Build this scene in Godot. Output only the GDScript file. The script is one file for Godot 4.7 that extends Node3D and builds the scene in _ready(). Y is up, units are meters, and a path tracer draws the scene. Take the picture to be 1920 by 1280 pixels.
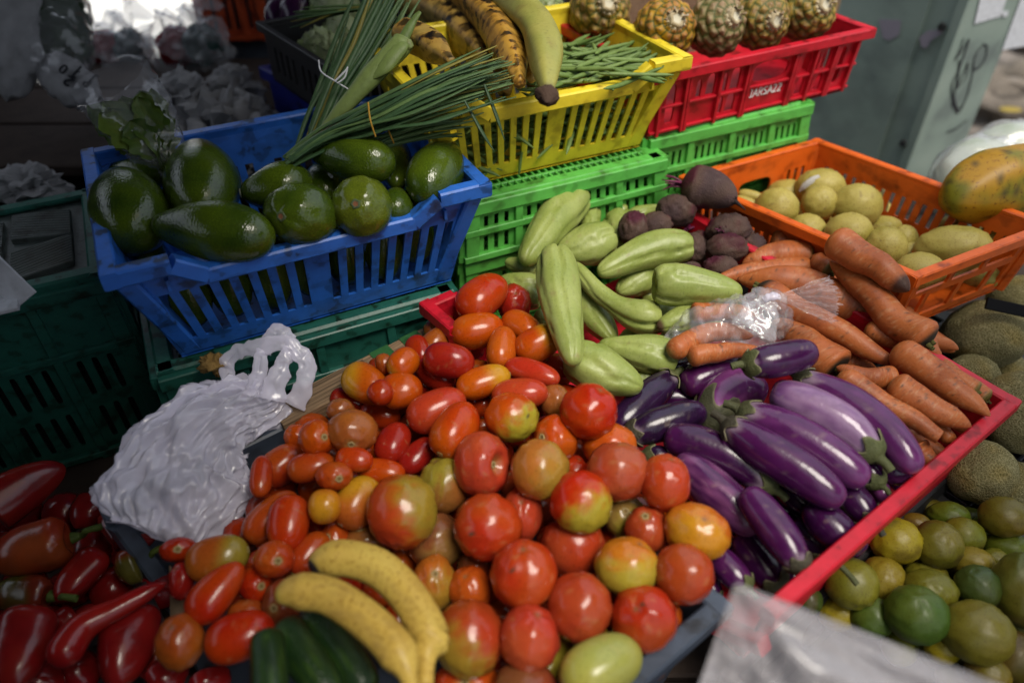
extends Node3D
# A market stall: crates of fruit and vegetables under a tarpaulin roof, overcast daylight from the street side.

const FOC := 1400.0            # focal length in pixels of a 1920 px wide frame
const PITCH := 40.0
const EYE := Vector3(0, 1.4, 0)
var RIGHT := Vector3(1, 0, 0)
var UPV := Vector3(0, cos(deg_to_rad(PITCH)), -sin(deg_to_rad(PITCH)))
var FWD := Vector3(0, -sin(deg_to_rad(PITCH)), -cos(deg_to_rad(PITCH)))
var used := {}
var M := {}
var nz := FastNoiseLite.new()
var nf := FastNoiseLite.new()
var rng := RandomNumberGenerator.new()

func at(px: float, py: float, z: float) -> Vector3:
	return EYE + (RIGHT * (px - 960.0) / FOC + UPV * (640.0 - py) / FOC + FWD) * z

# ---------------------------------------------------------------- naming
func numbered(n: String) -> String:
	if not used.has(n):
		used[n] = 0
		return n
	used[n] += 1
	return "%s_%03d" % [n, used[n]]

func tag(o: Node3D, label: String, category: String, group := "", kind := "") -> Node3D:
	if label: o.set_meta("label", label)
	if category: o.set_meta("category", category)
	if group: o.set_meta("group", group)
	if kind: o.set_meta("kind", kind)
	return o

func thing(called: String, label: String, category: String, where := Vector3.ZERO, group := "") -> Node3D:
	var o := Node3D.new()
	o.name = numbered(called)
	add_child(o)
	o.position = where
	tag(o, label, category, group)
	return o

func part(called: String, mesh: Mesh, mat: Material, parent: Node) -> MeshInstance3D:
	var o := MeshInstance3D.new()
	o.name = called
	o.mesh = mesh
	o.material_override = mat
	parent.add_child(o, true)
	return o

func single(called: String, mesh: Mesh, mat: Material, where: Vector3, label: String, category: String, group := "") -> MeshInstance3D:
	var o := MeshInstance3D.new()
	o.name = numbered(called)
	o.mesh = mesh
	o.material_override = mat
	add_child(o)
	o.position = where
	tag(o, label, category, group)
	return o

# ---------------------------------------------------------------- materials
func lin(r: float, g: float, b: float, a := 1.0) -> Color:
	var c := Color(r, g, b).linear_to_srgb()
	c.a = a
	return c

func noise_tex(sz: int, freq: float, type: int, stops: Array, seed_: int, oct := 4, cell_ret := -1) -> NoiseTexture2D:
	var n := FastNoiseLite.new()
	n.noise_type = type
	n.frequency = freq
	n.seed = seed_
	n.fractal_octaves = oct
	if cell_ret >= 0:
		n.cellular_return_type = cell_ret
		n.fractal_type = FastNoiseLite.FRACTAL_NONE
	var t := NoiseTexture2D.new()
	t.width = sz
	t.height = sz
	t.seamless = true
	t.noise = n
	var g := Gradient.new()
	var offs := PackedFloat32Array()
	var cols := PackedColorArray()
	for s in stops:
		offs.append(s[0])
		cols.append(s[1])
	g.offsets = offs
	g.colors = cols
	t.color_ramp = g
	return t

func mat(rough: float, spec := 0.5, alb: Texture2D = null, alb_scale := 8.0, bump: Texture2D = null, bump_cm := 0.0) -> StandardMaterial3D:
	var m := StandardMaterial3D.new()
	m.vertex_color_use_as_albedo = true
	m.albedo_color = lin(0.76, 0.76, 0.76)
	m.roughness = rough
	m.metallic_specular = spec
	m.uv1_triplanar = true
	m.uv1_scale = Vector3.ONE * alb_scale
	if alb: m.albedo_texture = alb
	if bump:
		m.heightmap_enabled = true
		m.heightmap_texture = bump
		m.heightmap_scale = bump_cm
	return m

func paint(c: Color, rough: float, spec := 0.5, alb: Texture2D = null, sc := 6.0, bump: Texture2D = null, bump_cm := 0.0) -> StandardMaterial3D:
	var m := mat(rough, spec, alb, sc, bump, bump_cm)
	m.vertex_color_use_as_albedo = false
	m.albedo_color = c
	return m

func film(c: Color, alpha: float, rough: float, back := 0.0) -> StandardMaterial3D:
	var m := StandardMaterial3D.new()
	m.transparency = BaseMaterial3D.TRANSPARENCY_ALPHA
	m.albedo_color = Color(c.r, c.g, c.b, alpha)
	m.roughness = rough
	m.metallic_specular = 0.6
	m.cull_mode = BaseMaterial3D.CULL_DISABLED
	if back > 0.0:
		m.backlight_enabled = true
		m.backlight = Color(back, back, back)
	return m

func g(v: float) -> Color:
	return Color(v, v, v)

func make_materials() -> void:
	var SM := FastNoiseLite.TYPE_SIMPLEX_SMOOTH
	var CE := FastNoiseLite.TYPE_CELLULAR
	var specks := noise_tex(512, 0.03, SM, [[0.0, g(0.7)], [0.22, g(0.9)], [0.3, g(0.985)], [1.0, g(1.0)]], 3)
	var mottled := noise_tex(512, 0.012, SM, [[0.0, g(0.82)], [0.5, g(0.94)], [1.0, g(1.0)]], 4, 5)
	var freckles := noise_tex(512, 0.045, SM, [[0.0, Color(0.4, 0.3, 0.2)], [0.2, Color(0.66, 0.55, 0.4)], [0.27, Color(0.97, 0.95, 0.92)], [1.0, g(1.0)]], 8, 3)
	var blotch := noise_tex(512, 0.011, SM, [[0.0, Color(0.03, 0.025, 0.02)], [0.33, Color(0.06, 0.045, 0.03)], [0.37, Color(0.5, 0.38, 0.25)], [0.43, Color(0.97, 0.94, 0.9)], [1.0, g(1.0)]], 21, 5)
	var dots := noise_tex(512, 0.05, CE, [[0.0, Color(1.0, 1.0, 0.75)], [0.12, Color(0.9, 0.9, 0.7)], [0.2, g(0.78)], [1.0, g(0.7)]], 5, 1, FastNoiseLite.RETURN_DISTANCE)
	var pebble := noise_tex(512, 0.045, CE, [[0.0, g(1.0)], [1.0, g(0.0)]], 6, 1, FastNoiseLite.RETURN_DISTANCE)
	var fine := noise_tex(512, 0.05, SM, [[0.0, g(0.0)], [1.0, g(1.0)]], 7, 4)
	var soft := noise_tex(512, 0.012, SM, [[0.0, g(0.0)], [1.0, g(1.0)]], 9, 3)
	var net := noise_tex(1024, 0.03, CE, [[0.0, Color(0.30, 0.29, 0.19)], [0.16, Color(0.62, 0.57, 0.44)], [0.24, Color(0.9, 0.85, 0.7)], [0.34, Color(1, 0.95, 0.82)], [0.36, Color(1, 0.95, 0.82)], [1.0, Color(1, 0.95, 0.82)]], 11, 1, FastNoiseLite.RETURN_DISTANCE2_SUB)
	var netb := noise_tex(1024, 0.03, CE, [[0.0, g(1.0)], [0.22, g(0.35)], [0.4, g(0.0)], [1.0, g(0.0)]], 11, 1, FastNoiseLite.RETURN_DISTANCE2_SUB)
	var netc := noise_tex(1024, 0.03, CE, [[0.0, Color(1, 0.98, 0.9)], [0.10, Color(0.95, 0.9, 0.75)], [0.2, Color(0.7, 0.67, 0.53)], [1.0, Color(0.58, 0.57, 0.43)]], 11, 1, FastNoiseLite.RETURN_DISTANCE2_SUB)
	var grime := noise_tex(1024, 0.006, SM, [[0.0, Color(0.45, 0.4, 0.35)], [0.28, Color(0.74, 0.71, 0.68)], [0.38, Color(0.92, 0.91, 0.9)], [0.7, g(1.0)], [0.8, g(0.95)], [1.0, Color(0.9, 0.9, 0.88)]], 13, 7)
	var grime2 := noise_tex(1024, 0.008, SM, [[0.0, Color(0.5, 0.36, 0.28)], [0.28, Color(0.68, 0.58, 0.53)], [0.37, Color(0.92, 0.91, 0.91)], [0.7, g(1.0)], [1.0, Color(0.9, 0.9, 0.92)]], 14, 7)
	var grain := wood_tex()
	M.tomato = mat(0.21, 0.45, specks, 16.0, soft, 0.01)
	M.avocado = mat(0.16, 0.5, dots, 14.0, pebble, 0.045)
	M.chayote = mat(0.4, 0.45, specks, 16.0, soft, 0.03)
	M.carrot = mat(0.45, 0.4, specks, 14.0, fine, 0.03)
	M.eggplant = mat(0.2, 0.5, mottled, 9.0, soft, 0.035)
	M.calyx = mat(0.6, 0.35, mottled, 14.0, fine, 0.12)
	M.beet = mat(0.72, 0.3, mottled, 12.0, fine, 0.12)
	M.passion = mat(0.48, 0.4, freckles, 14.0, fine, 0.02)
	M.lime = mat(0.4, 0.45, freckles, 15.0, fine, 0.02)
	M.melon = mat(0.75, 0.25, netc, 9.0, netb, 0.12)
	M.pineapple = mat(0.5, 0.4, mottled, 14.0, fine, 0.1)
	M.banana = mat(0.42, 0.4, freckles, 8.0, soft, 0.02)
	M.plantain = mat(0.45, 0.4, blotch, 5.0, soft, 0.08)
	M.plantain_clean = mat(0.42, 0.4, specks, 9.0, soft, 0.05)
	M.cucumber = mat(0.35, 0.45, mottled, 8.0, fine, 0.08)
	M.pepper = mat(0.2, 0.5, mottled, 6.0, soft, 0.05)
	M.papaya = mat(0.42, 0.4, freckles, 4.0, soft, 0.05)
	M.leaf = mat(0.45, 0.4, mottled, 16.0, fine, 0.03)
	M.leaf.backlight_enabled = true
	M.leaf.backlight = Color(0.35, 0.35, 0.35)
	M.bean = mat(0.5, 0.4, mottled, 16.0, fine, 0.04)
	M.scar = mat(0.8, 0.2, specks, 30.0, fine, 0.06)
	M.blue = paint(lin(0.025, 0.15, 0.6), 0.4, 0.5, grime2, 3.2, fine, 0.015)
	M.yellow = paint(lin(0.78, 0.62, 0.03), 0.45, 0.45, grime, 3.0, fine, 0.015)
	M.red = paint(lin(0.52, 0.008, 0.022), 0.42, 0.45, grime, 3.4, fine, 0.015)
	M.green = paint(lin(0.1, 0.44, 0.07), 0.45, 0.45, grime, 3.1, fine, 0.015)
	M.orange = paint(lin(0.68, 0.115, 0.008), 0.42, 0.45, grime, 3.3, fine, 0.015)
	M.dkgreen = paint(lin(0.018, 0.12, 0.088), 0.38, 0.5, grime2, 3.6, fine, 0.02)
	M.glaregreen = paint(lin(0.085, 0.105, 0.098), 0.3, 0.6, grime, 4.0, fine, 0.03)  # pale grey: silvery glare painted into the colour of floors and ribs
	M.dkblue = paint(lin(0.012, 0.02, 0.22), 0.4, 0.5, grime, 3.0, fine, 0.015)
	M.slate = paint(lin(0.045, 0.06, 0.09), 0.42, 0.5, grime, 3.0, fine, 0.02)
	M.black = paint(lin(0.018, 0.018, 0.02), 0.45, 0.5, grime, 3.0, fine, 0.02)
	M.farorange = paint(lin(0.42, 0.06, 0.015), 0.45, 0.4, grime, 3.0)
	M.wood = paint(lin(0.30, 0.22, 0.15), 0.75, 0.3, grain, 1.0, fine, 0.05)
	M.wood.uv1_triplanar = false
	M.darkwood = paint(lin(0.05, 0.035, 0.028), 0.8, 0.3, mottled, 3.0, fine, 0.05)
	M.tape = paint(lin(0.03, 0.12, 0.035), 0.45, 0.45, grime, 5.0)
	M.cabinet = paint(lin(0.25, 0.31, 0.27), 0.5, 0.45, noise_tex(1024, 0.004, SM, [[0.0, Color(0.62, 0.62, 0.66)], [0.4, Color(0.9, 0.92, 0.92)], [1.0, g(1.0)]], 31, 6), 1.3, fine, 0.015)
	M.ink = paint(lin(0.025, 0.025, 0.03), 0.7, 0.3)
	M.paper = paint(lin(0.62, 0.64, 0.68), 0.8, 0.2, mottled, 8.0)
	M.white = paint(lin(0.8, 0.8, 0.8), 0.6, 0.3)
	M.concrete = paint(lin(0.24, 0.21, 0.185), 0.9, 0.2, noise_tex(1024, 0.01, SM, [[0.0, g(0.5)], [0.5, g(0.85)], [1.0, g(1.0)]], 33, 7), 0.7, fine, 0.3)
	M.stone = mat(0.9, 0.2, mottled, 5.0, fine, 0.25)
	M.card = paint(lin(0.24, 0.17, 0.11), 0.85, 0.2, mottled, 6.0, fine, 0.03)
	M.sack = paint(lin(0.34, 0.335, 0.34), 0.75, 0.3, mottled, 5.0, fine, 0.06)
	M.tarp = paint(lin(0.05, 0.06, 0.075), 0.7, 0.3, mottled, 1.0, fine, 0.05)
	M.wall = paint(lin(0.75, 0.75, 0.73), 0.85, 0.2, mottled, 1.2, fine, 0.05)
	M.bagwhite = film(lin(0.88, 0.85, 1.0), 0.42, 0.2, 0.5)
	M.bagwhite.normal_enabled = false
	M.bagclear = film(lin(0.9, 0.9, 0.95), 0.09, 0.1)
	M.bagpouch = film(lin(0.9, 0.9, 0.95), 0.13, 0.1)
	M.bagmist = film(lin(0.85, 0.85, 0.9), 0.15, 0.18, 0.2)
	M.bagfront = film(lin(0.76, 0.74, 0.79), 0.2, 0.24, 0.3)
	M.band = paint(lin(0.4, 0.22, 0.03), 0.6, 0.3)
	M.string = paint(lin(0.75, 0.75, 0.78), 0.6, 0.3)
	M.magenta = mat(0.5, 0.4, mottled, 20.0)
	M.strap = paint(lin(0.008, 0.008, 0.009), 0.6, 0.2)
	M.bolt = paint(lin(0.02, 0.022, 0.022), 0.5, 0.5)

func wood_tex() -> ImageTexture:
	var im := Image.create(256, 256, false, Image.FORMAT_RGB8)
	var n := FastNoiseLite.new()
	n.seed = 77
	n.frequency = 0.02
	for y in 256:
		for x in 256:
			var v := n.get_noise_2d(x * 0.35, y * 9.0) * 0.35 + n.get_noise_2d(x * 0.2, y * 2.5) * 0.3
			var c := clampf(0.78 + v, 0.3, 1.0)
			im.set_pixel(x, y, Color(c, c * 0.96, c * 0.9))
	return ImageTexture.create_from_image(im)

# ---------------------------------------------------------------- mesh helpers
func grid_mesh(v: PackedVector3Array, c: PackedColorArray, rows: int, cols: int, wrap := true) -> ArrayMesh:
	# rows of cols vertices; wrap joins the last column to the first. Smooth normals from the faces.
	var n := PackedVector3Array()
	n.resize(v.size())
	var idx := PackedInt32Array()
	var cc := cols if wrap else cols - 1
	for i in rows - 1:
		for j in cc:
			var j2 := (j + 1) % cols
			var a := i * cols + j
			var b := i * cols + j2
			var d := a + cols
			var e := b + cols
			var fn := (v[e] - v[a]).cross(v[d] - v[b])
			n[a] += fn
			n[b] += fn
			n[d] += fn
			n[e] += fn
			idx.append_array([a, d, b, b, d, e])
	for r in [0, rows - 1]:            # poles: all vertices of a collapsed ring share one normal
		if wrap and v[r * cols].distance_squared_to(v[r * cols + cols / 2]) < 1e-10:
			var s := Vector3.ZERO
			for j in cols: s += n[r * cols + j]
			for j in cols: n[r * cols + j] = s
	if wrap:                           # normals point away from the body
		var mid := Vector3.ZERO
		for q in v: mid += q
		mid /= v.size()
		var s := 0.0
		for i in range(0, n.size(), 5): s += n[i].dot(v[i] - mid)
		if s < 0.0:
			for i in n.size(): n[i] = -n[i]
			for i in range(0, idx.size(), 3):
				var k := idx[i + 1]
				idx[i + 1] = idx[i + 2]
				idx[i + 2] = k
	for i in n.size(): n[i] = n[i].normalized() if n[i].length_squared() > 0.0 else Vector3.UP
	var arr := []
	arr.resize(Mesh.ARRAY_MAX)
	arr[Mesh.ARRAY_VERTEX] = v
	arr[Mesh.ARRAY_NORMAL] = n
	if c.size(): arr[Mesh.ARRAY_COLOR] = c
	arr[Mesh.ARRAY_INDEX] = idx
	var m := ArrayMesh.new()
	m.add_surface_from_arrays(Mesh.PRIMITIVE_TRIANGLES, arr)
	return m

func facet(m: ArrayMesh) -> ArrayMesh:
	# creased film: every small face keeps its own direction
	var a := m.surface_get_arrays(0)
	var v: PackedVector3Array = a[Mesh.ARRAY_VERTEX]
	var idx: PackedInt32Array = a[Mesh.ARRAY_INDEX]
	var nv := PackedVector3Array()
	var nn := PackedVector3Array()
	for i in range(0, idx.size(), 3):
		var p := v[idx[i]]
		var q := v[idx[i + 1]]
		var r := v[idx[i + 2]]
		var n := (r - p).cross(q - p)
		if n.length_squared() < 1e-20: continue
		n = n.normalized()
		nv.append_array([p, q, r])
		nn.append_array([n, n, n])
	var o := []
	o.resize(Mesh.ARRAY_MAX)
	o[Mesh.ARRAY_VERTEX] = nv
	o[Mesh.ARRAY_NORMAL] = nn
	var om := ArrayMesh.new()
	om.add_surface_from_arrays(Mesh.PRIMITIVE_TRIANGLES, o)
	return om

func spline(p: Array, t: float) -> Vector3:
	var n := p.size() - 1
	if n == 1: return p[0].lerp(p[1], t)
	var f := clampf(t, 0.0, 1.0) * n
	var i := mini(int(f), n - 1)
	var u := f - i
	var p0: Vector3 = p[maxi(i - 1, 0)]
	var p1: Vector3 = p[i]
	var p2: Vector3 = p[i + 1]
	var p3: Vector3 = p[mini(i + 2, n)]
	return p1.cubic_interpolate(p2, p0, p3, u)

func sm(a: float, b: float, x: float) -> float:
	return smoothstep(a, b, x)

func tube(pts: Array, radii: Array, sides: int, per: int, col: Color, flat := 1.0, side_dir := Vector3.ZERO, crumple := 0.0, cfreq := 30.0) -> ArrayMesh:
	# plain tube through the points; radii are spread along it; flat < 1 squeezes it across side_dir
	var rows := (pts.size() - 1) * per + 1
	var v := PackedVector3Array()
	var c := PackedColorArray()
	var ref := side_dir if side_dir != Vector3.ZERO else Vector3(0.3, 0.9, 0.2).normalized()
	for i in rows:
		var t := float(i) / (rows - 1)
		var p := spline(pts, t)
		var tan := (spline(pts, minf(t + 0.01, 1.0)) - spline(pts, maxf(t - 0.01, 0.0))).normalized()
		var b1 := (ref - tan * ref.dot(tan)).normalized()
		var b2 := tan.cross(b1)
		var f := t * (radii.size() - 1)
		var k := mini(int(f), radii.size() - 2)
		var r := lerpf(radii[k], radii[k + 1], sm(0, 1, f - k))
		for j in sides:
			var a := TAU * j / sides
			var q := p + b1 * cos(a) * r * flat + b2 * sin(a) * r
			if crumple > 0.0:
				var w := nz.get_noise_3dv(q * cfreq * 80.0)
				var w2 := nf.get_noise_3dv(q * cfreq * 180.0)
				q += (q - p).normalized() * (0.7 - absf(w) * 2.2 - absf(w2) * 1.0) * crumple
			v.append(q)
			c.append(col)
	return grid_mesh(v, c, rows, sides)

func ball(ex: Vector3, ey: Vector3, ez: Vector3, rows: int, cols: int, col: Color, crumple := 0.0, cfreq := 20.0, off := Vector3.ZERO) -> ArrayMesh:
	var v := PackedVector3Array()
	var c := PackedColorArray()
	for i in rows:
		var th := PI * i / (rows - 1)
		for j in cols:
			var a := TAU * j / cols
			var d := Vector3(sin(th) * cos(a), cos(th), sin(th) * sin(a))
			var q := ex * d.x + ey * d.y + ez * d.z
			if crumple > 0.0:
				var s := (q + off) * cfreq * 80.0
				var w := 0.8 - absf(nz.get_noise_3dv(s)) * 2.4 - absf(nf.get_noise_3dv(s * 2.1)) * 1.0
				q += q.normalized() * w * crumple
			v.append(q)
			c.append(col)
	return grid_mesh(v, c, rows, cols)

class Solid:
	var v := PackedVector3Array()
	var n := PackedVector3Array()
	var uv := PackedVector2Array()
	func quad(a: Vector3, b: Vector3, c: Vector3, d: Vector3) -> void:
		var m := (b - a).cross(d - a)
		if m.length_squared() < 1e-16: m = (c - b).cross(d - b)
		m = -m.normalized()
		for q in [a, b, c, a, c, d]:
			v.append(q)
			n.append(m)
			uv.append(Vector2.ZERO)
	func tri(a: Vector3, b: Vector3, c: Vector3) -> void:
		var m := -(b - a).cross(c - a).normalized()
		for q in [a, b, c]:
			v.append(q)
			n.append(m)
			uv.append(Vector2.ZERO)
	func box(o: Vector3, x: Vector3, y: Vector3, z: Vector3) -> void:   # o is the centre, x y z half extents
		var s := x.cross(y).dot(z)
		if s < 0: z = -z
		var p := []
		for k in 8:
			p.append(o + x * (1 if k & 1 else -1) + y * (1 if k & 2 else -1) + z * (1 if k & 4 else -1))
		quad(p[4], p[6], p[7], p[5])
		quad(p[1], p[3], p[2], p[0])
		quad(p[2], p[3], p[7], p[6])
		quad(p[0], p[4], p[5], p[1])
		quad(p[1], p[5], p[7], p[3])
		quad(p[0], p[2], p[6], p[4])
	func bar(a: Vector3, b: Vector3, up: Vector3, hw: float, hh: float, ch := 0.25) -> void:   # a bar with chamfered long edges
		var d := (b - a).normalized()
		var s := d.cross(up).normalized()
		var u := s.cross(d).normalized()
		var c := minf(hw, hh) * ch
		var prof := [Vector2(-hw + c, -hh), Vector2(hw - c, -hh), Vector2(hw, -hh + c), Vector2(hw, hh - c), Vector2(hw - c, hh), Vector2(-hw + c, hh), Vector2(-hw, hh - c), Vector2(-hw, -hh + c)]
		for k in 8:
			var p: Vector2 = prof[k]
			var q: Vector2 = prof[(k + 1) % 8]
			quad(a + s * p.x + u * p.y, b + s * p.x + u * p.y, b + s * q.x + u * q.y, a + s * q.x + u * q.y)
		for e in [a, b]:
			for k in range(1, 7):
				var p0: Vector3 = e + s * prof[0].x + u * prof[0].y
				var p1: Vector3 = e + s * prof[k].x + u * prof[k].y
				var p2: Vector3 = e + s * prof[k + 1].x + u * prof[k + 1].y
				if e == a: tri(p0, p1, p2)
				else: tri(p0, p2, p1)
	func mesh() -> ArrayMesh:
		var arr := []
		arr.resize(Mesh.ARRAY_MAX)
		arr[Mesh.ARRAY_VERTEX] = v
		arr[Mesh.ARRAY_NORMAL] = n
		var m := ArrayMesh.new()
		m.add_surface_from_arrays(Mesh.PRIMITIVE_TRIANGLES, arr)
		return m

func rect(u0: float, v0: float, u1: float, v1: float) -> PackedVector2Array:
	return PackedVector2Array([Vector2(u0, v0), Vector2(u1, v0), Vector2(u1, v1), Vector2(u0, v1)])

func arch(u0: float, v0: float, u1: float, v1: float, rise: float) -> PackedVector2Array:
	var o := PackedVector2Array([Vector2(u0, v0), Vector2(u1, v0)])
	for k in 7:
		var a := PI * k / 6.0
		o.append(Vector2((u0 + u1) / 2 + (u1 - u0) / 2 * cos(a), v1 - rise + rise * sin(a)))
	return o

func oval(u0: float, v0: float, u1: float, v1: float, n := 2.0) -> PackedVector2Array:
	var o := PackedVector2Array()
	for k in 20:
		var a := TAU * k / 20.0
		var x := signf(cos(a)) * pow(absf(cos(a)), 2.0 / n)
		var y := signf(sin(a)) * pow(absf(sin(a)), 2.0 / n)
		o.append(Vector2((u0 + u1) / 2 + (u1 - u0) / 2 * x, (v0 + v1) / 2 + (v1 - v0) / 2 * y))
	return o

func cross_u(poly: PackedVector2Array, u: float) -> Vector2:
	var lo := 9.0
	var hi := -9.0
	for k in poly.size():
		var a := poly[k]
		var b := poly[(k + 1) % poly.size()]
		if minf(a.x, b.x) <= u and maxf(a.x, b.x) >= u:
			if absf(a.x - b.x) < 1e-7:
				lo = minf(lo, minf(a.y, b.y))
				hi = maxf(hi, maxf(a.y, b.y))
			else:
				var y := lerpf(a.y, b.y, (u - a.x) / (b.x - a.x))
				lo = minf(lo, y)
				hi = maxf(hi, y)
	return Vector2(lo, hi)

func panel(s: Solid, bl: Vector3, br: Vector3, tr: Vector3, tl: Vector3, thick: float, holes: Array, top: Array = []) -> void:
	# a moulded wall with openings: u runs along, v up; top is a list of [u, v] for a wall whose upper edge dips
	var nrm := (br - bl).cross(tl - bl).normalized() * thick
	var P := func(u: float, v: float) -> Vector3: return bl.lerp(br, u).lerp(tl.lerp(tr, u), v)
	var line := top if top.size() else [[0.0, 1.0], [1.0, 1.0]]
	var us := [0.0, 1.0]
	for e in line: us.append(e[0])
	for h in holes:
		for q in h: us.append(q.x)
	us.sort()
	var T := func(u: float) -> float:
		for k in line.size() - 1:
			if u >= line[k][0] - 1e-9 and u <= line[k + 1][0] + 1e-9:
				return lerpf(line[k][1], line[k + 1][1], (u - line[k][0]) / maxf(1e-9, line[k + 1][0] - line[k][0]))
		return 1.0
	for i in us.size() - 1:
		var a: float = us[i]
		var b: float = us[i + 1]
		if b - a < 1e-6: continue
		var cuts := []
		var e := (b - a) * 0.001
		for h in holes:
			var mid := cross_u(h, (a + b) / 2)
			if mid.y > mid.x:
				cuts.append([cross_u(h, a + e), cross_u(h, b - e)])
		cuts.sort_custom(func(x, y): return x[0].x < y[0].x)
		var la := 0.0
		var lb := 0.0
		cuts.append([Vector2(T.call(a), 9), Vector2(T.call(b), 9)])
		for cu in cuts:
			var p0: Vector3 = P.call(a, la)
			var p1: Vector3 = P.call(b, lb)
			var p2: Vector3 = P.call(b, cu[1].x)
			var p3: Vector3 = P.call(a, cu[0].x)
			s.quad(p0, p3, p2, p1)
			s.quad(p0 - nrm, p1 - nrm, p2 - nrm, p3 - nrm)
			la = cu[0].y
			lb = cu[1].y
		var q0: Vector3 = P.call(a, T.call(a))
		var q1: Vector3 = P.call(b, T.call(b))
		s.quad(q0, q0 - nrm, q1 - nrm, q1)
	for h in holes:
		for k in h.size():
			var a2: Vector3 = P.call(h[k].x, h[k].y)
			var b2: Vector3 = P.call(h[(k + 1) % h.size()].x, h[(k + 1) % h.size()].y)
			s.quad(a2, b2, b2 - nrm, a2 - nrm)
	s.quad(P.call(0.0, 0.0), P.call(1.0, 0.0), P.call(1.0, 0.0) - nrm, P.call(0.0, 0.0) - nrm)
	for u in [0.0, 1.0]:
		var c0: Vector3 = P.call(u, 0.0)
		var c1: Vector3 = P.call(u, T.call(u))
		s.quad(c0, c0 - nrm, c1 - nrm, c1)

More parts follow.
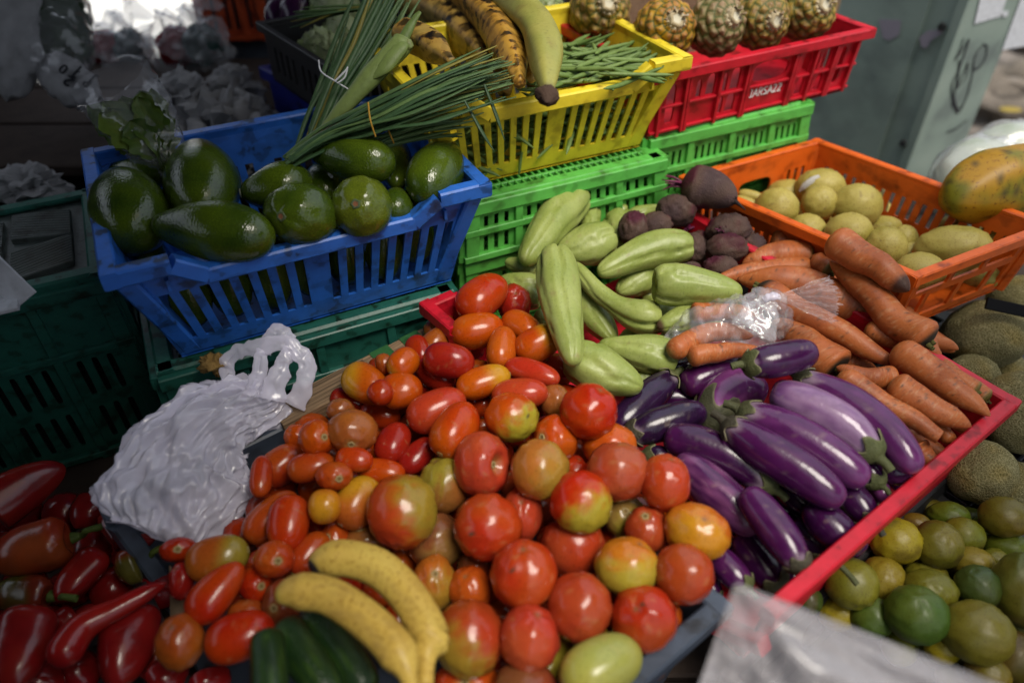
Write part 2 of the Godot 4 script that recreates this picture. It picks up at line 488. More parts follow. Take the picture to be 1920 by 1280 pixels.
# ---------------------------------------------------------------- grown things: one swept body per fruit
var COL := {   # linear base colours: [main, second]
	"red": [Color(0.360, 0.016, 0.006), Color(0.420, 0.040, 0.007)], "red2": [Color(0.460, 0.021, 0.007), Color(0.500, 0.056, 0.008)],
	"red3": [Color(0.440, 0.028, 0.010), Color(0.460, 0.064, 0.012)], "redor": [Color(0.500, 0.044, 0.007), Color(0.540, 0.096, 0.008)],
	"redor2": [Color(0.440, 0.040, 0.008), Color(0.460, 0.080, 0.009)], "redor3": [Color(0.460, 0.048, 0.012), Color(0.480, 0.088, 0.012)],
	"deep": [Color(0.3, 0.012, 0.008), Color(0.38, 0.022, 0.01)], "redpk": [Color(0.500, 0.032, 0.014), Color(0.500, 0.056, 0.018)],
	"redpk2": [Color(0.440, 0.036, 0.018), Color(0.460, 0.072, 0.024)], "orange": [Color(0.560, 0.104, 0.007), Color(0.540, 0.064, 0.007)],
	"orange2": [Color(0.540, 0.080, 0.008), Color(0.560, 0.112, 0.010)], "orbrown": [Color(0.42, 0.11, 0.014), Color(0.38, 0.07, 0.014)],
	"brown": [Color(0.3, 0.13, 0.03), Color(0.36, 0.1, 0.024)], "brown2": [Color(0.4, 0.12, 0.02), Color(0.36, 0.09, 0.02)],
	"brown3": [Color(0.26, 0.05, 0.022), Color(0.2, 0.07, 0.025)], "tan": [Color(0.460, 0.145, 0.028), Color(0.400, 0.153, 0.025)],
	"pinkbr": [Color(0.400, 0.085, 0.031), Color(0.420, 0.051, 0.019)], "brick": [Color(0.400, 0.060, 0.019), Color(0.420, 0.043, 0.014)],
	"brick2": [Color(0.380, 0.064, 0.015), Color(0.400, 0.043, 0.012)], "olive": [Color(0.3, 0.17, 0.045), Color(0.28, 0.2, 0.04)],
	"yelor": [Color(0.6, 0.28, 0.016), Color(0.56, 0.13, 0.014)], "oryel": [Color(0.5, 0.15, 0.018), Color(0.44, 0.08, 0.016)],
	"oryel2": [Color(0.54, 0.11, 0.014), Color(0.58, 0.2, 0.016)], "green": [Color(0.4, 0.36, 0.035), Color(0.46, 0.33, 0.04)],
	"green2": [Color(0.3, 0.26, 0.03), Color(0.36, 0.24, 0.03)], "lime": [Color(0.4, 0.42, 0.1), Color(0.42, 0.38, 0.07)],
	"yelgr": [Color(0.5, 0.32, 0.03), Color(0.46, 0.26, 0.03)], "yellow": [Color(0.6, 0.32, 0.018), Color(0.56, 0.24, 0.016)],
	"avo": [Color(0.064, 0.125, 0.014), Color(0.154, 0.242, 0.019)], "avol": [Color(0.144, 0.230, 0.020), Color(0.240, 0.310, 0.028)],
	"banana": [Color(0.68, 0.5, 0.11), Color(0.62, 0.42, 0.085)], "cuke": [Color(0.018, 0.045, 0.012), Color(0.04, 0.085, 0.014)],
	"pep": [Color(0.27, 0.012, 0.013), Color(0.32, 0.022, 0.014)], "pep2": [Color(0.36, 0.035, 0.014), Color(0.38, 0.075, 0.02)],
	"pep3": [Color(0.33, 0.01, 0.014), Color(0.38, 0.018, 0.015)], "pepd": [Color(0.26, 0.011, 0.012), Color(0.3, 0.016, 0.013)],
	"pepg": [Color(0.2, 0.03, 0.014), Color(0.1, 0.09, 0.016)], "chay": [Color(0.384, 0.444, 0.121), Color(0.287, 0.356, 0.076)],
	"beet": [Color(0.085, 0.051, 0.051), Color(0.145, 0.088, 0.060)], "carrot": [Color(0.54, 0.155, 0.04), Color(0.46, 0.12, 0.034)],
	"egg0": [Color(0.024, 0.009, 0.035), Color(0.04, 0.012, 0.055)], "egg1": [Color(0.043, 0.007, 0.050), Color(0.082, 0.013, 0.086)],
	"egg2": [Color(0.070, 0.010, 0.074), Color(0.116, 0.021, 0.109)], "egg2l": [Color(0.078, 0.015, 0.083), Color(0.331, 0.110, 0.266)],
	"egg2b": [Color(0.099, 0.016, 0.104), Color(0.181, 0.042, 0.169)], "egg3": [Color(0.297, 0.072, 0.270), Color(0.189, 0.038, 0.180)],
	"egg4": [Color(0.363, 0.210, 0.361), Color(0.187, 0.065, 0.228)],
	"passion": [Color(0.550, 0.464, 0.120), Color(0.462, 0.389, 0.090)], "papaya": [Color(0.5, 0.27, 0.012), Color(0.2, 0.19, 0.014)],
	"melon": [Color(0.483, 0.460, 0.310), Color(0.529, 0.448, 0.230)],
	"ly": [Color(0.440, 0.352, 0.019), Color(0.384, 0.304, 0.018)], "ly2": [Color(0.336, 0.256, 0.024), Color(0.288, 0.224, 0.024)],
	"lo": [Color(0.160, 0.152, 0.018), Color(0.208, 0.176, 0.018)], "lo2": [Color(0.240, 0.224, 0.022), Color(0.176, 0.176, 0.018)],
	"lg": [Color(0.208, 0.232, 0.020), Color(0.256, 0.224, 0.020)], "lgg": [Color(0.136, 0.200, 0.018), Color(0.176, 0.208, 0.018)],
	"lgd": [Color(0.060, 0.124, 0.016), Color(0.096, 0.144, 0.016)], "ld": [Color(0.05, 0.09, 0.016), Color(0.085, 0.11, 0.016)],
	"ld2": [Color(0.104, 0.128, 0.016), Color(0.160, 0.144, 0.016)], "lor": [Color(0.272, 0.176, 0.020), Color(0.192, 0.160, 0.018)],
	"lor2": [Color(0.160, 0.096, 0.016), Color(0.120, 0.096, 0.014)],
	"pla": [Color(0.627, 0.374, 0.063), Color(0.538, 0.297, 0.045)], "plb": [Color(0.560, 0.396, 0.099), Color(0.470, 0.297, 0.063)],
	"plg": [Color(0.3, 0.32, 0.07), Color(0.36, 0.33, 0.08)], "ply": [Color(0.44, 0.41, 0.1), Color(0.36, 0.37, 0.085)],
	"pin1": [Color(0.32, 0.2, 0.06), Color(0.46, 0.3, 0.05)], "pin2": [Color(0.62, 0.34, 0.02), Color(0.5, 0.22, 0.04)],
	"pin3": [Color(0.32, 0.25, 0.1), Color(0.4, 0.27, 0.14)],
}

func profile(kind: String, t: float, o: Dictionary) -> float:
	var w := absf(2.0 * t - 1.0)
	match kind:
		"plum", "finger":
			var r := pow(maxf(0.0, 1.0 - pow(w, 2.5)), 0.46)
			return r * (lerpf(1.06, 0.62, t) if o.has("taper") else 1.0 - 0.12 * t)
		"avocado":
			return pow(maxf(0.0, 1.0 - pow(w, 2.4)), 0.47) * lerpf(0.66, 1.0, sm(0.05, 0.65, t))
		"chayote":
			if o.has("neck"): return pow(maxf(0.0, 1.0 - pow(w, 3.0)), 0.45) * lerpf(1.0, 0.5, sm(0.2, 0.55, t))
			return pow(maxf(0.0, 1.0 - pow(w, 2.8)), 0.45) * lerpf(1.0, 0.66, sm(0.25, 0.95, t))
		"carrot":
			var r2 := pow(sin(minf(1.0, t / 0.16) * PI / 2.0), 0.55) * lerpf(1.0, 0.5, pow(t, 1.4))
			return r2 * (1.0 if o.has("blunt") and t < 0.985 else pow(sin(minf(1.0, (1.0 - t) / 0.3) * PI / 2.0), 0.7))
		"eggplant":
			return pow(maxf(0.0, 1.0 - pow(w, 2.9)), 0.45) * (lerpf(0.8, 1.0, sm(0.0, 0.5, t)) if not o.has("stub") else lerpf(0.85, 1.0, t))
		"banana":
			return pow(minf(1.0, t / 0.2), 0.55) * lerpf(1.0, 0.42, sm(0.78, 0.93, t)) * pow(minf(1.0, maxf(0.0, 1.0 - t) / 0.015), 0.5)
		"plantain":
			return pow(minf(1.0, t / 0.14), 0.6) * lerpf(1.0, 0.33, sm(0.6, 0.95, t)) * pow(minf(1.0, maxf(0.0, 1.0 - t) / 0.02), 0.5)
		"cucumber":
			return pow(maxf(0.0, 1.0 - pow(w, 5.0)), 0.42)
		"pepper":
			if o.has("thin"): return pow(sin(minf(1.0, t / 0.2) * PI / 2.0), 0.6) * lerpf(1.0, 0.42, pow(t, 0.8)) * pow(sin(minf(1.0, (1.0 - t) / 0.2) * PI / 2.0), 0.8)
			if o.has("tip"): return pow(minf(1.0, t / 0.1), 0.5) * pow(maxf(0.0, 1.0 - t * t), 0.7)
			return pow(sin(minf(1.0, t / 0.3) * PI / 2.0), 0.6) * lerpf(1.0, 0.85, t) * pow(sin(minf(1.0, (1.0 - t) / 0.45) * PI / 2.0), 0.7)
		"papaya":
			return pow(sin(minf(1.0, t / 0.42) * PI / 2.0), 0.75) * pow(minf(1.0, (1.0 - t) / 0.4), 0.6)
		"beet":
			return pow(minf(1.0, t / 0.25), 0.5) * pow(maxf(0.0, 1.0 - pow(maxf(0.0, (t - 0.2) / 0.8), 2.2)), 0.8)
	return sqrt(maxf(0.0, 1.0 - w * w))

func bend(kind: String, t: float, a: float, s: float, o: Dictionary) -> float:
	match kind:
		"plum": return 1.0 + 0.03 * cos(3.0 * a + s) + 0.02 * cos(2.0 * a + s * 2.0) * (1.0 - t)
		"chayote":
			var e := sm(0.5, 0.0, t)
			var gr := absf(sin(2.5 * a + s + 0.5 * sin(t * 4.0 + s) + 0.9 * nz.get_noise_2d(t * 40.0 + s * 30.0, cos(a) * 25.0)))
			var dp := 0.75 + 0.6 * nz.get_noise_2d(cos(a) * 30.0 + s * 50.0, sin(a) * 30.0)
			return 1.0 + 0.035 * nz.get_noise_2d(a * 70.0 + s * 40.0, t * 50.0) - (0.15 + 0.2 * e) * dp * exp(-pow(gr / 0.26, 2.0)) - 0.05 * exp(-pow((t - 0.3) / 0.08, 2.0)) * absf(cos(1.5 * a + s)) + 0.03 * cos(2.0 * a + s * 1.7) + e * 0.08 * cos(2.0 * a + s)
		"carrot": return 1.0 + 0.03 * cos(2.0 * a + s + t * 5.0) + 0.008 * sin(t * 60.0 + 3.0 * sin(a + s)) * sin(t * 23.0 + s)
		"eggplant": return 1.0 + 0.025 * cos(2.0 * a + s)
		"banana": return 1.0 + 0.075 * (absf(cos(2.5 * a + s)) - 0.6)
		"plantain": return 1.0 + 0.065 * cos(4.0 * a + s) + 0.02 * cos(3.0 * a)
		"pepper": return 1.0 + 0.085 * cos(3.0 * a + s) * (1.0 - 0.5 * t) if not o.has("thin") else 1.0
		"cucumber": return 1.0 + 0.02 * cos(6.0 * a)
		"papaya": return 1.0 + 0.03 * cos(5.0 * a + s)
		"beet": return 1.0 + 0.05 * cos(2.0 * a + s)
	return 1.0

func shade_of(kind: String, t: float, a: float, p: Vector3, s: float, c0: Color, c1: Color, o: Dictionary) -> Color:
	# pigment only: ripeness, scars, crowns and speckles
	var k := nz.get_noise_3dv(p * 260.0 + Vector3.ONE * s * 17.0)
	var f := nf.get_noise_3dv(p * 1500.0 + Vector3.ONE * s * 9.0)
	var c := c0.lerp(c1, clampf(0.5 + k * 1.1, 0.0, 1.0))
	match kind:
		"avocado":
			c = c.lerp(c1, sm(0.1, 0.6, f) * 0.5)
		"chayote":
			c = c.lerp(Color(0.5, 0.55, 0.22), sm(0.1, 0.6, f) * 0.35)
			c = c.lerp(Color(0.3, 0.22, 0.1), sm(0.5, 0.62, nf.get_noise_3dv(p * 700.0 + Vector3.ONE * s)) * 0.5)
			if o.has("brown"): c = c.lerp(Color(0.12, 0.07, 0.04), sm(0.86, 0.95, t))
		"carrot":
			var ring := nf.get_noise_2d(t * 2600.0 + s * 50.0, a * 26.0)
			c = c.lerp(Color(0.66, 0.34, 0.16), sm(0.28, 0.5, ring) * 0.5)
			c = c.lerp(Color(0.2, 0.07, 0.03), sm(0.42, 0.55, -ring) * 0.5)
			c = c.lerp(Color(0.1, 0.05, 0.025), sm(0.46, 0.56, f) * 0.8)
			c = c.lerp(c * 0.72, sm(0.1, 0.5, k) * 0.6)
			var cr: String = o.get("crown", "")
			var lim := 0.1 + 0.04 * k
			if cr == "green": c = c.lerp(Color(0.15, 0.15, 0.035), sm(lim + 0.1, lim - 0.02, t) * 0.9).lerp(Color(0.05, 0.045, 0.02), sm(0.035, 0.0, t))
			elif cr == "black": c = c.lerp(Color(0.035, 0.03, 0.02), sm(lim, lim - 0.06, t))
			else: c = c.lerp(Color(0.38, 0.2, 0.06), sm(0.05, 0.0, t))
			if o.has("rot_tip"): c = c.lerp(Color(0.07, 0.03, 0.018), sm(0.74 + 0.1 * k, 0.84, t) * sm(0.0, 0.4, sin(a + 1.0) + 0.7))
		"eggplant":
			var streak := nz.get_noise_2d(a * 90.0 + s * 31.0, t * 60.0)
			c = c0.lerp(c1, clampf(0.22 + streak * 0.7 + (sm(0.72, 1.0, t) * 0.75), 0.0, 1.0))
			c = c.lerp(Color(0.42, 0.32, 0.22), sm(0.45, 0.6, f) * 0.25)
			c = c.lerp(Color(0.38, 0.3, 0.4), sm(0.985, 1.0, t) * 0.6)
			if not o.has("nocal"): c = c.lerp(Color(0.45, 0.35, 0.42), sm(0.2, 0.12, t + 0.03 * cos(5.0 * a)) * 0.6)
		"banana", "plantain":
			c = c.lerp(Color(0.32, 0.33, 0.06), sm(0.1, 0.0, t) * 0.45)
			c = c.lerp(Color(0.26, 0.15, 0.05), sm(0.2, 0.45, f) * 0.4 * sm(0.0, 0.3, k + 0.2))
			if o.has("tipdark"): c = c.lerp(Color(0.025, 0.02, 0.03), sm(0.07, 0.05, t) * sm(-0.5, 0.1, sin(a + 2.0)))
			if o.has("stalk"): c = c.lerp(Color(0.09, 0.06, 0.05), sm(0.9, 0.97, t))
		"pepper":
			if c1.g > 0.08: c = c0.lerp(c1, sm(-0.1, 0.4, k))
		"beet":
			c = c.lerp(Color(0.09, 0.018, 0.035), sm(0.05, 0.5, k))
			c = c.lerp(Color(0.17, 0.13, 0.11), sm(0.3, 0.6, f) * 0.5)
		"passion":
			c = c.lerp(Color(0.34, 0.3, 0.05), sm(0.1, 0.6, k) * 0.5).lerp(Color(0.16, 0.1, 0.04), sm(0.42, 0.6, f) * 0.7)
		"papaya":
			c = c0.lerp(c1, sm(-0.05, 0.4, k)).lerp(Color(0.05, 0.04, 0.02), sm(0.42, 0.54, nz.get_noise_3dv(p * 520.0 + Vector3(5, 1, 3)) + 0.3 * cos(a) * sm(0.1, 0.6, t)) * 0.8)
		"melon":
			c = c0.lerp(c1, sm(0.0, 0.5, k))
		"lime":
			c = c.lerp(Color(0.12, 0.075, 0.03), sm(0.28, 0.5, nz.get_noise_3dv(p * 330.0 + Vector3.ONE * s * 7.0)) * 0.55)
		"cucumber":
			c = c0.lerp(c1, sm(0.0, 0.6, nz.get_noise_2d(a * 60.0, t * 30.0 + s)))
		"tomato", "plum":
			c = c.lerp(Color(0.5, 0.3, 0.12), sm(0.42, 0.6, f) * 0.25)
	return c

func swept(kind: String, pts: Array, R: float, cols: Array, s: float, o: Dictionary, nu := 34, nv := 26) -> ArrayMesh:
	var v := PackedVector3Array()
	var c := PackedColorArray()
	var ref := Vector3(0.1, 0.2, 0.97)
	var c0: Color = cols[0]
	var c1: Color = cols[1]
	var pc: Color = COL[o.pc][0] if o.has("pc") else Color.BLACK
	var axis := (pts[pts.size() - 1] as Vector3 - pts[0] as Vector3).normalized()
	var mid := spline(pts, 0.5)
	var pdv := Vector3.ZERO
	if o.has("pd"): pdv = (RIGHT * o.pd[0] + UPV * o.pd[1]).normalized()
	var half := (pts[pts.size() - 1] as Vector3).distance_to(pts[0]) * 0.5
	for i in nu + 1:
		var t := (1.0 - cos(PI * i / nu)) / 2.0
		t = lerpf(t, float(i) / nu, 0.35)
		var p := spline(pts, t)
		if kind == "carrot": p += Vector3(nz.get_noise_2d(t * 26.0, s * 40.0), nz.get_noise_2d(t * 26.0, s * 40.0 + 90.0), nz.get_noise_2d(t * 26.0, s * 40.0 + 180.0)) * R * 0.35 * sin(t * PI)
		var tan := (spline(pts, minf(t + 0.02, 1.0)) - spline(pts, maxf(t - 0.02, 0.0))).normalized()
		var b1 := (ref - tan * ref.dot(tan)).normalized()
		var b2 := tan.cross(b1)
		var r0 := profile(kind, t, o) * R
		for j in nv:
			var a := TAU * j / nv
			var d := b1 * cos(a) + b2 * sin(a)
			var r := r0 * bend(kind, t, a, s, o)
			var q := p + d * r
			var w := nz.get_noise_3dv(q * 120.0 + Vector3.ONE * s * 13.0)
			q += d * w * R * (0.11 if kind == "beet" else 0.07) * minf(1.0, r0 / R * 1.5)
			if kind == "chayote":      # puckered blossom end with a cleft
				q += tan * R * 0.42 * exp(-pow(t / 0.045, 2.0)) * (0.35 + 0.65 * absf(cos(a + s)))
			elif kind == "pepper" and not o.has("thin"):
				q += tan * R * 0.3 * exp(-pow(t / 0.05, 2.0))
			var col := shade_of(kind, t, a, q, s, c0, c1, o)
			if o.has("pc"):
				var e := (q - mid).dot(pdv) / maxf(half, R)
				col = col.lerp(pc, sm(0.05, 0.75, e + w * 0.35) * o.get("pa", 0.85))
			v.append(q)
			c.append(col)
	return grid_mesh(v, c, nu + 1, nv)

func rounded(kind: String, ex: Vector3, ey: Vector3, ez: Vector3, cols: Array, s: float, o: Dictionary, rows := 26, cn := 34) -> ArrayMesh:
	# an egg or globe; its poles (stem and blossom) point anywhere, its outline follows ex, ey, ez
	var v := PackedVector3Array()
	var c := PackedColorArray()
	var r := RandomNumberGenerator.new()
	r.seed = int(s * 1000.0) + 7
	var pole := Vector3(r.randf_range(-0.5, 0.5), r.randf_range(0.2, 0.9), r.randf_range(-0.3, 0.8)).normalized()
	if o.has("stem"):
		var sx: float = o.stem[0]
		var sy: float = o.stem[1]
		pole = Vector3(sx, sy, sqrt(maxf(0.05, 1.0 - sx * sx - sy * sy))).normalized()
	elif o.has("cut"):
		pole = Vector3(o.cut[0], o.cut[1], 0.8).normalized()
	var b1 := pole.cross(Vector3(0.31, 0.2, 0.93)).normalized()
	var b2 := pole.cross(b1)
	var c0: Color = cols[0]
	var c1: Color = cols[1]
	var pc: Color = COL[o.pc][0] if o.has("pc") else Color.BLACK
	var pd := Vector3.ZERO
	if o.has("pd"): pd = Vector3(o.pd[0], o.pd[1], 0.35).normalized()
	var R := ey.length()
	for i in rows:
		var th := PI * i / (rows - 1)
		var t := float(i) / (rows - 1)
		for j in cn:
			var a := TAU * j / cn
			var rib := 0.0
			if kind == "tomato": rib = (0.03 * cos(5.0 * a + s) + 0.025 * cos(3.0 * a + s * 2.0)) * sm(2.0, 0.4, th)
			elif kind == "chayote_round": rib = 0.06 * (absf(cos(2.5 * a + s)) - 0.6)
			elif kind == "melon": rib = 0.012 * cos(9.0 * a)
			elif kind == "beet": rib = 0.04 * cos(2.0 * a + s)
			var d := pole * cos(th) + (b1 * cos(a) + b2 * sin(a)) * sin(th) * (1.0 + rib)
			if kind == "tomato" and o.get("dent", 0): d -= pole * 0.5 * exp(-pow(th / 0.32, 2.0))
			elif kind == "tomato" and not o.has("fill"): d -= pole * 0.08 * exp(-pow(th / 0.2, 2.0))
			elif kind == "lime" or kind == "passion": d += pole * 0.04 * exp(-pow((PI - th) / 0.2, 2.0))
			var w := nz.get_noise_3dv(d * 9.0 * 5.0 + Vector3.ONE * s * 13.0)
			d *= 1.0 + w * (0.06 if kind != "beet" else 0.13)
			if kind == "pineapple":    # rows of raised eyes
				var u := a / TAU * 11.0
				var v2 := t * 11.0
				var ru := roundi(v2)
				var fu := absf(fposmod(u + 0.5 * (ru % 2), 1.0) - 0.5) * 2.0
				var fv := absf(v2 - ru) * 2.0
				var hgt := maxf(0.0, 1.0 - maxf(fu, fv) * 0.95)
				var spike := exp(-(fu * fu + fv * fv) * 9.0)
				d *= 0.97 + 0.05 * pow(hgt, 0.6) + 0.02 * spike
				var pcol := Color(0.085, 0.11, 0.02).lerp(c0.lerp(c1, clampf(0.5 + w * 2.0, 0, 1)), sm(0.05, 0.4, hgt))
				pcol = pcol.lerp(Color(0.46, 0.3, 0.2), spike * 0.55)
				pcol = pcol.lerp(Color(0.62, 0.52, 0.34), sm(0.34, 0.28, th))
				c.append(pcol)
				v.append(ex * d.x + ey * d.y + ez * d.z)
				continue
			var q := ex * d.x + ey * d.y + ez * d.z
			var sk := kind if kind != "chayote_round" else "chayote"
			var col := shade_of(sk, t, a, q, s, c0, c1, o)
			if o.has("pc"): col = col.lerp(pc, sm(0.0, 0.75, d.dot(pd) + w * 0.4) * o.get("pa", 0.85))
			if kind == "tomato" and o.has("stem"): col = col.lerp(Color(0.34, 0.22, 0.06), sm(0.35, 0.12, th) * 0.6)
			if kind == "tomato" and not o.has("stem"): col = col.lerp(Color(0.2, 0.13, 0.07), sm(0.075, 0.045, th) * 0.85).lerp(Color(0.3, 0.12, 0.04), sm(0.2, 0.08, th) * 0.3)
			if o.has("spot"):
				var sd := Vector3(o.spot[0], o.spot[1], sqrt(maxf(0.05, 1.0 - o.spot[0] * o.spot[0] - o.spot[1] * o.spot[1])))
				col = col.lerp(Color(0.06, 0.045, 0.03), sm(0.1, 0.05, d.distance_to(sd)))
			v.append(q)
			c.append(col)
	return grid_mesh(v, c, rows, cn)

func disc(p: Vector3, n: Vector3, r: float, h: float, inner: Color, outer: Color) -> ArrayMesh:
	# a small domed stem button with a ring
	var b1 := n.cross(Vector3(0.3, 0.1, 0.94)).normalized()
	var b2 := n.cross(b1)
	var v := PackedVector3Array()
	var c := PackedColorArray()
	var rad := [0.0, 0.45, 0.62, 0.8, 1.0, 1.05]
	var hh := [0.55, 0.5, 0.75, 1.0, 0.5, -0.8]
	for i in 6:
		for j in 12:
			var a := TAU * j / 12
			v.append(p + (b1 * cos(a) + b2 * sin(a)) * r * rad[i] * (1.0 + 0.12 * cos(5.0 * a)) + n * h * hh[i])
			c.append(inner if i < 2 else outer)
	return grid_mesh(v, c, 6, 12)

# ---------------------------------------------------------------- produce
const KINDS := {
	"plum": ["plum_tomato", "tomato", "plum tomatoes heaped in the grey crate", "tomato"], "tomato": ["tomato", "tomato", "tomatoes heaped in the grey crate", "tomato"],
	"avocado": ["avocado", "avocado", "avocados in the blue crate", "avocado"], "banana": ["banana", "banana", "bananas on the tomatoes", "banana"],
	"cucumber": ["cucumber", "cucumber", "cucumbers under the bananas", "cucumber"], "pepper": ["red_pepper", "pepper", "peppers in the shade", "pepper"],
	"chayote": ["chayote", "chayote", "chayotes in the red crate", "chayote"], "chayote_round": ["chayote", "chayote", "chayotes in the red crate", "chayote"],
	"pepper_round": ["red_pepper", "pepper", "peppers in the shade", "pepper"],
	"beet": ["beet", "beet", "beets in the red crate", "beet"], "carrot": ["carrot", "carrot", "carrots in the red crate", "carrot"],
	"eggplant": ["eggplant", "eggplant", "eggplants in the red crate", "eggplant"], "passion": ["yellow_fruit", "fruit", "yellow fruits in the orange crate", "passion"],
	"finger": ["slender_fruit", "fruit", "slender fruits in the orange crate", "passion"], "papaya": ["papaya", "papaya", "", "papaya"],
	"melon": ["netted_melon", "melon", "melons right of the red crate", "melon"], "lime": ["citrus_fruit", "citrus", "citrus fruits below the red crate", "lime"],
	"plantain": ["plantain", "plantain", "plantains in the yellow crate", "plantain"], "pineapple": ["pineapple", "pineapple", "pineapples in the red crate", "pineapple"],
}

func grow(d: Array) -> void:
	var kind: String = d[0]
	var o: Dictionary = d[5]
	var s: float = d[4] * 0.37
	var K: Array = KINDS[kind]
	var flat: Array = d[1]
	if kind == "tomato" and not o.has("fill") and not o.has("stem") and not o.has("spot") and int(d[4]) % 3 == 0:
		var sr := RandomNumberGenerator.new()
		sr.seed = int(d[4])
		o["stem"] = [sr.randf_range(-0.65, 0.65), sr.randf_range(-0.3, 0.75)]
	var pts := []
	for i in range(0, flat.size(), 3): pts.append(Vector3(flat[i], flat[i + 1], flat[i + 2]))
	if kind == "pepper" and o.has("tip"): pts.reverse()
	var cols: Array = COL[d[3]]
	var mt: Material = M[K[3]]
	if kind == "plantain" and (d[3] == "ply" or d[3] == "plg"): mt = M.plantain_clean
	var group: String = d[7] if d.size() > 7 else K[2]
	var few: bool = o.has("fill")
	if d[2].size() == 2:
		var pos: Vector3 = pts[0]
		var z := (EYE - pos).normalized()
		var x := UPV.cross(z).normalized()
		var y := z.cross(x)
		if o.has("rot"):
			x = x.rotated(z, deg_to_rad(o.rot))
			y = y.rotated(z, deg_to_rad(o.rot))
		var rx: float = d[2][0]
		var ry: float = d[2][1]
		var rz := (rx + ry) / 2.0 if kind != "pineapple" else (rx + ry) * 0.75
		if kind == "pineapple": pos -= z * rz * 0.1
		var root := thing(K[0], d[6], K[1], pos, group)
		var m := rounded(kind, x * rx, y * ry, z * rz, cols, s, o, 26 if not few else 14, 34 if not few else 18)
		if kind == "pineapple": m = rounded(kind, x * rx, y * ry, z * rz, cols, s, o, 90, 110)
		part("skin" if kind != "pineapple" else "rind", m, mt, root)
		if o.has("stem") and (kind == "tomato" or kind == "avocado"):
			var n := Vector3(o.stem[0], o.stem[1], sqrt(maxf(0.05, 1.0 - o.stem[0] * o.stem[0] - o.stem[1] * o.stem[1]))).normalized()
			var nw := (x * n.x + y * n.y + z * n.z).normalized()
			var sp := x * rx * n.x + y * ry * n.y + z * rz * n.z
			if o.get("dent", 0): sp *= 0.55
			elif kind == "tomato": sp *= 0.93
			part("stem_scar", disc(sp, nw, 0.0042 if kind == "tomato" else 0.0062, 0.0014, Color(0.2, 0.13, 0.05) if kind == "tomato" else Color(0.3, 0.13, 0.07), Color(0.4, 0.3, 0.14) if kind == "tomato" else Color(0.12, 0.16, 0.08)), M.scar, root)
		if o.has("leaves"): beet_stalks(root, x * rx * o.leaves[0] * 0.8 + y * ry * o.leaves[1] * 0.8 + z * rz * 0.75, (x * o.leaves[0] + y * o.leaves[1] + z * 0.9).normalized(), 7, 0.022)
		if o.has("cut"):
			var cn := Vector3(o.cut[0], o.cut[1], 0.8).normalized()
			var cut := part("cut_stem", disc(x * rx * cn.x + y * ry * cn.y + z * rz * cn.z, (x * cn.x + y * cn.y + z * cn.z * 0.7).normalized(), rx * 0.27, 0.005, Color(0.78, 0.72, 0.55), Color(0.55, 0.45, 0.28)), M.scar, root)
			var rr := RandomNumberGenerator.new()
			rr.seed = int(s * 100.0)
			for k in 6:     # dry bracts round the cut
				var a := TAU * k / 9.0 + rr.randf() * 0.4
				var side := (x * cos(a) + y * sin(a)).normalized()
				var cp := x * rx * cn.x + y * ry * cn.y + z * rz * cn.z
				var p1 := cp * 0.98 + side * rx * 0.22
				var p2 := p1 + side * rx * 0.16 + cp.normalized() * 0.003
				part("bract", tube([p1, (p1 + p2) / 2 + cp.normalized() * 0.003, p2], [0.004, 0.0045, 0.0006], 5, 2, Color(0.3, 0.21, 0.12).lerp(Color(0.5, 0.4, 0.28), rr.randf()), 0.35), M.scar, cut)
		if o.has("streak"):
			var a0 := x * rx * -0.75 + y * ry * -0.1 + z * rz * 0.72
			var a1 := x * rx * 0.0 + y * ry * 0.6 + z * rz * 0.86
			part("peel_strip", tube([a0, (a0 + a1) * 0.56, a1], [0.002, 0.006, 0.006, 0.003], 8, 5, Color(0.72, 0.7, 0.66), 0.4, z), M.scar, root)
		return
	var R: float = d[2][0]
	var org: Vector3 = pts[0].lerp(pts[pts.size() - 1], 0.5)
	org.y -= R
	var root2 := thing(K[0], d[6], K[1], org, group)
	for i in pts.size(): pts[i] -= org
	var nu := 34
	var nv := 26
	if kind == "carrot": nu = 90
	elif kind == "chayote" or kind == "pepper": nu = 44; nv = 40
	elif kind == "avocado" or kind == "eggplant": nu = 44; nv = 32
	if few:
		nu = 20
		nv = 16
	part("skin", swept(kind, pts, R, cols, s, o, nu, nv), mt, root2)
	var t0: Vector3 = (spline(pts, 0.0) - spline(pts, 0.04)).normalized()
	var t1: Vector3 = (spline(pts, 1.0) - spline(pts, 0.96)).normalized()
	match kind:
		"plum":
			if o.has("stem"):
				var e: int = o.stem
				var sp2: Vector3 = pts[0] if e == 0 else pts[pts.size() - 1]
				var dir := t0 if e == 0 else t1
				part("stem_scar", disc(sp2 - dir * 0.0012, dir, 0.0042, 0.0014, Color(0.18, 0.13, 0.05), Color(0.4, 0.3, 0.12)), M.scar, root2)
		"avocado":
			if o.has("stem"): part("stem_scar", disc(pts[0] - t0 * 0.001, t0, 0.0058, 0.0018, Color(0.25, 0.1, 0.06), Color(0.5, 0.5, 0.44)), M.scar, root2)
			if o.has("bruise"):
				# a rotted patch lying on the skin towards the viewer
				var z3 := (EYE - org).normalized()
				var y3 := (UPV - z3 * UPV.dot(z3)).normalized()
				part("bruise", patch(spline(pts, 0.42), z3, y3, R * 0.985, 0.42), M.scar, root2)
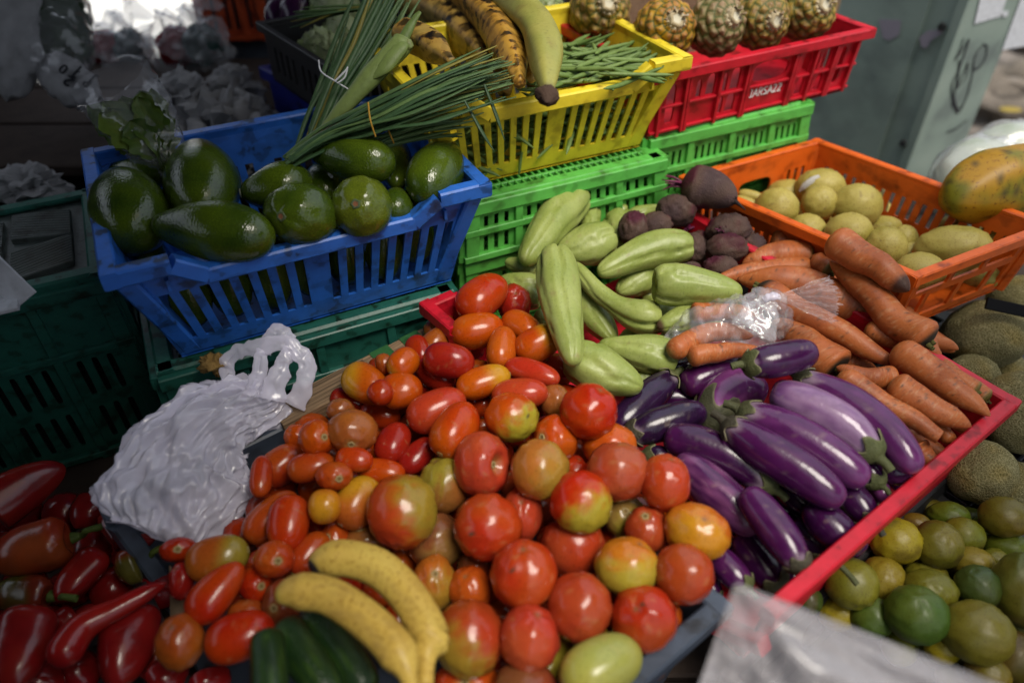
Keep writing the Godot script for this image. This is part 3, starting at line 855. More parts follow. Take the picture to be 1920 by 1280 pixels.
		"carrot":
			if o.get("crown", "") in ["green", "black"]:      # stubs of the cut leaves
				var rr2 := RandomNumberGenerator.new()
				rr2.seed = int(s * 100.0)
				for k in 4:
					var q := (pts[0] as Vector3) + Vector3(rr2.randf_range(-1, 1), rr2.randf_range(-1, 1), rr2.randf_range(-1, 1)) * R * 0.22
					part("leaf_stub", tube([q - t0 * 0.003, q + t0 * R * rr2.randf_range(0.08, 0.25)], [R * 0.16, R * 0.11], 7, 3, Color(0.1, 0.085, 0.03).lerp(Color(0.16, 0.16, 0.05), rr2.randf())), M.scar, root2)
		"eggplant":
			if not o.has("nocal"): calyx(root2, pts, R, s, o)
		"beet":
			part("root_tip", tube([spline(pts, 0.95), pts[pts.size() - 1], pts[pts.size() - 1] + t1 * 0.02 + Vector3(0, -0.006, 0)], [R * 0.22, R * 0.1, 0.0008], 8, 4, Color(0.03, 0.02, 0.02)), M.beet, root2)
			beet_stalks(root2, spline(pts, 0.02), t0, 11, 0.036)
		"plantain":
			if o.has("stalk"):
				var e0: Vector3 = pts[pts.size() - 1]
				part("stalk_end", tube([e0 - t1 * 0.012, e0 + t1 * 0.004, e0 + t1 * 0.02], [R * 0.42, R * 0.62, R * 0.3, 0.001], 9, 4, Color(0.1, 0.065, 0.05), 0.8, Vector3.ZERO, 0.003, 14.0), M.stone, root2)
		"pepper":
			if o.has("stem"):
				var up := Vector3(0.2, 0.9, 0.35).normalized()
				var b: Vector3 = spline(pts, 0.03)
				part("stem", tube([b, b + t0 * 0.012, b + t0 * 0.02 + up * 0.012, b + t0 * 0.036 + up * 0.01], [0.0075, 0.004, 0.0038, 0.0045], 8, 4, Color(0.09, 0.13, 0.022)), M.calyx, root2)

func patch(c: Vector3, z: Vector3, y: Vector3, r: float, size: float) -> ArrayMesh:
	var x := y.cross(z)
	var v := PackedVector3Array()
	var cc := PackedColorArray()
	for i in 9:
		for j in 24:
			var a := TAU * j / 24
			var q := i / 8.0
			var w := size * q * (1.0 + 0.35 * nz.get_noise_2d(cos(a) * 40.0, sin(a) * 40.0))
			var d := (z + x * cos(a) * w + y * (sin(a) * w + 0.15)).normalized()
			v.append(c + d * (r * 1.022 - 0.0012 * q * q * q * 2.0))
			cc.append(Color(0.055, 0.03, 0.03).lerp(Color(0.09, 0.06, 0.03), clampf(0.5 + nf.get_noise_3dv(d * 400.0), 0, 1)))
	return grid_mesh(v, cc, 9, 24, true)

func beet_stalks(root: Node3D, p: Vector3, dir: Vector3, n: int, ln: float) -> void:
	var r := RandomNumberGenerator.new()
	r.seed = int(absf(p.x) * 1e6) + n
	for k in n:
		var d := (dir + Vector3(r.randf_range(-0.7, 0.7), r.randf_range(-0.4, 0.6), r.randf_range(-0.7, 0.7))).normalized()
		var l := ln * r.randf_range(0.4, 1.0)
		var q := p + Vector3(r.randf_range(-1, 1), r.randf_range(-1, 1), r.randf_range(-1, 1)) * 0.004
		part("stalk", tube([q - d * 0.004, q + d * l * 0.5 + Vector3(0, 0.002, 0), q + d * l], [0.0026, 0.0022, 0.0012], 6, 3, Color(0.2, 0.02, 0.085).lerp(Color(0.07, 0.015, 0.03), r.randf()), 0.6), M.magenta, root)

func calyx(root: Node3D, pts: Array, R: float, s: float, o: Dictionary) -> void:
	var v := PackedVector3Array()
	var c := PackedColorArray()
	var ref := Vector3(0.1, 0.2, 0.97)
	var green := clampf(0.5 + 0.5 * sin(s * 5.0), 0.0, 1.0)
	var ca := Color(0.05, 0.045, 0.032).lerp(Color(0.1, 0.115, 0.04), green)
	var cb := Color(0.09, 0.08, 0.055).lerp(Color(0.15, 0.165, 0.065), green)
	var nu := 16
	var nv := 40
	var span := clampf(R * 1.05 / (pts[0] as Vector3).distance_to(pts[pts.size() - 1]), 0.12, 0.4)
	for i in nu + 1:
		for j in nv:
			var a := TAU * j / nv
			var lobe := pow(0.5 + 0.5 * cos(5.0 * a + s), 1.2)
			var reach := span * (0.5 + 0.45 * lobe + 0.12 * nz.get_noise_2d(cos(a) * 30.0 + s * 20.0, sin(a) * 30.0))
			var t := pow(float(i) / nu, 1.4) * reach
			var p := spline(pts, t)
			var tan := (spline(pts, t + 0.02) - spline(pts, maxf(t - 0.02, 0.0))).normalized()
			var b1 := (ref - tan * ref.dot(tan)).normalized()
			var b2 := tan.cross(b1)
			var d := b1 * cos(a) + b2 * sin(a)
			var r := maxf(profile("eggplant", t, o) * R * 1.0, R * 0.22)
			var lift := 0.0012 + R * 0.06 + R * 0.07 * (nz.get_noise_3dv((p + d * r) * 500.0)) + R * 0.06 * pow(float(i) / nu, 4.0)
			if i == nu: lift -= 0.002
			var q := p + d * (r + lift) - tan * R * 0.1 * (1.0 - float(i) / nu)
			v.append(q)
			c.append(ca.lerp(cb, clampf(0.4 + nf.get_noise_2d(a * 120.0, t * 300.0), 0, 1)).lerp(Color(0.4, 0.35, 0.2), sm(0.88, 1.0, float(i) / nu) * 0.5))
	var cap := part("calyx", grid_mesh(v, c, nu + 1, nv), M.calyx, root)
	var t0: Vector3 = (spline(pts, 0.0) - spline(pts, 0.05)).normalized()
	var b: Vector3 = pts[0]
	var l := R * (2.2 if o.has("longstem") else 0.75)
	part("stem", tube([b + t0 * -R * 0.1, b + t0 * l * 0.5 + Vector3(0, 0.002, 0), b + t0 * l], [R * 0.3, R * 0.2, R * 0.2], 10, 5, ca.lerp(cb, 0.4)), M.calyx, cap)

# ---------------------------------------------------------------- crates
func crate(called: String, label: String, top: Array, bot: Array, m: Material, thick: float, walls: Array, rim_hw: float, rim_hh: float, base := true) -> Node3D:
	# top and bot: corners near-left, near-right, far-right, far-left; walls: [holes, dip] for near, right, far, left
	var org: Vector3 = (bot[0] + bot[1] + bot[2] + bot[3]) / 4.0
	var root := thing(called, label, "crate", org)
	var t := []
	var b := []
	for k in 4:
		t.append(top[k] - org)
		b.append(bot[k] - org)
	var names := ["front_wall", "side_wall", "back_wall", "side_wall"]
	for k in 4:
		var s := Solid.new()
		var k2 := (k + 1) % 4
		var cfg: Array = walls[k] if k < walls.size() else []
		var holes: Array = cfg[0] if cfg.size() else []
		var dip: Array = cfg[1] if cfg.size() > 1 else []
		panel(s, b[k], b[k2], t[k2], t[k], thick, holes, dip)
		var wall := part(names[k], s.mesh(), m, root)
		if rim_hw > 0.0:
			var rs := Solid.new()
			var line := dip if dip.size() else [[0.0, 1.0], [1.0, 1.0]]
			var out: Vector3 = ((b[k2] - b[k]).cross(t[k] - b[k])).normalized()
			var along: Vector3 = (t[k2] - t[k]).normalized()
			for q in line.size() - 1:
				var a0: Vector3 = b[k].lerp(b[k2], line[q][0]).lerp(t[k].lerp(t[k2], line[q][0]), line[q][1])
				var a1: Vector3 = b[k].lerp(b[k2], line[q + 1][0]).lerp(t[k].lerp(t[k2], line[q + 1][0]), line[q + 1][1])
				if q == 0: a0 -= along * rim_hw * 1.5
				if q == line.size() - 2: a1 += along * rim_hw * 1.5
				var dy := Vector3.UP * (0.0007 if k % 2 else 0.0)
				rs.bar(a0 + out * rim_hw * 0.55 + dy, a1 + out * rim_hw * 0.55 + dy, Vector3.UP, rim_hw, rim_hh)
			part("rim", rs.mesh(), m, wall)
	if base:
		var bs := Solid.new()
		var nn := Vector3.UP * 0.004
		bs.quad(b[0] + nn, b[3] + nn, b[2] + nn, b[1] + nn)
		bs.quad(b[0] - nn, b[1] - nn, b[2] - nn, b[3] - nn)
		part("base", bs.mesh(), m, root)
	return root

func corners(fl: Vector3, yaw: float, w: float, d: float, y: float) -> Array:
	var u := Vector3(cos(deg_to_rad(yaw)), 0, -sin(deg_to_rad(yaw)))
	var b := Vector3(-sin(deg_to_rad(yaw)), 0, -cos(deg_to_rad(yaw)))
	var p := Vector3(fl.x, y, fl.z)
	return [p, p + u * w, p + u * w + b * d, p + b * d]

func inset(c: Array, by: float, y: float) -> Array:
	var m: Vector3 = (c[0] + c[1] + c[2] + c[3]) / 4.0
	var o := []
	var u: Vector3 = (c[1] - c[0]).normalized()
	var b: Vector3 = (c[3] - c[0]).normalized()
	o.append(c[0] + (u + b) * by)
	o.append(c[1] + (-u + b) * by)
	o.append(c[2] + (-u - b) * by)
	o.append(c[3] + (u - b) * by)
	for k in 4: o[k].y = y
	return o

func slots(n: int, gap_after: int, u0: float, u1: float, gap: float, v0: float, v1: float, fill: float) -> Array:
	var o := []
	var pitch := (u1 - u0 - gap) / n
	for k in n:
		var u := u0 + pitch * k + (gap if k >= gap_after else 0.0)
		o.append(rect(u + pitch * (1.0 - fill) / 2, v0, u + pitch * (1.0 + fill) / 2, v1))
	return o

func dip_crate(called: String, label: String, top: Array, bot: Array, m: Material) -> void:
	# shallow basket whose long front edge dips in the middle, slotted walls
	var front := slots(16, 8, 0.04, 0.96, 0.05, 0.15, 0.69, 0.52)
	var dip := [[0.0, 1.0], [0.13, 1.0], [0.2, 0.83], [0.8, 0.83], [0.87, 1.0], [1.0, 1.0]]
	var side := slots(8, 4, 0.1, 0.9, 0.06, 0.2, 0.6, 0.45)
	var r := crate(called, label, top, bot, m, 0.004, [[front, dip], [side], [slots(16, 8, 0.04, 0.96, 0.05, 0.15, 0.69, 0.52)], [side]], 0.010, 0.011)
	# stacking posts inside the corners and little brackets under the rim
	var org: Vector3 = r.position
	for k in 4:
		var s := Solid.new()
		var c0: Vector3 = bot[k] - org
		var c1: Vector3 = top[k] - org
		var ctr := Vector3.ZERO
		var in0 := (ctr - Vector3(c0.x, 0, c0.z)).normalized() * 0.02
		s.bar(c0 + in0 + Vector3.UP * 0.004, c1 + in0 * 0.4 - Vector3.UP * 0.012, (top[1] - top[0]).normalized(), 0.012, 0.012)
		part("corner_post", s.mesh(), m, r)
	for u in [0.1, 0.9]:
		var s2 := Solid.new()
		var e: Vector3 = bot[0].lerp(bot[1], u).lerp(top[0].lerp(top[1], u), 0.86) - org
		var out: Vector3 = ((bot[1] - bot[0]).cross(top[0] - bot[0])).normalized()
		s2.bar(e + out * 0.004, e + out * 0.004 - Vector3.UP * 0.016, out, 0.0022, 0.004)
		part("bracket", s2.mesh(), m, r)

func stack_crate(called: String, label: String, fl: Vector3, yaw: float, w: float, d: float, y0: float, y1: float, m: Material, posts: int, per: int, rows: int, ribbed := 0, band := 0.18) -> Node3D:
	# an upturned crate: its floor is the top face, walls with posts and rows of slots
	var top := corners(fl, yaw, w, d, y1)
	var bot := inset(top, -0.008, y0)
	var org: Vector3 = (bot[0] + bot[1] + bot[2] + bot[3]) / 4.0
	var root := thing(called, label, "crate", org)
	var nm := ["front_wall", "side_wall", "back_wall", "side_wall"]
	for k in 4:
		var k2 := (k + 1) % 4
		var a0: Vector3 = bot[k] - org
		var a1: Vector3 = bot[k2] - org
		var b0: Vector3 = top[k] - org
		var b1: Vector3 = top[k2] - org
		var np := posts if k % 2 == 0 else maxi(2, posts - 1)
		var holes := []
		for i in np:
			var u0 := (i + 0.12) / np
			var u1 := (i + 0.88) / np
			for j in per:
				var x0 := lerpf(u0, u1, (j + 0.3) / per)
				var x1 := lerpf(u0, u1, (j + 0.72) / per)
				for q in rows:
					var each := (0.9 - band) / rows
					var v0 := 0.1 + q * each
					holes.append(oval(x0, v0, x1, v0 + each - 0.07, 6.0) if ribbed else rect(x0, v0, x1, v0 + each - 0.08))
		var s := Solid.new()
		panel(s, a0, a1, b1, b0, 0.004, holes)
		var wall := part(nm[k], s.mesh(), m, root)
		var out: Vector3 = ((a1 - a0).cross(b0 - a0)).normalized()
		for i in np + 1:
			var u := clampf(float(i) / np, 0.035, 0.965)
			var p0 := a0.lerp(a1, u)
			var p1 := b0.lerp(b1, u)
			var s2 := Solid.new()
			s2.bar(p0 + out * 0.003, p1.lerp(p0, 0.02) + out * 0.003, out, 0.011 if i == 0 or i == np else 0.0065, 0.004)
			part("post", s2.mesh(), m, wall)
		for h in ([0.03, 0.5, 0.93] if not ribbed else [0.03, 1.0 - band - 0.02, 0.95]):
			var s3 := Solid.new()
			s3.bar(a0.lerp(b0, h) + out * 0.003, a1.lerp(b1, h) + out * 0.003, out, 0.0055 if h < 0.9 else 0.010, 0.005 if h < 0.9 else 0.007)
			part("rail", s3.mesh(), m, wall)
	# the floor, now on top: a frame with a ribbed or latticed field
	var t := []
	for k in 4: t.append(top[k] - org)
	var u2: Vector3 = (t[1] - t[0]).normalized()
	var b2: Vector3 = (t[3] - t[0]).normalized()
	var fs := Solid.new()
	panel(fs, t[0] - Vector3.UP * 0.006, t[1] - Vector3.UP * 0.006, t[2] - Vector3.UP * 0.006, t[3] - Vector3.UP * 0.006, 0.003, [])
	var floor_sheet := part("floor_sheet", fs.mesh(), M.glaregreen if ribbed else m, root)
	var rs := Solid.new()
	for k in 4:
		var k3 := (k + 1) % 4
		var inw: Vector3 = [b2, -u2, -b2, u2][k]
		rs.bar(t[k] + inw * 0.012, t[k3] + inw * 0.012, Vector3.UP, 0.012, 0.005, 0.7)
	part("floor_edge", rs.mesh(), m, floor_sheet)
	if ribbed:
		# herringbone of fine ribs in fields
		var nfield := 4
		for q in nfield:
			var s4 := Solid.new()
			var uA := 0.03 + q * (w - 0.06) / nfield
			var uB := uA + (w - 0.06) / nfield - 0.012
			for half in 2:
				var dA := 0.035 + half * (d - 0.07) / 2.0
				var dB := dA + (d - 0.07) / 2.0 - 0.004
				var nn := 12
				for i in nn:
					var f := (i + 0.5) / nn
					var sl := 0.016 * (1 if half == 0 else -1)
					var e0: Vector3 = t[0] + u2 * uA + b2 * clampf(lerpf(dA, dB, f) - sl, dA, dB)
					var e1: Vector3 = t[0] + u2 * uB + b2 * clampf(lerpf(dA, dB, f) + sl, dA, dB)
					s4.bar(e0 - Vector3.UP * 0.002, e1 - Vector3.UP * 0.002, Vector3.UP, 0.0026, 0.005, 0.6)
			part("floor_ribs", s4.mesh(), M.glaregreen, floor_sheet).set_meta("kind", "stuff")
	else:
		var s5 := Solid.new()
		for i in 30:
			var f := (i + 0.5) / 30.0
			s5.bar(t[0] + u2 * w * f + b2 * 0.02, t[0] + u2 * w * f + b2 * (d - 0.02), Vector3.UP, 0.002, 0.004, 0.4)
		for i in 12:
			var f2 := (i + 0.5) / 12.0
			s5.bar(t[0] + u2 * 0.02 + b2 * d * f2, t[1] - u2 * 0.02 + b2 * d * f2, Vector3.UP, 0.003, 0.0042, 0.4)
		part("floor_lattice", s5.mesh(), m, floor_sheet).set_meta("kind", "stuff")
	return root

func aty(px: float, py: float, y: float) -> Vector3:
	var r := RIGHT * (px - 960.0) / FOC + UPV * (640.0 - py) / FOC + FWD
	return EYE + r * ((y - EYE.y) / r.y)

func onto(px: float, py: float, p: Vector3, n: Vector3) -> Vector3:
	var r := RIGHT * (px - 960.0) / FOC + UPV * (640.0 - py) / FOC + FWD
	return EYE + r * ((p - EYE).dot(n) / r.dot(n))

func structure(called: String, mesh: Mesh, m: Material, where := Vector3.ZERO) -> MeshInstance3D:
	var o := MeshInstance3D.new()
	o.name = numbered(called)
	o.mesh = mesh
	o.material_override = m
	add_child(o)
	o.position = where
	o.set_meta("kind", "structure")
	return o

func box_mesh(h: Vector3) -> ArrayMesh:
	var s := Solid.new()
	s.box(Vector3.ZERO, Vector3(h.x, 0, 0), Vector3(0, h.y, 0), Vector3(0, 0, h.z))
	return s.mesh()

# ---------------------------------------------------------------- the stall and what stands round it
func make_setting() -> void:
	var gm := PlaneMesh.new()
	gm.size = Vector2(80, 80)
	structure("ground", gm, M.concrete)
	# tarpaulin roof on posts
	var roof := thing("tarpaulin_roof", "dark tarpaulin roof over the stall plus a second sheet added for shade", "roof", Vector3(-0.9, 1.72, -1.0))
	var v := PackedVector3Array()
	var c := PackedColorArray()
	for i in 13:
		for j in 13:
			v.append(Vector3(lerpf(ROOF[0], ROOF[1], j / 12.0) + 0.9, 0.06 * sin(j * 0.9) * sin(i * 0.7), lerpf(ROOF[2], ROOF[3], i / 12.0) + 1.0))
			c.append(Color.WHITE)
	part("sheet", grid_mesh(v, c, 13, 13, false), M.tarp, roof)
	v = PackedVector3Array()
	for i in 13:
		for j in 13:
			v.append(Vector3(lerpf(ROOF2[0], ROOF2[1], j / 12.0) + 0.9, 0.05 * sin(j * 0.8) * sin(i * 0.9), lerpf(ROOF2[2], ROOF2[3], i / 12.0) + 1.0))
	part("sheet", grid_mesh(v, c, 13, 13, false), M.tarp, roof)
	for p in [Vector3(-1.5, 0, -2.0), Vector3(-1.48, 0, 0.55), Vector3(0.02, 0, 0.57), Vector3(0.83, 0, 0.57), Vector3(2.25, 0, 0.57), Vector3(2.25, 0, -0.68)]:
		var s := Solid.new()
		s.bar(p - roof.position, Vector3(p.x, 1.74, p.z) - roof.position, Vector3.RIGHT, 0.025, 0.025)
		part("post", s.mesh(), M.darkwood, roof)
	var sc := thing("added_side_curtain", "added dark curtain blocking light along the left and behind the view", "curtain", Vector3(-1.45, 0, 0))  # unseen, added to hold back light from the left and from behind
	v = PackedVector3Array()
	c = PackedColorArray()
	for i in 3:
		for j in 40:
			var z := lerpf(ADDED_CURTAIN[0], ADDED_CURTAIN[1], j / 39.0)
			v.append(Vector3(0.04 * sin(j * 1.3), i * 0.62, z))
			c.append(Color.WHITE)
	part("sheet", grid_mesh(v, c, 3, 40, false), M.tarp, sc)
	v = PackedVector3Array()
	for i in 3:
		for j in 30:
			v.append(Vector3(lerpf(0.0, 1.45, j / 29.0), i * 0.86, 0.3 + 0.03 * sin(j * 1.7)))
	c.resize(90)
	part("sheet", grid_mesh(v, c, 3, 30, false), M.tarp, sc)
	var bc := thing("added_back_curtain", "added dark curtain keeping light out across the back, with a gap", "curtain", Vector3(0, 0, -2.05))  # added to stop back light leaking into the stall
	for q in [[-2.6, -1.22, 0.0, 1.7], [-0.80, 0.45, 0.0, 1.7], [-1.22, -0.72, 0.0, 0.6]]:
		v = PackedVector3Array()
		c = PackedColorArray()
		for i in 2:
			for j in 24:
				v.append(Vector3(lerpf(q[0], q[1], j / 23.0), q[2 + i], 0.03 * sin(j * 1.4)))
				c.append(Color.WHITE)
		part("sheet", grid_mesh(v, c, 2, 24, false), M.tarp, bc)
	var wl := thing("daylight_tarpaulin", "added white tarpaulin tilted to the sun for the bright daylight outside", "tarpaulin", Vector3(-2.1, 0, -4.3))  # made-up sloping sheet that catches sun, so outside daylight reads white
	var wf := part("sheet", box_mesh(Vector3(1.4, 1.0, 0.03)), M.wall, wl)
	wf.position.y = 0.42
	wf.rotation.x = -1.0
	# table
	var tb := thing("plank_table", "dark plank table carrying all the crates", "table", Vector3(0.05, 0, -0.9))
	for k in 9:
		var s := Solid.new()
		s.bar(Vector3(-1.25, 0.462, -0.78 + k * 0.19), Vector3(1.2, 0.462, -0.78 + k * 0.19), Vector3.UP, 0.092, 0.014)
		part("plank", s.mesh(), M.darkwood, tb)
	for p in [Vector3(-1.15, 0, -0.7), Vector3(1.1, 0, -0.7), Vector3(-1.15, 0, 0.65), Vector3(1.1, 0, 0.65)]:
		var s := Solid.new()
		s.bar(p, p + Vector3.UP * 0.447, Vector3.RIGHT, 0.035, 0.035)
		part("leg", s.mesh(), M.darkwood, tb)
	make_cabinet()
	# rubble on the ground beyond
	var rr := RandomNumberGenerator.new()
	rr.seed = 12
	for k in 16:
		var p := Vector3(rr.randf_range(1.75, 3.6), 0, rr.randf_range(-2.7, -4.8))
		var r := rr.randf_range(0.06, 0.2)
		var col := Color(0.2, 0.17, 0.14).lerp(Color(0.32, 0.28, 0.24), rr.randf())
		single("rubble_stone", ball(Vector3(r, 0, 0), Vector3(0, r * 0.6, 0), Vector3(0, 0, r * 0.85), 10, 14, col, r * 0.5, 1.2, p), M.stone, p + Vector3.UP * r * 0.3, "grey-brown stone in the rubble beyond the cabinet", "stone", "rubble stones beyond the cabinet")
	var lv := ball(Vector3(0.05, 0, 0), Vector3(0, 0.004, 0), Vector3(0, 0, 0.03), 6, 12, Color(0.45, 0.33, 0.05))
	single("fallen_leaf", lv, M.leaf, aty(1896, 205, 0.1), "yellow fallen leaf on the rubble", "leaf")

func make_cabinet() -> void:
	var e := Vector3(1.077, 0, -1.855)
	var fu := Vector3(0.6, 0, 0.8)        # along the wide face towards the near edge
	var su := Vector3(0.8, 0, -0.6)       # along the narrow face away from that edge
	var root := thing("electrical_cabinet", "grey-green steel cabinet with graffiti and paper scraps behind the pineapples", "cabinet", e)
	var up := Vector3.UP
	var s := Solid.new()
	s.box(-fu * 0.5 + su * 0.15 + up * 0.75, fu * 0.5, up * 0.75, su * 0.15)
	part("housing", s.mesh(), M.cabinet, root)
	var nf1 := -su      # outward from the wide face
	var d := Solid.new()
	d.box(-fu * 0.545 + nf1 * 0.004 + up * 0.75, fu * 0.455, up * 0.72, nf1 * 0.004)
	var door := part("door", d.mesh(), M.cabinet, root)
	var ed := Solid.new()
	ed.bar(-fu * 0.012 + nf1 * 0.005, -fu * 0.012 + nf1 * 0.005 + up * 1.5, nf1, 0.012, 0.005)
	part("edge_strip", ed.mesh(), M.cabinet, root)
	var n0 := e + nf1 * 0.009
	for p in [[1768, 50], [1695, 268]]:
		var q := onto(p[0], p[1], n0, nf1) - e
		var b := CylinderMesh.new()
		b.top_radius = 0.0085
		b.bottom_radius = 0.01
		b.height = 0.008
		var o := part("bolt", b, M.bolt, door)
		o.transform = Transform3D(Basis(fu, nf1, fu.cross(nf1)), q + nf1 * 0.003)
	# torn paper residue on the door
	for pl in [[[1648, 36], [1690, 38], [1686, 66], [1668, 76], [1656, 72]], [[1724, 70], [1740, 58], [1772, 54], [1768, 62], [1746, 76], [1738, 90], [1728, 88]]]:
		flat_patch(door, "paper_residue", pl, n0 + nf1 * 0.0015, nf1, e, paint(lin(0.24, 0.22, 0.26), 0.85, 0.2))
	var nn := fu       # outward from the narrow face
	var m0 := e + nn * 0.001
	flat_patch(root, "paper_scrap", [[1842, -14], [1892, -14], [1878, 30], [1828, 45]], m0 + nn * 0.002, nn, e, M.paper)
	flat_patch(root, "paper_scrap", [[1880, 22], [1892, 20], [1890, 30], [1882, 32]], m0 + nn * 0.002, nn, e, M.paper)
	flat_patch(root, "paper_scrap", [[1918, -10], [1930, -10], [1930, 85], [1880, 94]], m0 + nn * 0.002, nn, e, M.paper)
	var strokes := [[[1808, 72], [1800, 95], [1792, 112], [1806, 92], [1818, 74], [1810, 100], [1800, 130], [1796, 160], [1808, 135], [1816, 118], [1812, 145], [1796, 165]],
		[[1845, 82], [1852, 88], [1848, 110], [1838, 125], [1826, 128], [1832, 100], [1845, 84]], [[1826, 128], [1822, 150], [1812, 185], [1798, 205], [1790, 180], [1798, 160]],
		[[1800, 130], [1786, 160], [1790, 195], [1800, 210], [1818, 170]], [[1776, 248], [1795, 240], [1815, 224]], [[1800, 112], [1796, 150], [1786, 200]]]
	for st in strokes:
		var pts := []
		for q in st: pts.append(onto(q[0], q[1], m0 + nn * 0.001, nn) - e)
		part("graffiti_stroke", tube(pts, [0.0022, 0.003, 0.002], 6, 6, Color(0.03, 0.03, 0.03), 0.25, nn), M.ink, root)

func flat_patch(root: Node, called: String, pl: Array, p: Vector3, n: Vector3, org: Vector3, m: Material) -> void:
	var s := Solid.new()
	var q := []
	for e in pl: q.append(onto(e[0], e[1], p, n) - org)
	for k in range(1, q.size() - 1):
		s.tri(q[0], q[k], q[k + 1])
		s.tri(q[0] - n * 0.001, q[k + 1] - n * 0.001, q[k] - n * 0.001)
	for k in q.size():
		var k2 := (k + 1) % q.size()
		s.quad(q[k], q[k2], q[k2] - n * 0.001, q[k] - n * 0.001)
	part(called, s.mesh(), m, root)

func make_crates() -> void:
	var U := 26.0
	# blue basket with avocados
	var bt := corners(Vector3(-0.464, 0, -0.718), 27.0, 0.467, 0.334, 0.90)
	var bb := inset(bt, 0.034, 0.735)
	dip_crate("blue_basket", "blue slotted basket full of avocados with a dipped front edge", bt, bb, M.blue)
	# yellow basket with beans
	var yt := corners(Vector3(-0.113, 0, -1.0), 25.6, 0.415, 0.30, 0.985)
	var yb := inset(yt, 0.032, 0.838)
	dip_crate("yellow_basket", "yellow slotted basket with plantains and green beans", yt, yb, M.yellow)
	# red crate with pineapples
	var rb := corners(Vector3(0.23, 0, -1.192), 27.8, 0.46, 0.32, 0.852)
	var rtp := inset(rb, -0.006, 0.957)
	var fh := [oval(0.065, 0.16, 0.105, 0.82, 5.0)]
	for q in [[0.195, 0.218, 0.5, 0.8], [0.24, 0.28, 0.5, 0.86], [0.315, 0.337, 0.5, 0.82], [0.352, 0.395, 0.5, 0.88], [0.315, 0.335, 0.12, 0.42], [0.35, 0.392, 0.12, 0.45],
			[0.675, 0.692, 0.5, 0.82], [0.703, 0.742, 0.5, 0.88], [0.675, 0.692, 0.12, 0.4], [0.703, 0.74, 0.12, 0.44], [0.775, 0.792, 0.5, 0.82], [0.806, 0.842, 0.5, 0.86], [0.775, 0.79, 0.12, 0.4], [0.806, 0.84, 0.12, 0.43]]:
		fh.append(arch(q[0], q[2], q[1], q[3], 0.12))
	fh.append(oval(0.45, 0.52, 0.63, 0.86, 3.0))
	fh.append(oval(0.893, 0.16, 0.93, 0.82, 5.0))
	var sh := [oval(0.35, 0.5, 0.65, 0.85, 3.0), arch(0.12, 0.2, 0.2, 0.7, 0.12), arch(0.8, 0.2, 0.88, 0.7, 0.12)]
	var red := crate("red_crate", "bright red crate with arched windows holding the pineapples", rtp, rb, M.red, 0.004, [[fh], [sh], [sh], [sh]], 0.008, 0.009)
	var out: Vector3 = ((rb[1] - rb[0]).cross(rtp[0] - rb[0])).normalized()
	for u in [0.03, 0.14, 0.155, 0.295, 0.42, 0.435, 0.65, 0.665, 0.757, 0.86, 0.875, 0.97]:
		var s := Solid.new()
		s.bar(rb[0].lerp(rb[1], u) - red.position + out * 0.003, rtp[0].lerp(rtp[1], u) - red.position + out * 0.003, out, 0.003, 0.005)
		part("rib", s.mesh(), M.red, red)
	for h in [0.06, 0.47, 0.9]:
		var s := Solid.new()
		s.bar(rb[0].lerp(rtp[0], h) - red.position + out * 0.002, rb[1].lerp(rtp[1], h) - red.position + out * 0.002, out, 0.002, 0.003)
		part("rib", s.mesh(), M.red, red)
	var tm := TextMesh.new()
	var fnt := SystemFont.new()
	fnt.font_names = PackedStringArray(["Droid Sans"])
	tm.font = fnt
	tm.text = "IARSA22"
	tm.font_size = 32
	tm.pixel_size = 0.00062
	tm.depth = 0.001
	var txt := part("lettering", tm, M.white, red)
	var al: Vector3 = (rb[1] - rb[0]).normalized()
	txt.transform = Transform3D(Basis(al, out.cross(al).normalized(), out), rb[0].lerp(rb[1], 0.543).lerp(rtp[0].lerp(rtp[1], 0.543), 0.34) - red.position + out * 0.001)
	txt.set_meta("label", "scrawled white crate lettering")
	# green crates, upturned, under yellow and red
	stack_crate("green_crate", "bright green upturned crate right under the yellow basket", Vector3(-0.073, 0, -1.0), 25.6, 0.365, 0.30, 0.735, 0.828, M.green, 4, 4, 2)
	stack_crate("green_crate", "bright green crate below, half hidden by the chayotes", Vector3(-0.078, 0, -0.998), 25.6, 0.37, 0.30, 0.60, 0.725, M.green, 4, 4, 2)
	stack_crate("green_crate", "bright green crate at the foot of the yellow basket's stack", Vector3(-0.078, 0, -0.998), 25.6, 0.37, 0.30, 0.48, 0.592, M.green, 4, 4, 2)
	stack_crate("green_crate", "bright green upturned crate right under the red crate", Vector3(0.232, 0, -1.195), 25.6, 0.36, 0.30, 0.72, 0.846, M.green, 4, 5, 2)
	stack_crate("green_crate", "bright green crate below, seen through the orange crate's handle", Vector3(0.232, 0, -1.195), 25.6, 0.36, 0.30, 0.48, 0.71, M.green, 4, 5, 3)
	# dark green crates on the shaded side
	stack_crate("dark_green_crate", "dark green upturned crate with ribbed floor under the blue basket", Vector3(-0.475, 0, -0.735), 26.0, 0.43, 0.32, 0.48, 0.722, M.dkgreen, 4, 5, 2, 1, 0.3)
	stack_crate("dark_green_crate", "tall dark green upturned crate at the left edge with ribbed floor painted pale for glare", Vector3(-0.955, 0, -0.676), 26.0, 0.43, 0.27, 0.48, 0.80, M.dkgreen, 4, 4, 2, 1, 0.34)
	# red display crate with chayotes, beets, carrots and eggplants
	var lt := [Vector3(0.262, 0.712, -0.406), Vector3(0.641, 0.712, -0.692), Vector3(0.269, 0.758, -1.122), Vector3(-0.112, 0.758, -0.836)]
	var lb := []
	for q in lt: lb.append(q + Vector3(0.0, -0.13, 0.0))
	for k in 4: lb[k] = lb[k].lerp((lb[0] + lb[1] + lb[2] + lb[3]) / 4.0, 0.03)
	var lh := []
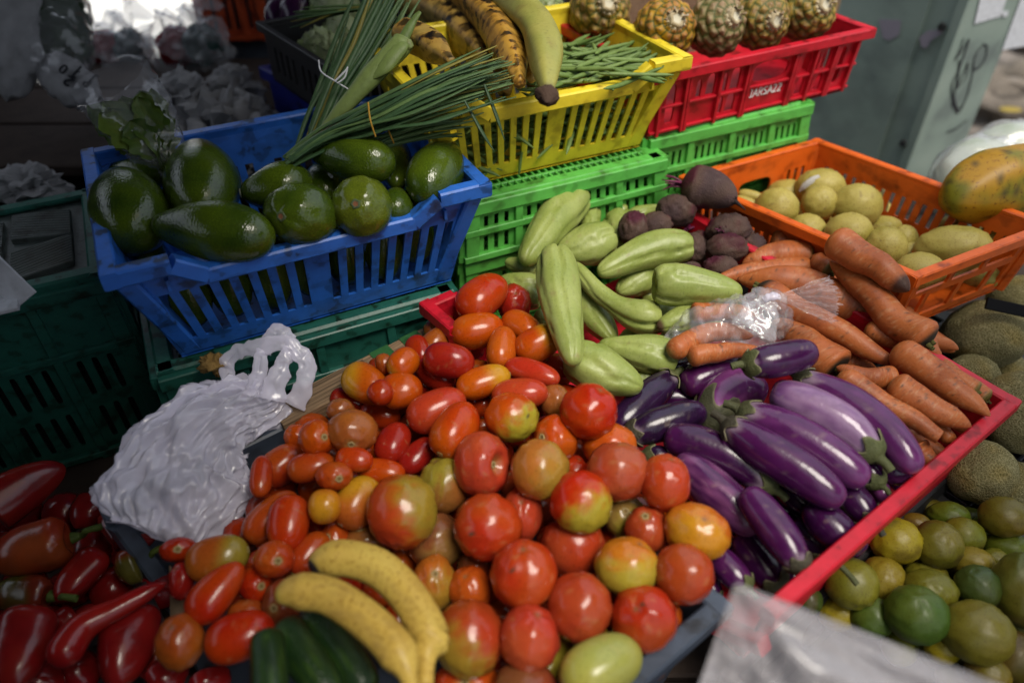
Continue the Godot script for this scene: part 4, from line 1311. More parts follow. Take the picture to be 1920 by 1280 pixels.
	for k in 6: lh.append(oval(0.06 + k * 0.155, 0.25, 0.16 + k * 0.155, 0.75, 3.0))
	crate("red_display_crate", "large red crate holding chayotes, beets, carrots and eggplants", lt, lb, M.red, 0.004, [[lh], [lh], [[], [[0.0, 0.4], [0.08, 0.1], [0.84, 0.1], [0.92, 1.0], [1.0, 1.0]]], [[], [[0.0, 1.0], [0.1, 1.0], [0.17, 0.14], [0.9, 0.1], [1.0, 0.5]]]], 0.009, 0.010)
	# slate crate with tomatoes
	var su := Vector3(0.788, 0, -0.616)
	var sb := Vector3(-0.616, 0, -0.788)
	var tt := []
	for q in [[-0.03, 0.204], [0.424, 0.204], [0.424, 0.718], [-0.03, 0.718]]: tt.append(su * q[0] + sb * q[1] + Vector3.UP * 0.678)
	var t2 := inset(tt, 0.02, 0.49)
	crate("slate_crate", "dark slate-blue crate under the heap of tomatoes", tt, t2, M.slate, 0.004, [[lh], [[], [[0.0, 1.0], [0.45, 1.0], [0.6, 0.7], [1.0, 0.7]]], [lh], [[], [[0.0, 1.0], [0.03, 1.0], [0.08, 0.25], [1.0, 0.2]]]], 0.011, 0.011)
	var pt := []
	for q in [[-0.52, 0.16], [-0.05, 0.16], [-0.05, 0.66], [-0.52, 0.66]]: pt.append(su * q[0] + sb * q[1] + Vector3.UP * 0.59)
	crate("black_crate", "black crate under the dark red peppers", pt, inset(pt, 0.02, 0.482), M.black, 0.004, [[lh], [lh], [lh], [lh]], 0.008, 0.008)
	var ct := []
	for q in [[0.44, -0.08], [0.98, -0.08], [0.98, 0.16], [0.44, 0.16]]: ct.append(su * q[0] + sb * q[1] + Vector3.UP * 0.575)
	crate("black_crate", "black crate under the citrus fruits", ct, inset(ct, 0.02, 0.482), M.black, 0.004, [[lh], [lh], [lh], [lh]], 0.008, 0.008)
	stack_crate("black_crate", "black upturned crate under the netted melons", Vector3(0.66, 0, -0.56), 36.0, 0.42, 0.42, 0.48, 0.552, M.black, 4, 4, 1)
	# orange crate
	var ot := [Vector3(0.567, 0.792, -0.866), Vector3(0.820, 0.792, -0.996), Vector3(0.585, 0.768, -1.337), Vector3(0.312, 0.768, -1.195)]
	var ob := inset(ot, 0.012, 0.0)
	for k in 4: ob[k].y = ot[k].y - 0.115
	var of := [rect(0.1, 0.62, 0.34, 0.86), rect(0.38, 0.62, 0.62, 0.86), rect(0.66, 0.62, 0.9, 0.86), rect(0.08, 0.12, 0.2, 0.55), rect(0.24, 0.12, 0.48, 0.5), rect(0.52, 0.12, 0.76, 0.5), rect(0.8, 0.12, 0.92, 0.5)]
	var oright := slots(18, 9, 0.06, 0.94, 0.0, 0.42, 0.74, 0.42)
	var oback := [oval(0.36, 0.42, 0.62, 0.72, 4.0), rect(0.08, 0.4, 0.105, 0.72), rect(0.14, 0.4, 0.165, 0.72), rect(0.2, 0.4, 0.225, 0.72), rect(0.72, 0.4, 0.745, 0.72), rect(0.78, 0.4, 0.805, 0.72)]
	var oleft := slots(20, 10, 0.06, 0.94, 0.0, 0.16, 0.7, 0.42)
	var orr := crate("orange_crate", "orange crate of yellow fruits with a papaya on top", ot, ob, M.orange, 0.004, [[of], [oright], [oback], [oleft]], 0.008, 0.009)
	for k in 4:
		var s := Solid.new()
		s.bar(ob[k] - orr.position, ot[k] - orr.position, (ot[1] - ot[0]).normalized(), 0.009, 0.009, 0.7)
		part("corner_post", s.mesh(), M.orange, orr)
	# crates far left at the back
	var kt := [aty(620, 130, 0.95), aty(700, 100, 0.95) + Vector3(0.1, 0, -0.05), aty(640, 20, 0.95) + Vector3(0.08, 0, -0.04), aty(492, 50, 0.95)]
	var kb := []
	for q in kt: kb.append(q - Vector3.UP * 0.095)
	crate("black_crate", "black crate of cabbages behind the green onions", kt, kb, M.black, 0.006, [[slots(8, 4, 0.1, 0.9, 0.05, 0.2, 0.7, 0.4)], [], [], [slots(8, 4, 0.1, 0.9, 0.05, 0.2, 0.7, 0.4)]], 0.006, 0.008)
	var dt := [aty(606, 190, 0.84), aty(760, 150, 0.84), aty(660, 90, 0.84), aty(500, 136, 0.84)]
	var db := []
	for q in dt: db.append(q - Vector3.UP * 0.2)
	for k in 4: db[k] = db[k].lerp((db[0] + db[1] + db[2] + db[3]) / 4.0, 0.05)
	crate("dark_blue_crate", "dark blue crate standing in the shade behind the blue basket", dt, db, M.dkblue, 0.005, [[], [], [], []], 0.007, 0.012)
	var oc := at(390, 78, 1.95)
	stack_crate("far_orange_crate", "dull orange crate far back beside the bright gap at the back", Vector3(oc.x, 0, oc.z), 8.0, 0.15, 0.15, oc.y, oc.y + 0.3, M.farorange, 3, 2, 1)
	# back shelf
	var sf := thing("back_shelf", "dark wooden shelf in the shade behind the dark green crates", "shelf", Vector3(-0.95, 0, -1.62))
	for k in 3:
		var s := Solid.new()
		s.bar(Vector3(-0.6, 0.72, -0.2 + k * 0.2), Vector3(0.62, 0.72, -0.2 + k * 0.2), Vector3.UP, 0.095, 0.012)
		part("plank", s.mesh(), M.darkwood, sf)
	for p in [Vector3(-0.5, 0, -0.2), Vector3(0.5, 0, -0.2), Vector3(-0.5, 0, 0.2), Vector3(0.5, 0, 0.2)]:
		var s := Solid.new()
		s.bar(p, p + Vector3.UP * 0.708, Vector3.RIGHT, 0.03, 0.03)
		part("leg", s.mesh(), M.darkwood, sf)
	var bp := Solid.new()
	bp.box(Vector3(0, 0.42, -0.26), Vector3(0.62, 0, 0), Vector3(0, 0.28, 0), Vector3(0, 0, 0.01))
	part("back_panel", bp.mesh(), M.darkwood, sf)
	# wooden board between the dark green crate and the tomatoes
	var a := aty(520, 790, 0.685)
	var b := aty(850, 622, 0.695)
	var bd := thing("wooden_board", "weathered grey board with green tape behind the tomatoes", "board", (a + b) / 2)
	var s6 := Solid.new()
	s6.bar(a - bd.position, b - bd.position, Vector3.UP, 0.024, 0.014, 0.15)
	var ms := s6.mesh()
	part("plank", uv_along(ms, (b - a).normalized()), M.wood, bd)
	for f in [0.545, 0.72]:
		var q: Vector3 = a.lerp(b, f) - bd.position
		var s7 := Solid.new()
		s7.bar(q, q + (b - a).normalized() * 0.03, Vector3.UP, 0.0255, 0.0155, 0.15)
		part("tape_wrap", s7.mesh(), M.tape, bd)
	# cardboard strip between tomatoes and peppers
	var cs := thing("cardboard_strip", "torn brown cardboard strip standing between tomatoes and peppers", "cardboard", aty(330, 1165, 0.6))
	var s8 := Solid.new()
	var c0 := aty(320, 1165, 0.60) - cs.position
	var c1 := aty(352, 1160, 0.60) - cs.position
	var c2 := aty(346, 1118, 0.66) - cs.position
	var c3 := aty(318, 1058, 0.67) - cs.position
	s8.quad(c0, c1, c2, c3)
	var th := (c1 - c0).cross(c3 - c0).normalized() * 0.003
	s8.quad(c0 + th, c3 + th, c2 + th, c1 + th)
	s8.quad(c0, c3, c3 + th, c0 + th)
	s8.quad(c1, c2, c2 + th, c1 + th)
	s8.quad(c2, c3, c3 + th, c2 + th)
	part("sheet", s8.mesh(), M.card, cs)
	# cardboard carton behind the pineapples
	var cp := at(1330, -20, 1.62)
	var crt := thing("cardboard_carton", "brown cardboard carton with red print behind the pineapples", "carton", Vector3(cp.x, 0.86, cp.z))
	part("box", box_mesh(Vector3(0.3, 0.13, 0.1)), M.card, crt).rotation.y = deg_to_rad(27)
	var pr := part("red_print", box_mesh(Vector3(0.06, 0.02, 0.002)), M.red, crt)
	pr.rotation.y = deg_to_rad(27)
	pr.position = Vector3(-0.09, 0.07, 0.14)
	# pale plastic scoop or tray corner at the left edge
	var w0 := at(-12, 500, 0.93)
	var tr := thing("white_tray", "white plastic tray corner standing on the left dark green crate", "tray", w0)
	var s9 := Solid.new()
	s9.bar(Vector3(-0.05, -0.045, 0.03), Vector3(0.012, -0.045, 0.0), Vector3.UP, 0.03, 0.004, 0.5)
	s9.bar(Vector3(-0.045, 0.045, -0.02), Vector3(0.026, -0.045, 0.01), Vector3(0.4, 0, 1).normalized(), 0.018, 0.002, 0.5)
	part("body", s9.mesh(), M.paper, tr)

func uv_along(m: ArrayMesh, d: Vector3) -> ArrayMesh:
	var arr := m.surface_get_arrays(0)
	var uv := PackedVector2Array()
	for p in arr[Mesh.ARRAY_VERTEX]: uv.append(Vector2(p.dot(d) * 3.0, (p.y + p.dot(d.cross(Vector3.UP))) * 9.0))
	arr[Mesh.ARRAY_TEX_UV] = uv
	var o := ArrayMesh.new()
	o.add_surface_from_arrays(Mesh.PRIMITIVE_TRIANGLES, arr)
	return o

# ---------------------------------------------------------------- greens
func bunch(label: String, n: int, path: Array, spread: Array, r: float, tones: Array, seed_: int, taper := 0.3) -> Node3D:
	# path: [px, py, depth] stations; spread: how far the leaves stray at each
	var rr := RandomNumberGenerator.new()
	rr.seed = seed_
	var org := at(path[0][0], path[0][1], path[0][2])
	var root := thing("green_onion_bunch", label, "green onions", org, "green onion bunches")
	for k in n:
		var ox := rr.randfn(0.0, 0.55)
		var oy := rr.randfn(0.0, 0.55)
		var oz := rr.randf_range(-1.0, 1.0)
		var pts := []
		var last := rr.randf_range(0.0, 1.0)
		for i in path.size():
			var q: Array = path[i]
			var sp: float = spread[i]
			var end := 1.0 if i < path.size() - 1 else lerpf(0.82, 1.06, last)
			var p0: Array = path[maxi(i - 1, 0)]
			var px := lerpf(p0[0], q[0], end)
			var py := lerpf(p0[1], q[1], end)
			pts.append(at(px + ox * sp + rr.randf_range(-3, 3), py + oy * sp + rr.randf_range(-3, 3) + (rr.randf_range(-6, 22) * (i / (path.size() - 1.0)) if i > 1 else 0.0), q[2] + oz * 0.02) - org)
		var c: Color = tones[0].lerp(tones[1], rr.randf())
		if rr.randf() < 0.08: c = Color(0.34, 0.3, 0.06)
		part("leaf", tube(pts, [r * 0.75, r, r * rr.randf_range(0.9, 1.3), r, r * taper], 6, 6, c, 0.55), M.leaf, root)
	return root

func make_greens() -> void:
	var dg := [Color(0.05, 0.12, 0.05), Color(0.18, 0.3, 0.1)]
	var a := bunch("upright bunch of green onions tied with a white string", 64, [[592, 262, 1.13], [632, 170, 1.15], [680, 80, 1.17], [735, -30, 1.19]], [20, 26, 34, 44], 0.0038, dg, 1)
	part("string", tube([at(597, 112, 1.10) - a.position, at(602, 134, 1.105) - a.position, at(628, 152, 1.105) - a.position, at(668, 176, 1.11) - a.position], [0.0012, 0.0012], 6, 8, Color.WHITE), M.string, a)
	part("string", tube([at(628, 152, 1.10) - a.position, at(648, 132, 1.098) - a.position, at(651, 127, 1.098) - a.position, at(646, 145, 1.1) - a.position, at(632, 156, 1.1) - a.position], [0.0014, 0.0012], 6, 8, Color.WHITE), M.string, a)
	var b := bunch("bunch of green onions lying over the avocados to the yellow basket", 78, [[545, 300, 1.02], [612, 258, 1.02], [700, 222, 1.0], [800, 178, 0.99], [935, 130, 0.99]], [9, 16, 26, 34, 42], 0.0034, dg, 2)
	part("rubber_band", tube([at(690, 192, 0.975) - b.position, at(694, 225, 0.965) - b.position, at(704, 256, 0.975) - b.position], [0.0012, 0.0012], 6, 8, Color.WHITE), M.band, b)
	var c := bunch("small bunch of green onions behind the bright avocado", 20, [[712, 268, 1.03], [780, 240, 1.04], [872, 215, 1.05]], [9, 20, 30], 0.003, dg, 3)
	part("rubber_band", tube([at(728, 244, 1.0) - c.position, at(734, 258, 1.0) - c.position, at(738, 268, 1.01) - c.position], [0.0012, 0.0012], 6, 6, Color.WHITE), M.band, c)
	bunch("loose green onions lying on the cabbages", 12, [[720, 8, 1.27], [640, 14, 1.29], [545, 22, 1.3]], [10, 14, 22], 0.0027, dg, 4)
	# leaves hanging over the yellow rim
	for q in [[[872, 190, 0.98], [905, 250, 0.985], [926, 282, 0.99]], [[908, 158, 0.98], [930, 215, 0.985], [946, 262, 0.99]]]:
		var o := at(q[0][0], q[0][1], q[0][2])
		var pts := []
		for e in q: pts.append(at(e[0], e[1], e[2]) - o)
		single("onion_leaf", tube(pts, [0.0022, 0.003, 0.0008], 6, 6, Color(0.045, 0.1, 0.04), 0.6), M.leaf, o, "loose onion leaf hanging down over the yellow basket's front", "leaf", "loose onion leaves")
	# leek
	var lo := at(606, 240, 1.1)
	var lk := thing("leek", "pale green leek stalk with a cut top among the green onions", "leek", lo)
	part("stalk", tube([at(604, 244, 1.095) - lo, at(650, 195, 1.09) - lo, at(700, 138, 1.09) - lo, at(745, 92, 1.095) - lo, at(756, 78, 1.1) - lo], [0.006, 0.012, 0.0165, 0.0175, 0.0165], 18, 6, Color(0.3, 0.4, 0.12), 0.8), M.leaf, lk)
	part("leaf_sheath", tube([at(690, 150, 1.082) - lo, at(722, 124, 1.08) - lo, at(752, 88, 1.085) - lo, at(768, 86, 1.09) - lo], [0.004, 0.012, 0.012, 0.004], 10, 6, Color(0.26, 0.36, 0.1), 0.5), M.leaf, lk)
	part("leaf_tip", tube([at(748, 92, 1.1) - lo, at(762, 62, 1.1) - lo, at(778, 34, 1.1) - lo, at(788, 22, 1.1) - lo], [0.011, 0.008, 0.005, 0.003], 10, 6, Color(0.2, 0.3, 0.08), 0.5), M.leaf, lk)
	part("leaf_tip", tube([at(762, 92, 1.095) - lo, at(768, 84, 1.09) - lo, at(766, 74, 1.09) - lo], [0.007, 0.006, 0.004], 8, 5, Color(0.3, 0.36, 0.12), 0.5), M.leaf, lk)
	# cabbages and purple vegetables in the far black crate
	for q in [[598, 96, 1.42, 42, "pale green cabbage at the near end of the black crate"], [650, 70, 1.47, 44, "pale cabbage half hidden by the upright onions"], [628, 22, 1.5, 50, "pale cabbage under the loose onions at the top"], [1012, 14, 1.4, 40, "green cabbage behind the plantains and beans"]]:
		cabbage(at(q[0], q[1], q[2]), q[3] * q[2] / FOC, q[4])
	for q in [[522, 30, 1.52, 26, 34, "round dark purple eggplant in the black crate's far end"], [556, 26, 1.5, 32, 44, "large dark purple eggplant beside the cabbages"]]:
		var p := at(q[0], q[1], q[2])
		var rt := thing("round_eggplant", q[5], "eggplant", p, "purple eggplants in the black crate")
		part("skin", rounded("passion2", Vector3.RIGHT * q[3] * q[2] / FOC, UPV * q[4] * q[2] / FOC, FWD * -q[3] * q[2] / FOC, [Color(0.05, 0.012, 0.055), Color(0.075, 0.02, 0.07)], 3.0, {}), M.eggplant, rt)
		part("calyx", ball(Vector3(0.012, 0, 0), Vector3(0, 0.006, 0), Vector3(0, 0, 0.012), 8, 12, Color(0.16, 0.2, 0.06), 0.003, 8.0), M.calyx, rt).position = UPV * q[4] * q[2] / FOC * 0.95
	make_beans()
	make_leafy_bag()
	# wrapped heads behind the papaya
	for q in [[1838, 352, 1.52, 86, 92, "plastic-wrapped pale green melon half behind the papaya"], [1905, 300, 1.66, 92, 70, "plastic-wrapped pale green melon half farther behind the papaya"]]:
		var p := at(q[0], q[1], q[2])
		var k: float = q[2] / FOC
		var rt := thing("wrapped_melon", q[5], "melon", p, "plastic-wrapped melons")
		part("rind", rounded("melon2", RIGHT * q[3] * k, UPV * q[4] * k, FWD * -0.06, [Color(0.3, 0.38, 0.24), Color(0.46, 0.5, 0.4)], q[0] * 0.01, {}), M.chayote, rt)
		part("plastic_wrap", ball(RIGHT * q[3] * k * 1.07, UPV * q[4] * k * 1.07, FWD * 0.068, 26, 40, Color.WHITE, 0.008, 3.0, p), M.bagmist, rt)

func make_slot_avocados() -> void:
	var u := Vector3(cos(deg_to_rad(27.0)), 0, -sin(deg_to_rad(27.0)))
	var b := Vector3(-sin(deg_to_rad(27.0)), 0, -cos(deg_to_rad(27.0)))
	var where := ["first", "second", "third", "fourth", "fifth", "sixth", "seventh"]
	for k in 7:
		var p := Vector3(-0.464, 0.806 + 0.006 * sin(k * 2.3), -0.718) + u * (0.068 + k * 0.055) + b * (0.072 + 0.004 * cos(k * 3.0))
		var rt := thing("avocado", "%s avocado from the left seen through the blue basket's front slots" % where[k], "avocado", p, "avocados behind the blue basket's slots")
		var s := 40.0 + k * 1.7
		part("skin", swept("avocado", [Vector3(0.004, 0.05, -0.004), Vector3(-0.004, -0.058, 0.004)], 0.029, COL.avol if k % 3 != 1 else COL.avo, s, {}), M.avocado, rt)

func cabbage(p: Vector3, r: float, label: String) -> void:
	var root := thing("cabbage", label, "cabbage", p, "cabbages")
	var rr := RandomNumberGenerator.new()
	rr.seed = int(absf(p.x) * 1e5)
	part("heart", ball(Vector3(r * 0.9, 0, 0), Vector3(0, r * 0.9, 0), Vector3(0, 0, r * 0.9), 16, 22, Color(0.42, 0.5, 0.26)), M.leaf, root)
	for k in 7:
		var d := Vector3(rr.randf_range(-1, 1), rr.randf_range(-0.5, 1.0), rr.randf_range(-0.2, 1)).normalized()
		var b1 := d.cross(Vector3(0.2, 0.9, 0.3)).normalized()
		var b2 := d.cross(b1)
		var v := PackedVector3Array()
		var c := PackedColorArray()
		for i in 10:
			for j in 14:
				var x := (j / 13.0 - 0.5) * 2.0
				var y := (i / 9.0 - 0.5) * 2.0
				var q := (d + b1 * x * 0.85 + b2 * y * 0.95).normalized()
				var e := maxf(absf(x), absf(y))
				var w := r * (0.93 + 0.05 * k / 7.0 + 0.12 * pow(e, 5.0) * (0.6 + nz.get_noise_2d(x * 60.0 + k * 40.0, y * 60.0) * 1.6)) + r * 0.03 * exp(-x * x * 120.0)
				v.append(q * w)
				c.append(Color(0.3, 0.42, 0.14).lerp(Color(0.5, 0.55, 0.34), clampf(0.5 + nz.get_noise_2d(x * 80.0 + k * 9.0, y * 30.0) + 0.4 * exp(-x * x * 90.0), 0, 1)))
		part("leaf", grid_mesh(v, c, 10, 14, false), M.leaf, root)

func make_beans() -> void:
	var rr := RandomNumberGenerator.new()
	rr.seed = 99
	var kinds := []
	for k in 8:
		var l := rr.randf_range(0.045, 0.062)
		var bendy := rr.randf_range(-0.012, 0.012)
		kinds.append(tube([Vector3(-l, 0, 0), Vector3(-l * 0.4, bendy * 0.7, bendy * 0.4), Vector3(l * 0.4, bendy * 0.6, bendy), Vector3(l, -bendy, 0)], [0.0008, 0.0036, 0.0042, 0.0038, 0.0044, 0.0034, 0.0007], 8, 7, Color(0.22, 0.33, 0.085).lerp(Color(0.14, 0.24, 0.055), rr.randf()), 0.8))
	var spots := []
	for k in 92:   # the heap's surface
		var px := rr.randf_range(1020, 1215)
		var f := (px - 1020) / 195.0
		var py := lerpf(rr.randf_range(62, 172), rr.randf_range(82, 150), f)
		spots.append([aty(px, py, 0.972 + rr.randf_range(-0.014, 0.016)), deg_to_rad(rr.randfn(22.0, 30.0)), rr.randf_range(-0.22, 0.22)])
	var u := Vector3(cos(deg_to_rad(25.6)), 0, -sin(deg_to_rad(25.6)))
	var b := Vector3(-sin(deg_to_rad(25.6)), 0, -cos(deg_to_rad(25.6)))
	for k in 120:   # lower down, behind the slots
		var w := rr.randf_range(0.06, 0.36)
		var q := Vector3(-0.113, rr.randf_range(0.856, 0.945), -1.0) + u * w + b * rr.randf_range(0.036, 0.062)
		spots.append([q, deg_to_rad(25.6 + rr.randfn(0.0, 14.0)), rr.randf_range(-0.7, 0.5)])
	for e in spots:
		var o := single("green_bean", kinds[rr.randi() % 8], M.bean, e[0], "thin green bean in the heap filling the yellow basket", "green bean", "green beans in the yellow basket")
		o.rotation = Vector3(rr.randf_range(-0.5, 0.5), e[1], e[2])
	# a few poke out through the slots
	for q in [[976, 292, 0.9, 1.2], [1204, 215, 0.0, 1.45], [1030, 275, 0.3, 0.4]]:
		var o := single("green_bean", kinds[1], M.bean, onto(q[0], q[1], Vector3(-0.113, 0.9, -1.0) + b * 0.026, b), "green bean poking out through a slot of the yellow basket", "green bean", "green beans poking out of the yellow basket")
		o.scale = Vector3.ONE * 0.6
		o.rotation = Vector3(0, deg_to_rad(25.6) + q[2], q[3])

func leaf_blade(p0: Vector3, p1: Vector3, w: float, n: Vector3, c0: Color, s: float) -> ArrayMesh:
	var v := PackedVector3Array()
	var c := PackedColorArray()
	var d := p1 - p0
	var x := d.cross(n).normalized()
	for i in 15:
		var t := i / 14.0
		for j in 7:
			var q := (j / 6.0 - 0.5) * 2.0
			var ww := w * (0.16 + sm(0.2, 0.55, t)) * pow(maxf(0.0, 1.0 - pow(t, 5.0)), 0.5) * (1.0 + 0.22 * sin(t * 26.0 + s) * absf(q))
			v.append(p0 + d * t + x * q * ww + n * (0.006 * absf(q) + 0.006 * sin(t * 5.0 + s) + 0.003 * nz.get_noise_2d(t * 200.0 + s * 50.0, q * 90.0)))
			c.append(c0.lerp(Color(0.26, 0.34, 0.1), exp(-q * q * 14.0) * 0.5).lerp(Color(0.2, 0.24, 0.03), clampf(nz.get_noise_2d(t * 120.0, q * 60.0 + s * 30.0), 0, 1)))
	return grid_mesh(v, c, 15, 7, false)

func make_leafy_bag() -> void:
	# leafy greens in a clear cone standing behind the avocados
	var o := at(308, 312, 1.12)
	var root := thing("leafy_greens_bunch", "bunch of leafy greens standing in a clear cone behind the avocados", "leafy greens", o)
	var rr := RandomNumberGenerator.new()
	rr.seed = 41
	for k in 34:
		var e := rr.randf()
		var far := rr.randf_range(0.45, 1.0) if k > 12 else rr.randf_range(0.9, 1.0)
		var p0 := at(rr.randf_range(298, 326), 318, 1.09 + rr.randf_range(-0.01, 0.01))
		var p1 := at(lerpf(310, lerpf(150, 282, e), far), lerpf(312, lerpf(200, 160, e), far), 1.10 + rr.randf_range(-0.025, 0.025))
		var n := (EYE - p1).normalized() + Vector3(rr.randf_range(-0.4, 0.4), rr.randf_range(-0.3, 0.3), 0)
		part("leaf", leaf_blade(p0 - o, p1 - o, rr.randf_range(0.015, 0.023), n.normalized(), Color(0.06, 0.13, 0.02).lerp(Color(0.15, 0.23, 0.03), rr.randf()), k * 1.7), M.leaf, root)
	var cone := tube([at(322, 326, 1.09) - o, at(290, 268, 1.10) - o, at(248, 205, 1.11) - o, at(204, 150, 1.115) - o], [0.014, 0.042, 0.056, 0.06], 30, 12, Color.WHITE, 0.6, (EYE - o).normalized(), 0.007, 8.0)
	single("cellophane_cone", cone, M.bagclear, o, "clear cellophane cone wrapped round the leafy greens", "wrapper")

# ---------------------------------------------------------------- bags
func make_bags() -> void:
	# white carrier bag left of the tomatoes
	var o := at(335, 900, 0.93)
	var root := thing("plastic_carrier_bag", "crumpled thin white plastic bag with handles beside the tomatoes", "plastic bag", o)
	var v := PackedVector3Array()
	var c := PackedColorArray()
	var jr := RandomNumberGenerator.new()
	jr.seed = 3
	# the sack: sections along its length from the bottom hem up to the gathered handles
	var st := [[318, 1018, 0.88, 30], [328, 990, 0.885, 106], [336, 930, 0.9, 138], [352, 868, 0.92, 112], [392, 806, 0.94, 84], [446, 772, 0.96, 66], [492, 757, 0.97, 52], [520, 738, 0.98, 44]]
	var nu := 150
	var nv := 170
	for i in nu + 1:
		var f := float(i) / nu * (st.size() - 1)
		var k := mini(int(f), st.size() - 2)
		var g2 := f - k
		var pts := []
		for e in st: pts.append(Vector3(e[0], e[1], e[2]))
		var q := spline(pts, float(i) / nu)
		var r: float = lerpf(st[k][3], st[k + 1][3], sm(0, 1, g2)) * q.z / FOC
		if i == 0: r = 0.001
		var p := at(q.x, q.y, q.z)
		var q2 := spline(pts, minf(1.0, float(i) / nu + 0.02))
		var q1 := spline(pts, maxf(0.0, float(i) / nu - 0.02))
		var tan := (at(q2.x, q2.y, q2.z) - at(q1.x, q1.y, q1.z)).normalized()
		var toeye := (EYE - p).normalized()
		var b1 := tan.cross(toeye).normalized()
		var b2 := b1.cross(tan)
		for j in nv:
			var a := TAU * j / nv
			var w := p + b1 * cos(a) * r + b2 * sin(a) * r * 0.34
			var s := w * 95.0
			var cr := 0.012 - absf(nz.get_noise_3d(a * 55.0, float(i) * 0.5 + a * 6.0, 3.0)) * 0.02 - absf(nz.get_noise_3d(a * 20.0 - float(i) * 0.45, float(i) * 0.25, 9.0)) * 0.024 - absf(nz.get_noise_3dv(s * 4.0)) * 0.008 - absf(nf.get_noise_3dv(s * 9.0)) * 0.002
			w += (b1 * cos(a) * 0.7 + b2 * sin(a)).normalized() * cr * minf(1.0, r * 22.0)
			v.append(w - o + Vector3(jr.randf_range(-1, 1), jr.randf_range(-1, 1), jr.randf_range(-1, 1)) * 0.0002)
			c.append(Color.WHITE)
	part("sack", grid_mesh(v, c, nu + 1, nv), M.bagwhite, root)
	for h in [[[430, 735, 0.97, 15], [424, 690, 0.975, 14], [445, 660, 0.975, 13], [495, 648, 0.97, 16], [540, 648, 0.97, 17], [570, 672, 0.97, 16], [572, 715, 0.97, 17], [548, 760, 0.97, 22]],
			[[495, 662, 0.985, 10], [508, 632, 0.98, 13], [522, 622, 0.98, 15], [538, 634, 0.98, 14], [540, 655, 0.985, 12]],
			[[478, 742, 0.965, 22], [484, 705, 0.965, 15], [488, 672, 0.965, 12], [492, 655, 0.97, 10]], [[510, 750, 0.96, 26], [522, 705, 0.962, 20], [534, 675, 0.965, 17], [545, 652, 0.968, 14]], [[440, 742, 0.975, 18], [450, 712, 0.975, 12], [470, 730, 0.97, 16]]]:
		var pts := []
		var rad := []
		for e in h:
			pts.append(at(e[0], e[1], e[2]) - o)
			rad.append(e[3] * e[2] / FOC)
		part("handle", tube(pts, rad, 30, 12, Color.WHITE, 0.2, (EYE - o).normalized(), 0.004, 6.0), M.bagwhite, root)
	# knotted clear bag round three carrots
	var o2 := at(1360, 615, 1.0)
	var r2 := thing("knotted_clear_bag", "knotted clear plastic bag with three carrots in it", "plastic bag", o2)
	var zb := 1.035
	part("pouch", tube([at(1246, 668, zb) - o2, at(1262, 652, zb) - o2, at(1315, 626, zb) - o2, at(1375, 612, zb) - o2, at(1420, 600, zb - 0.005) - o2, at(1438, 566, zb - 0.025) - o2, at(1444, 556, zb - 0.035) - o2], [0.004, 0.026, 0.046, 0.052, 0.05, 0.03, 0.006], 60, 14, Color.WHITE, 0.78, UPV, 0.007, 7.0), M.bagpouch, r2)
	part("pleats", tube([at(1412, 622, zb - 0.05) - o2, at(1428, 590, zb - 0.046) - o2, at(1440, 566, zb - 0.042) - o2, at(1445, 556, zb - 0.04) - o2], [0.03, 0.024, 0.013, 0.005], 60, 10, Color.WHITE, 0.3, (EYE - o2).normalized(), 0.003, 12.0), M.bagpouch, r2)
	part("knot", tube([at(1432, 562, zb - 0.045) - o2, at(1446, 555, zb - 0.048) - o2, at(1462, 556, zb - 0.045) - o2], [0.004, 0.0055, 0.004], 14, 6, Color.WHITE, 0.8, Vector3.ZERO, 0.002, 20.0), M.bagwhite, r2)
	# the loose end fans out behind the knot
	var fv := PackedVector3Array()
	var fc := PackedColorArray()
	for i in 34:
		var t := i / 33.0
		for j in 60:
			var q := j / 59.0
			var pa := Vector2(1452, 556).lerp(Vector2(1556, 516), pow(t, 0.9))
			var pb := Vector2(1452, 558).lerp(Vector2(1562, 608), pow(t, 0.85))
			var p2 := pa.lerp(pb, q) + Vector2(16.0 * sin(q * PI) * t, 0)
			var fold := sin(q * 34.0 + 2.0 * sin(t * 3.0)) * 0.006 * sm(0.0, 0.5, t) + nf.get_noise_2d(q * 260.0, t * 90.0) * 0.012 * t
			fv.append(at(p2.x + nf.get_noise_2d(q * 300.0 + 50.0, t * 60.0) * 14.0 * t, p2.y, zb - 0.05 + fold - 0.012 * sin(q * PI) * t) - o2)
			fc.append(Color.WHITE)
	part("loose_end", facet(grid_mesh(fv, fc, 34, 60, false)), M.bagmist, r2)
	# bag in the foreground, bottom right
	var o3 := at(1560, 1330, 0.5)
	var r3 := thing("foreground_plastic_bag", "blurred milky plastic bag at the bottom in front of the citrus", "plastic bag", o3)
	var bv := PackedVector3Array()
	var bc := PackedColorArray()
	for i in 60:
		var t := i / 59.0
		for j in 90:
			var q := j / 89.0
			var lp := Vector2(1378, 1096).lerp(Vector2(1262, 1420), t)
			var rp := Vector2(1384, 1094).lerp(Vector2(2260, 1430), pow(t, 0.93))
			var p2 := lp.lerp(rp, q)
			p2.y -= 26.0 * sin(q * PI) * sm(0.05, 0.5, t) * (1.0 - t * 0.4)
			var fold := -0.03 * sin(q * PI) * t + 0.014 * t * sin(q * 9.0 + 2.0 * t) - absf(nz.get_noise_2d(q * 60.0, t * 30.0)) * 0.03 * t
			bv.append(at(p2.x, p2.y, 0.52 + fold + 0.02 * t) - o3)
			bc.append(Color.WHITE)
	part("front_sheet", grid_mesh(bv, bc, 60, 90, false), M.bagfront, r3)
	var bv2 := PackedVector3Array()
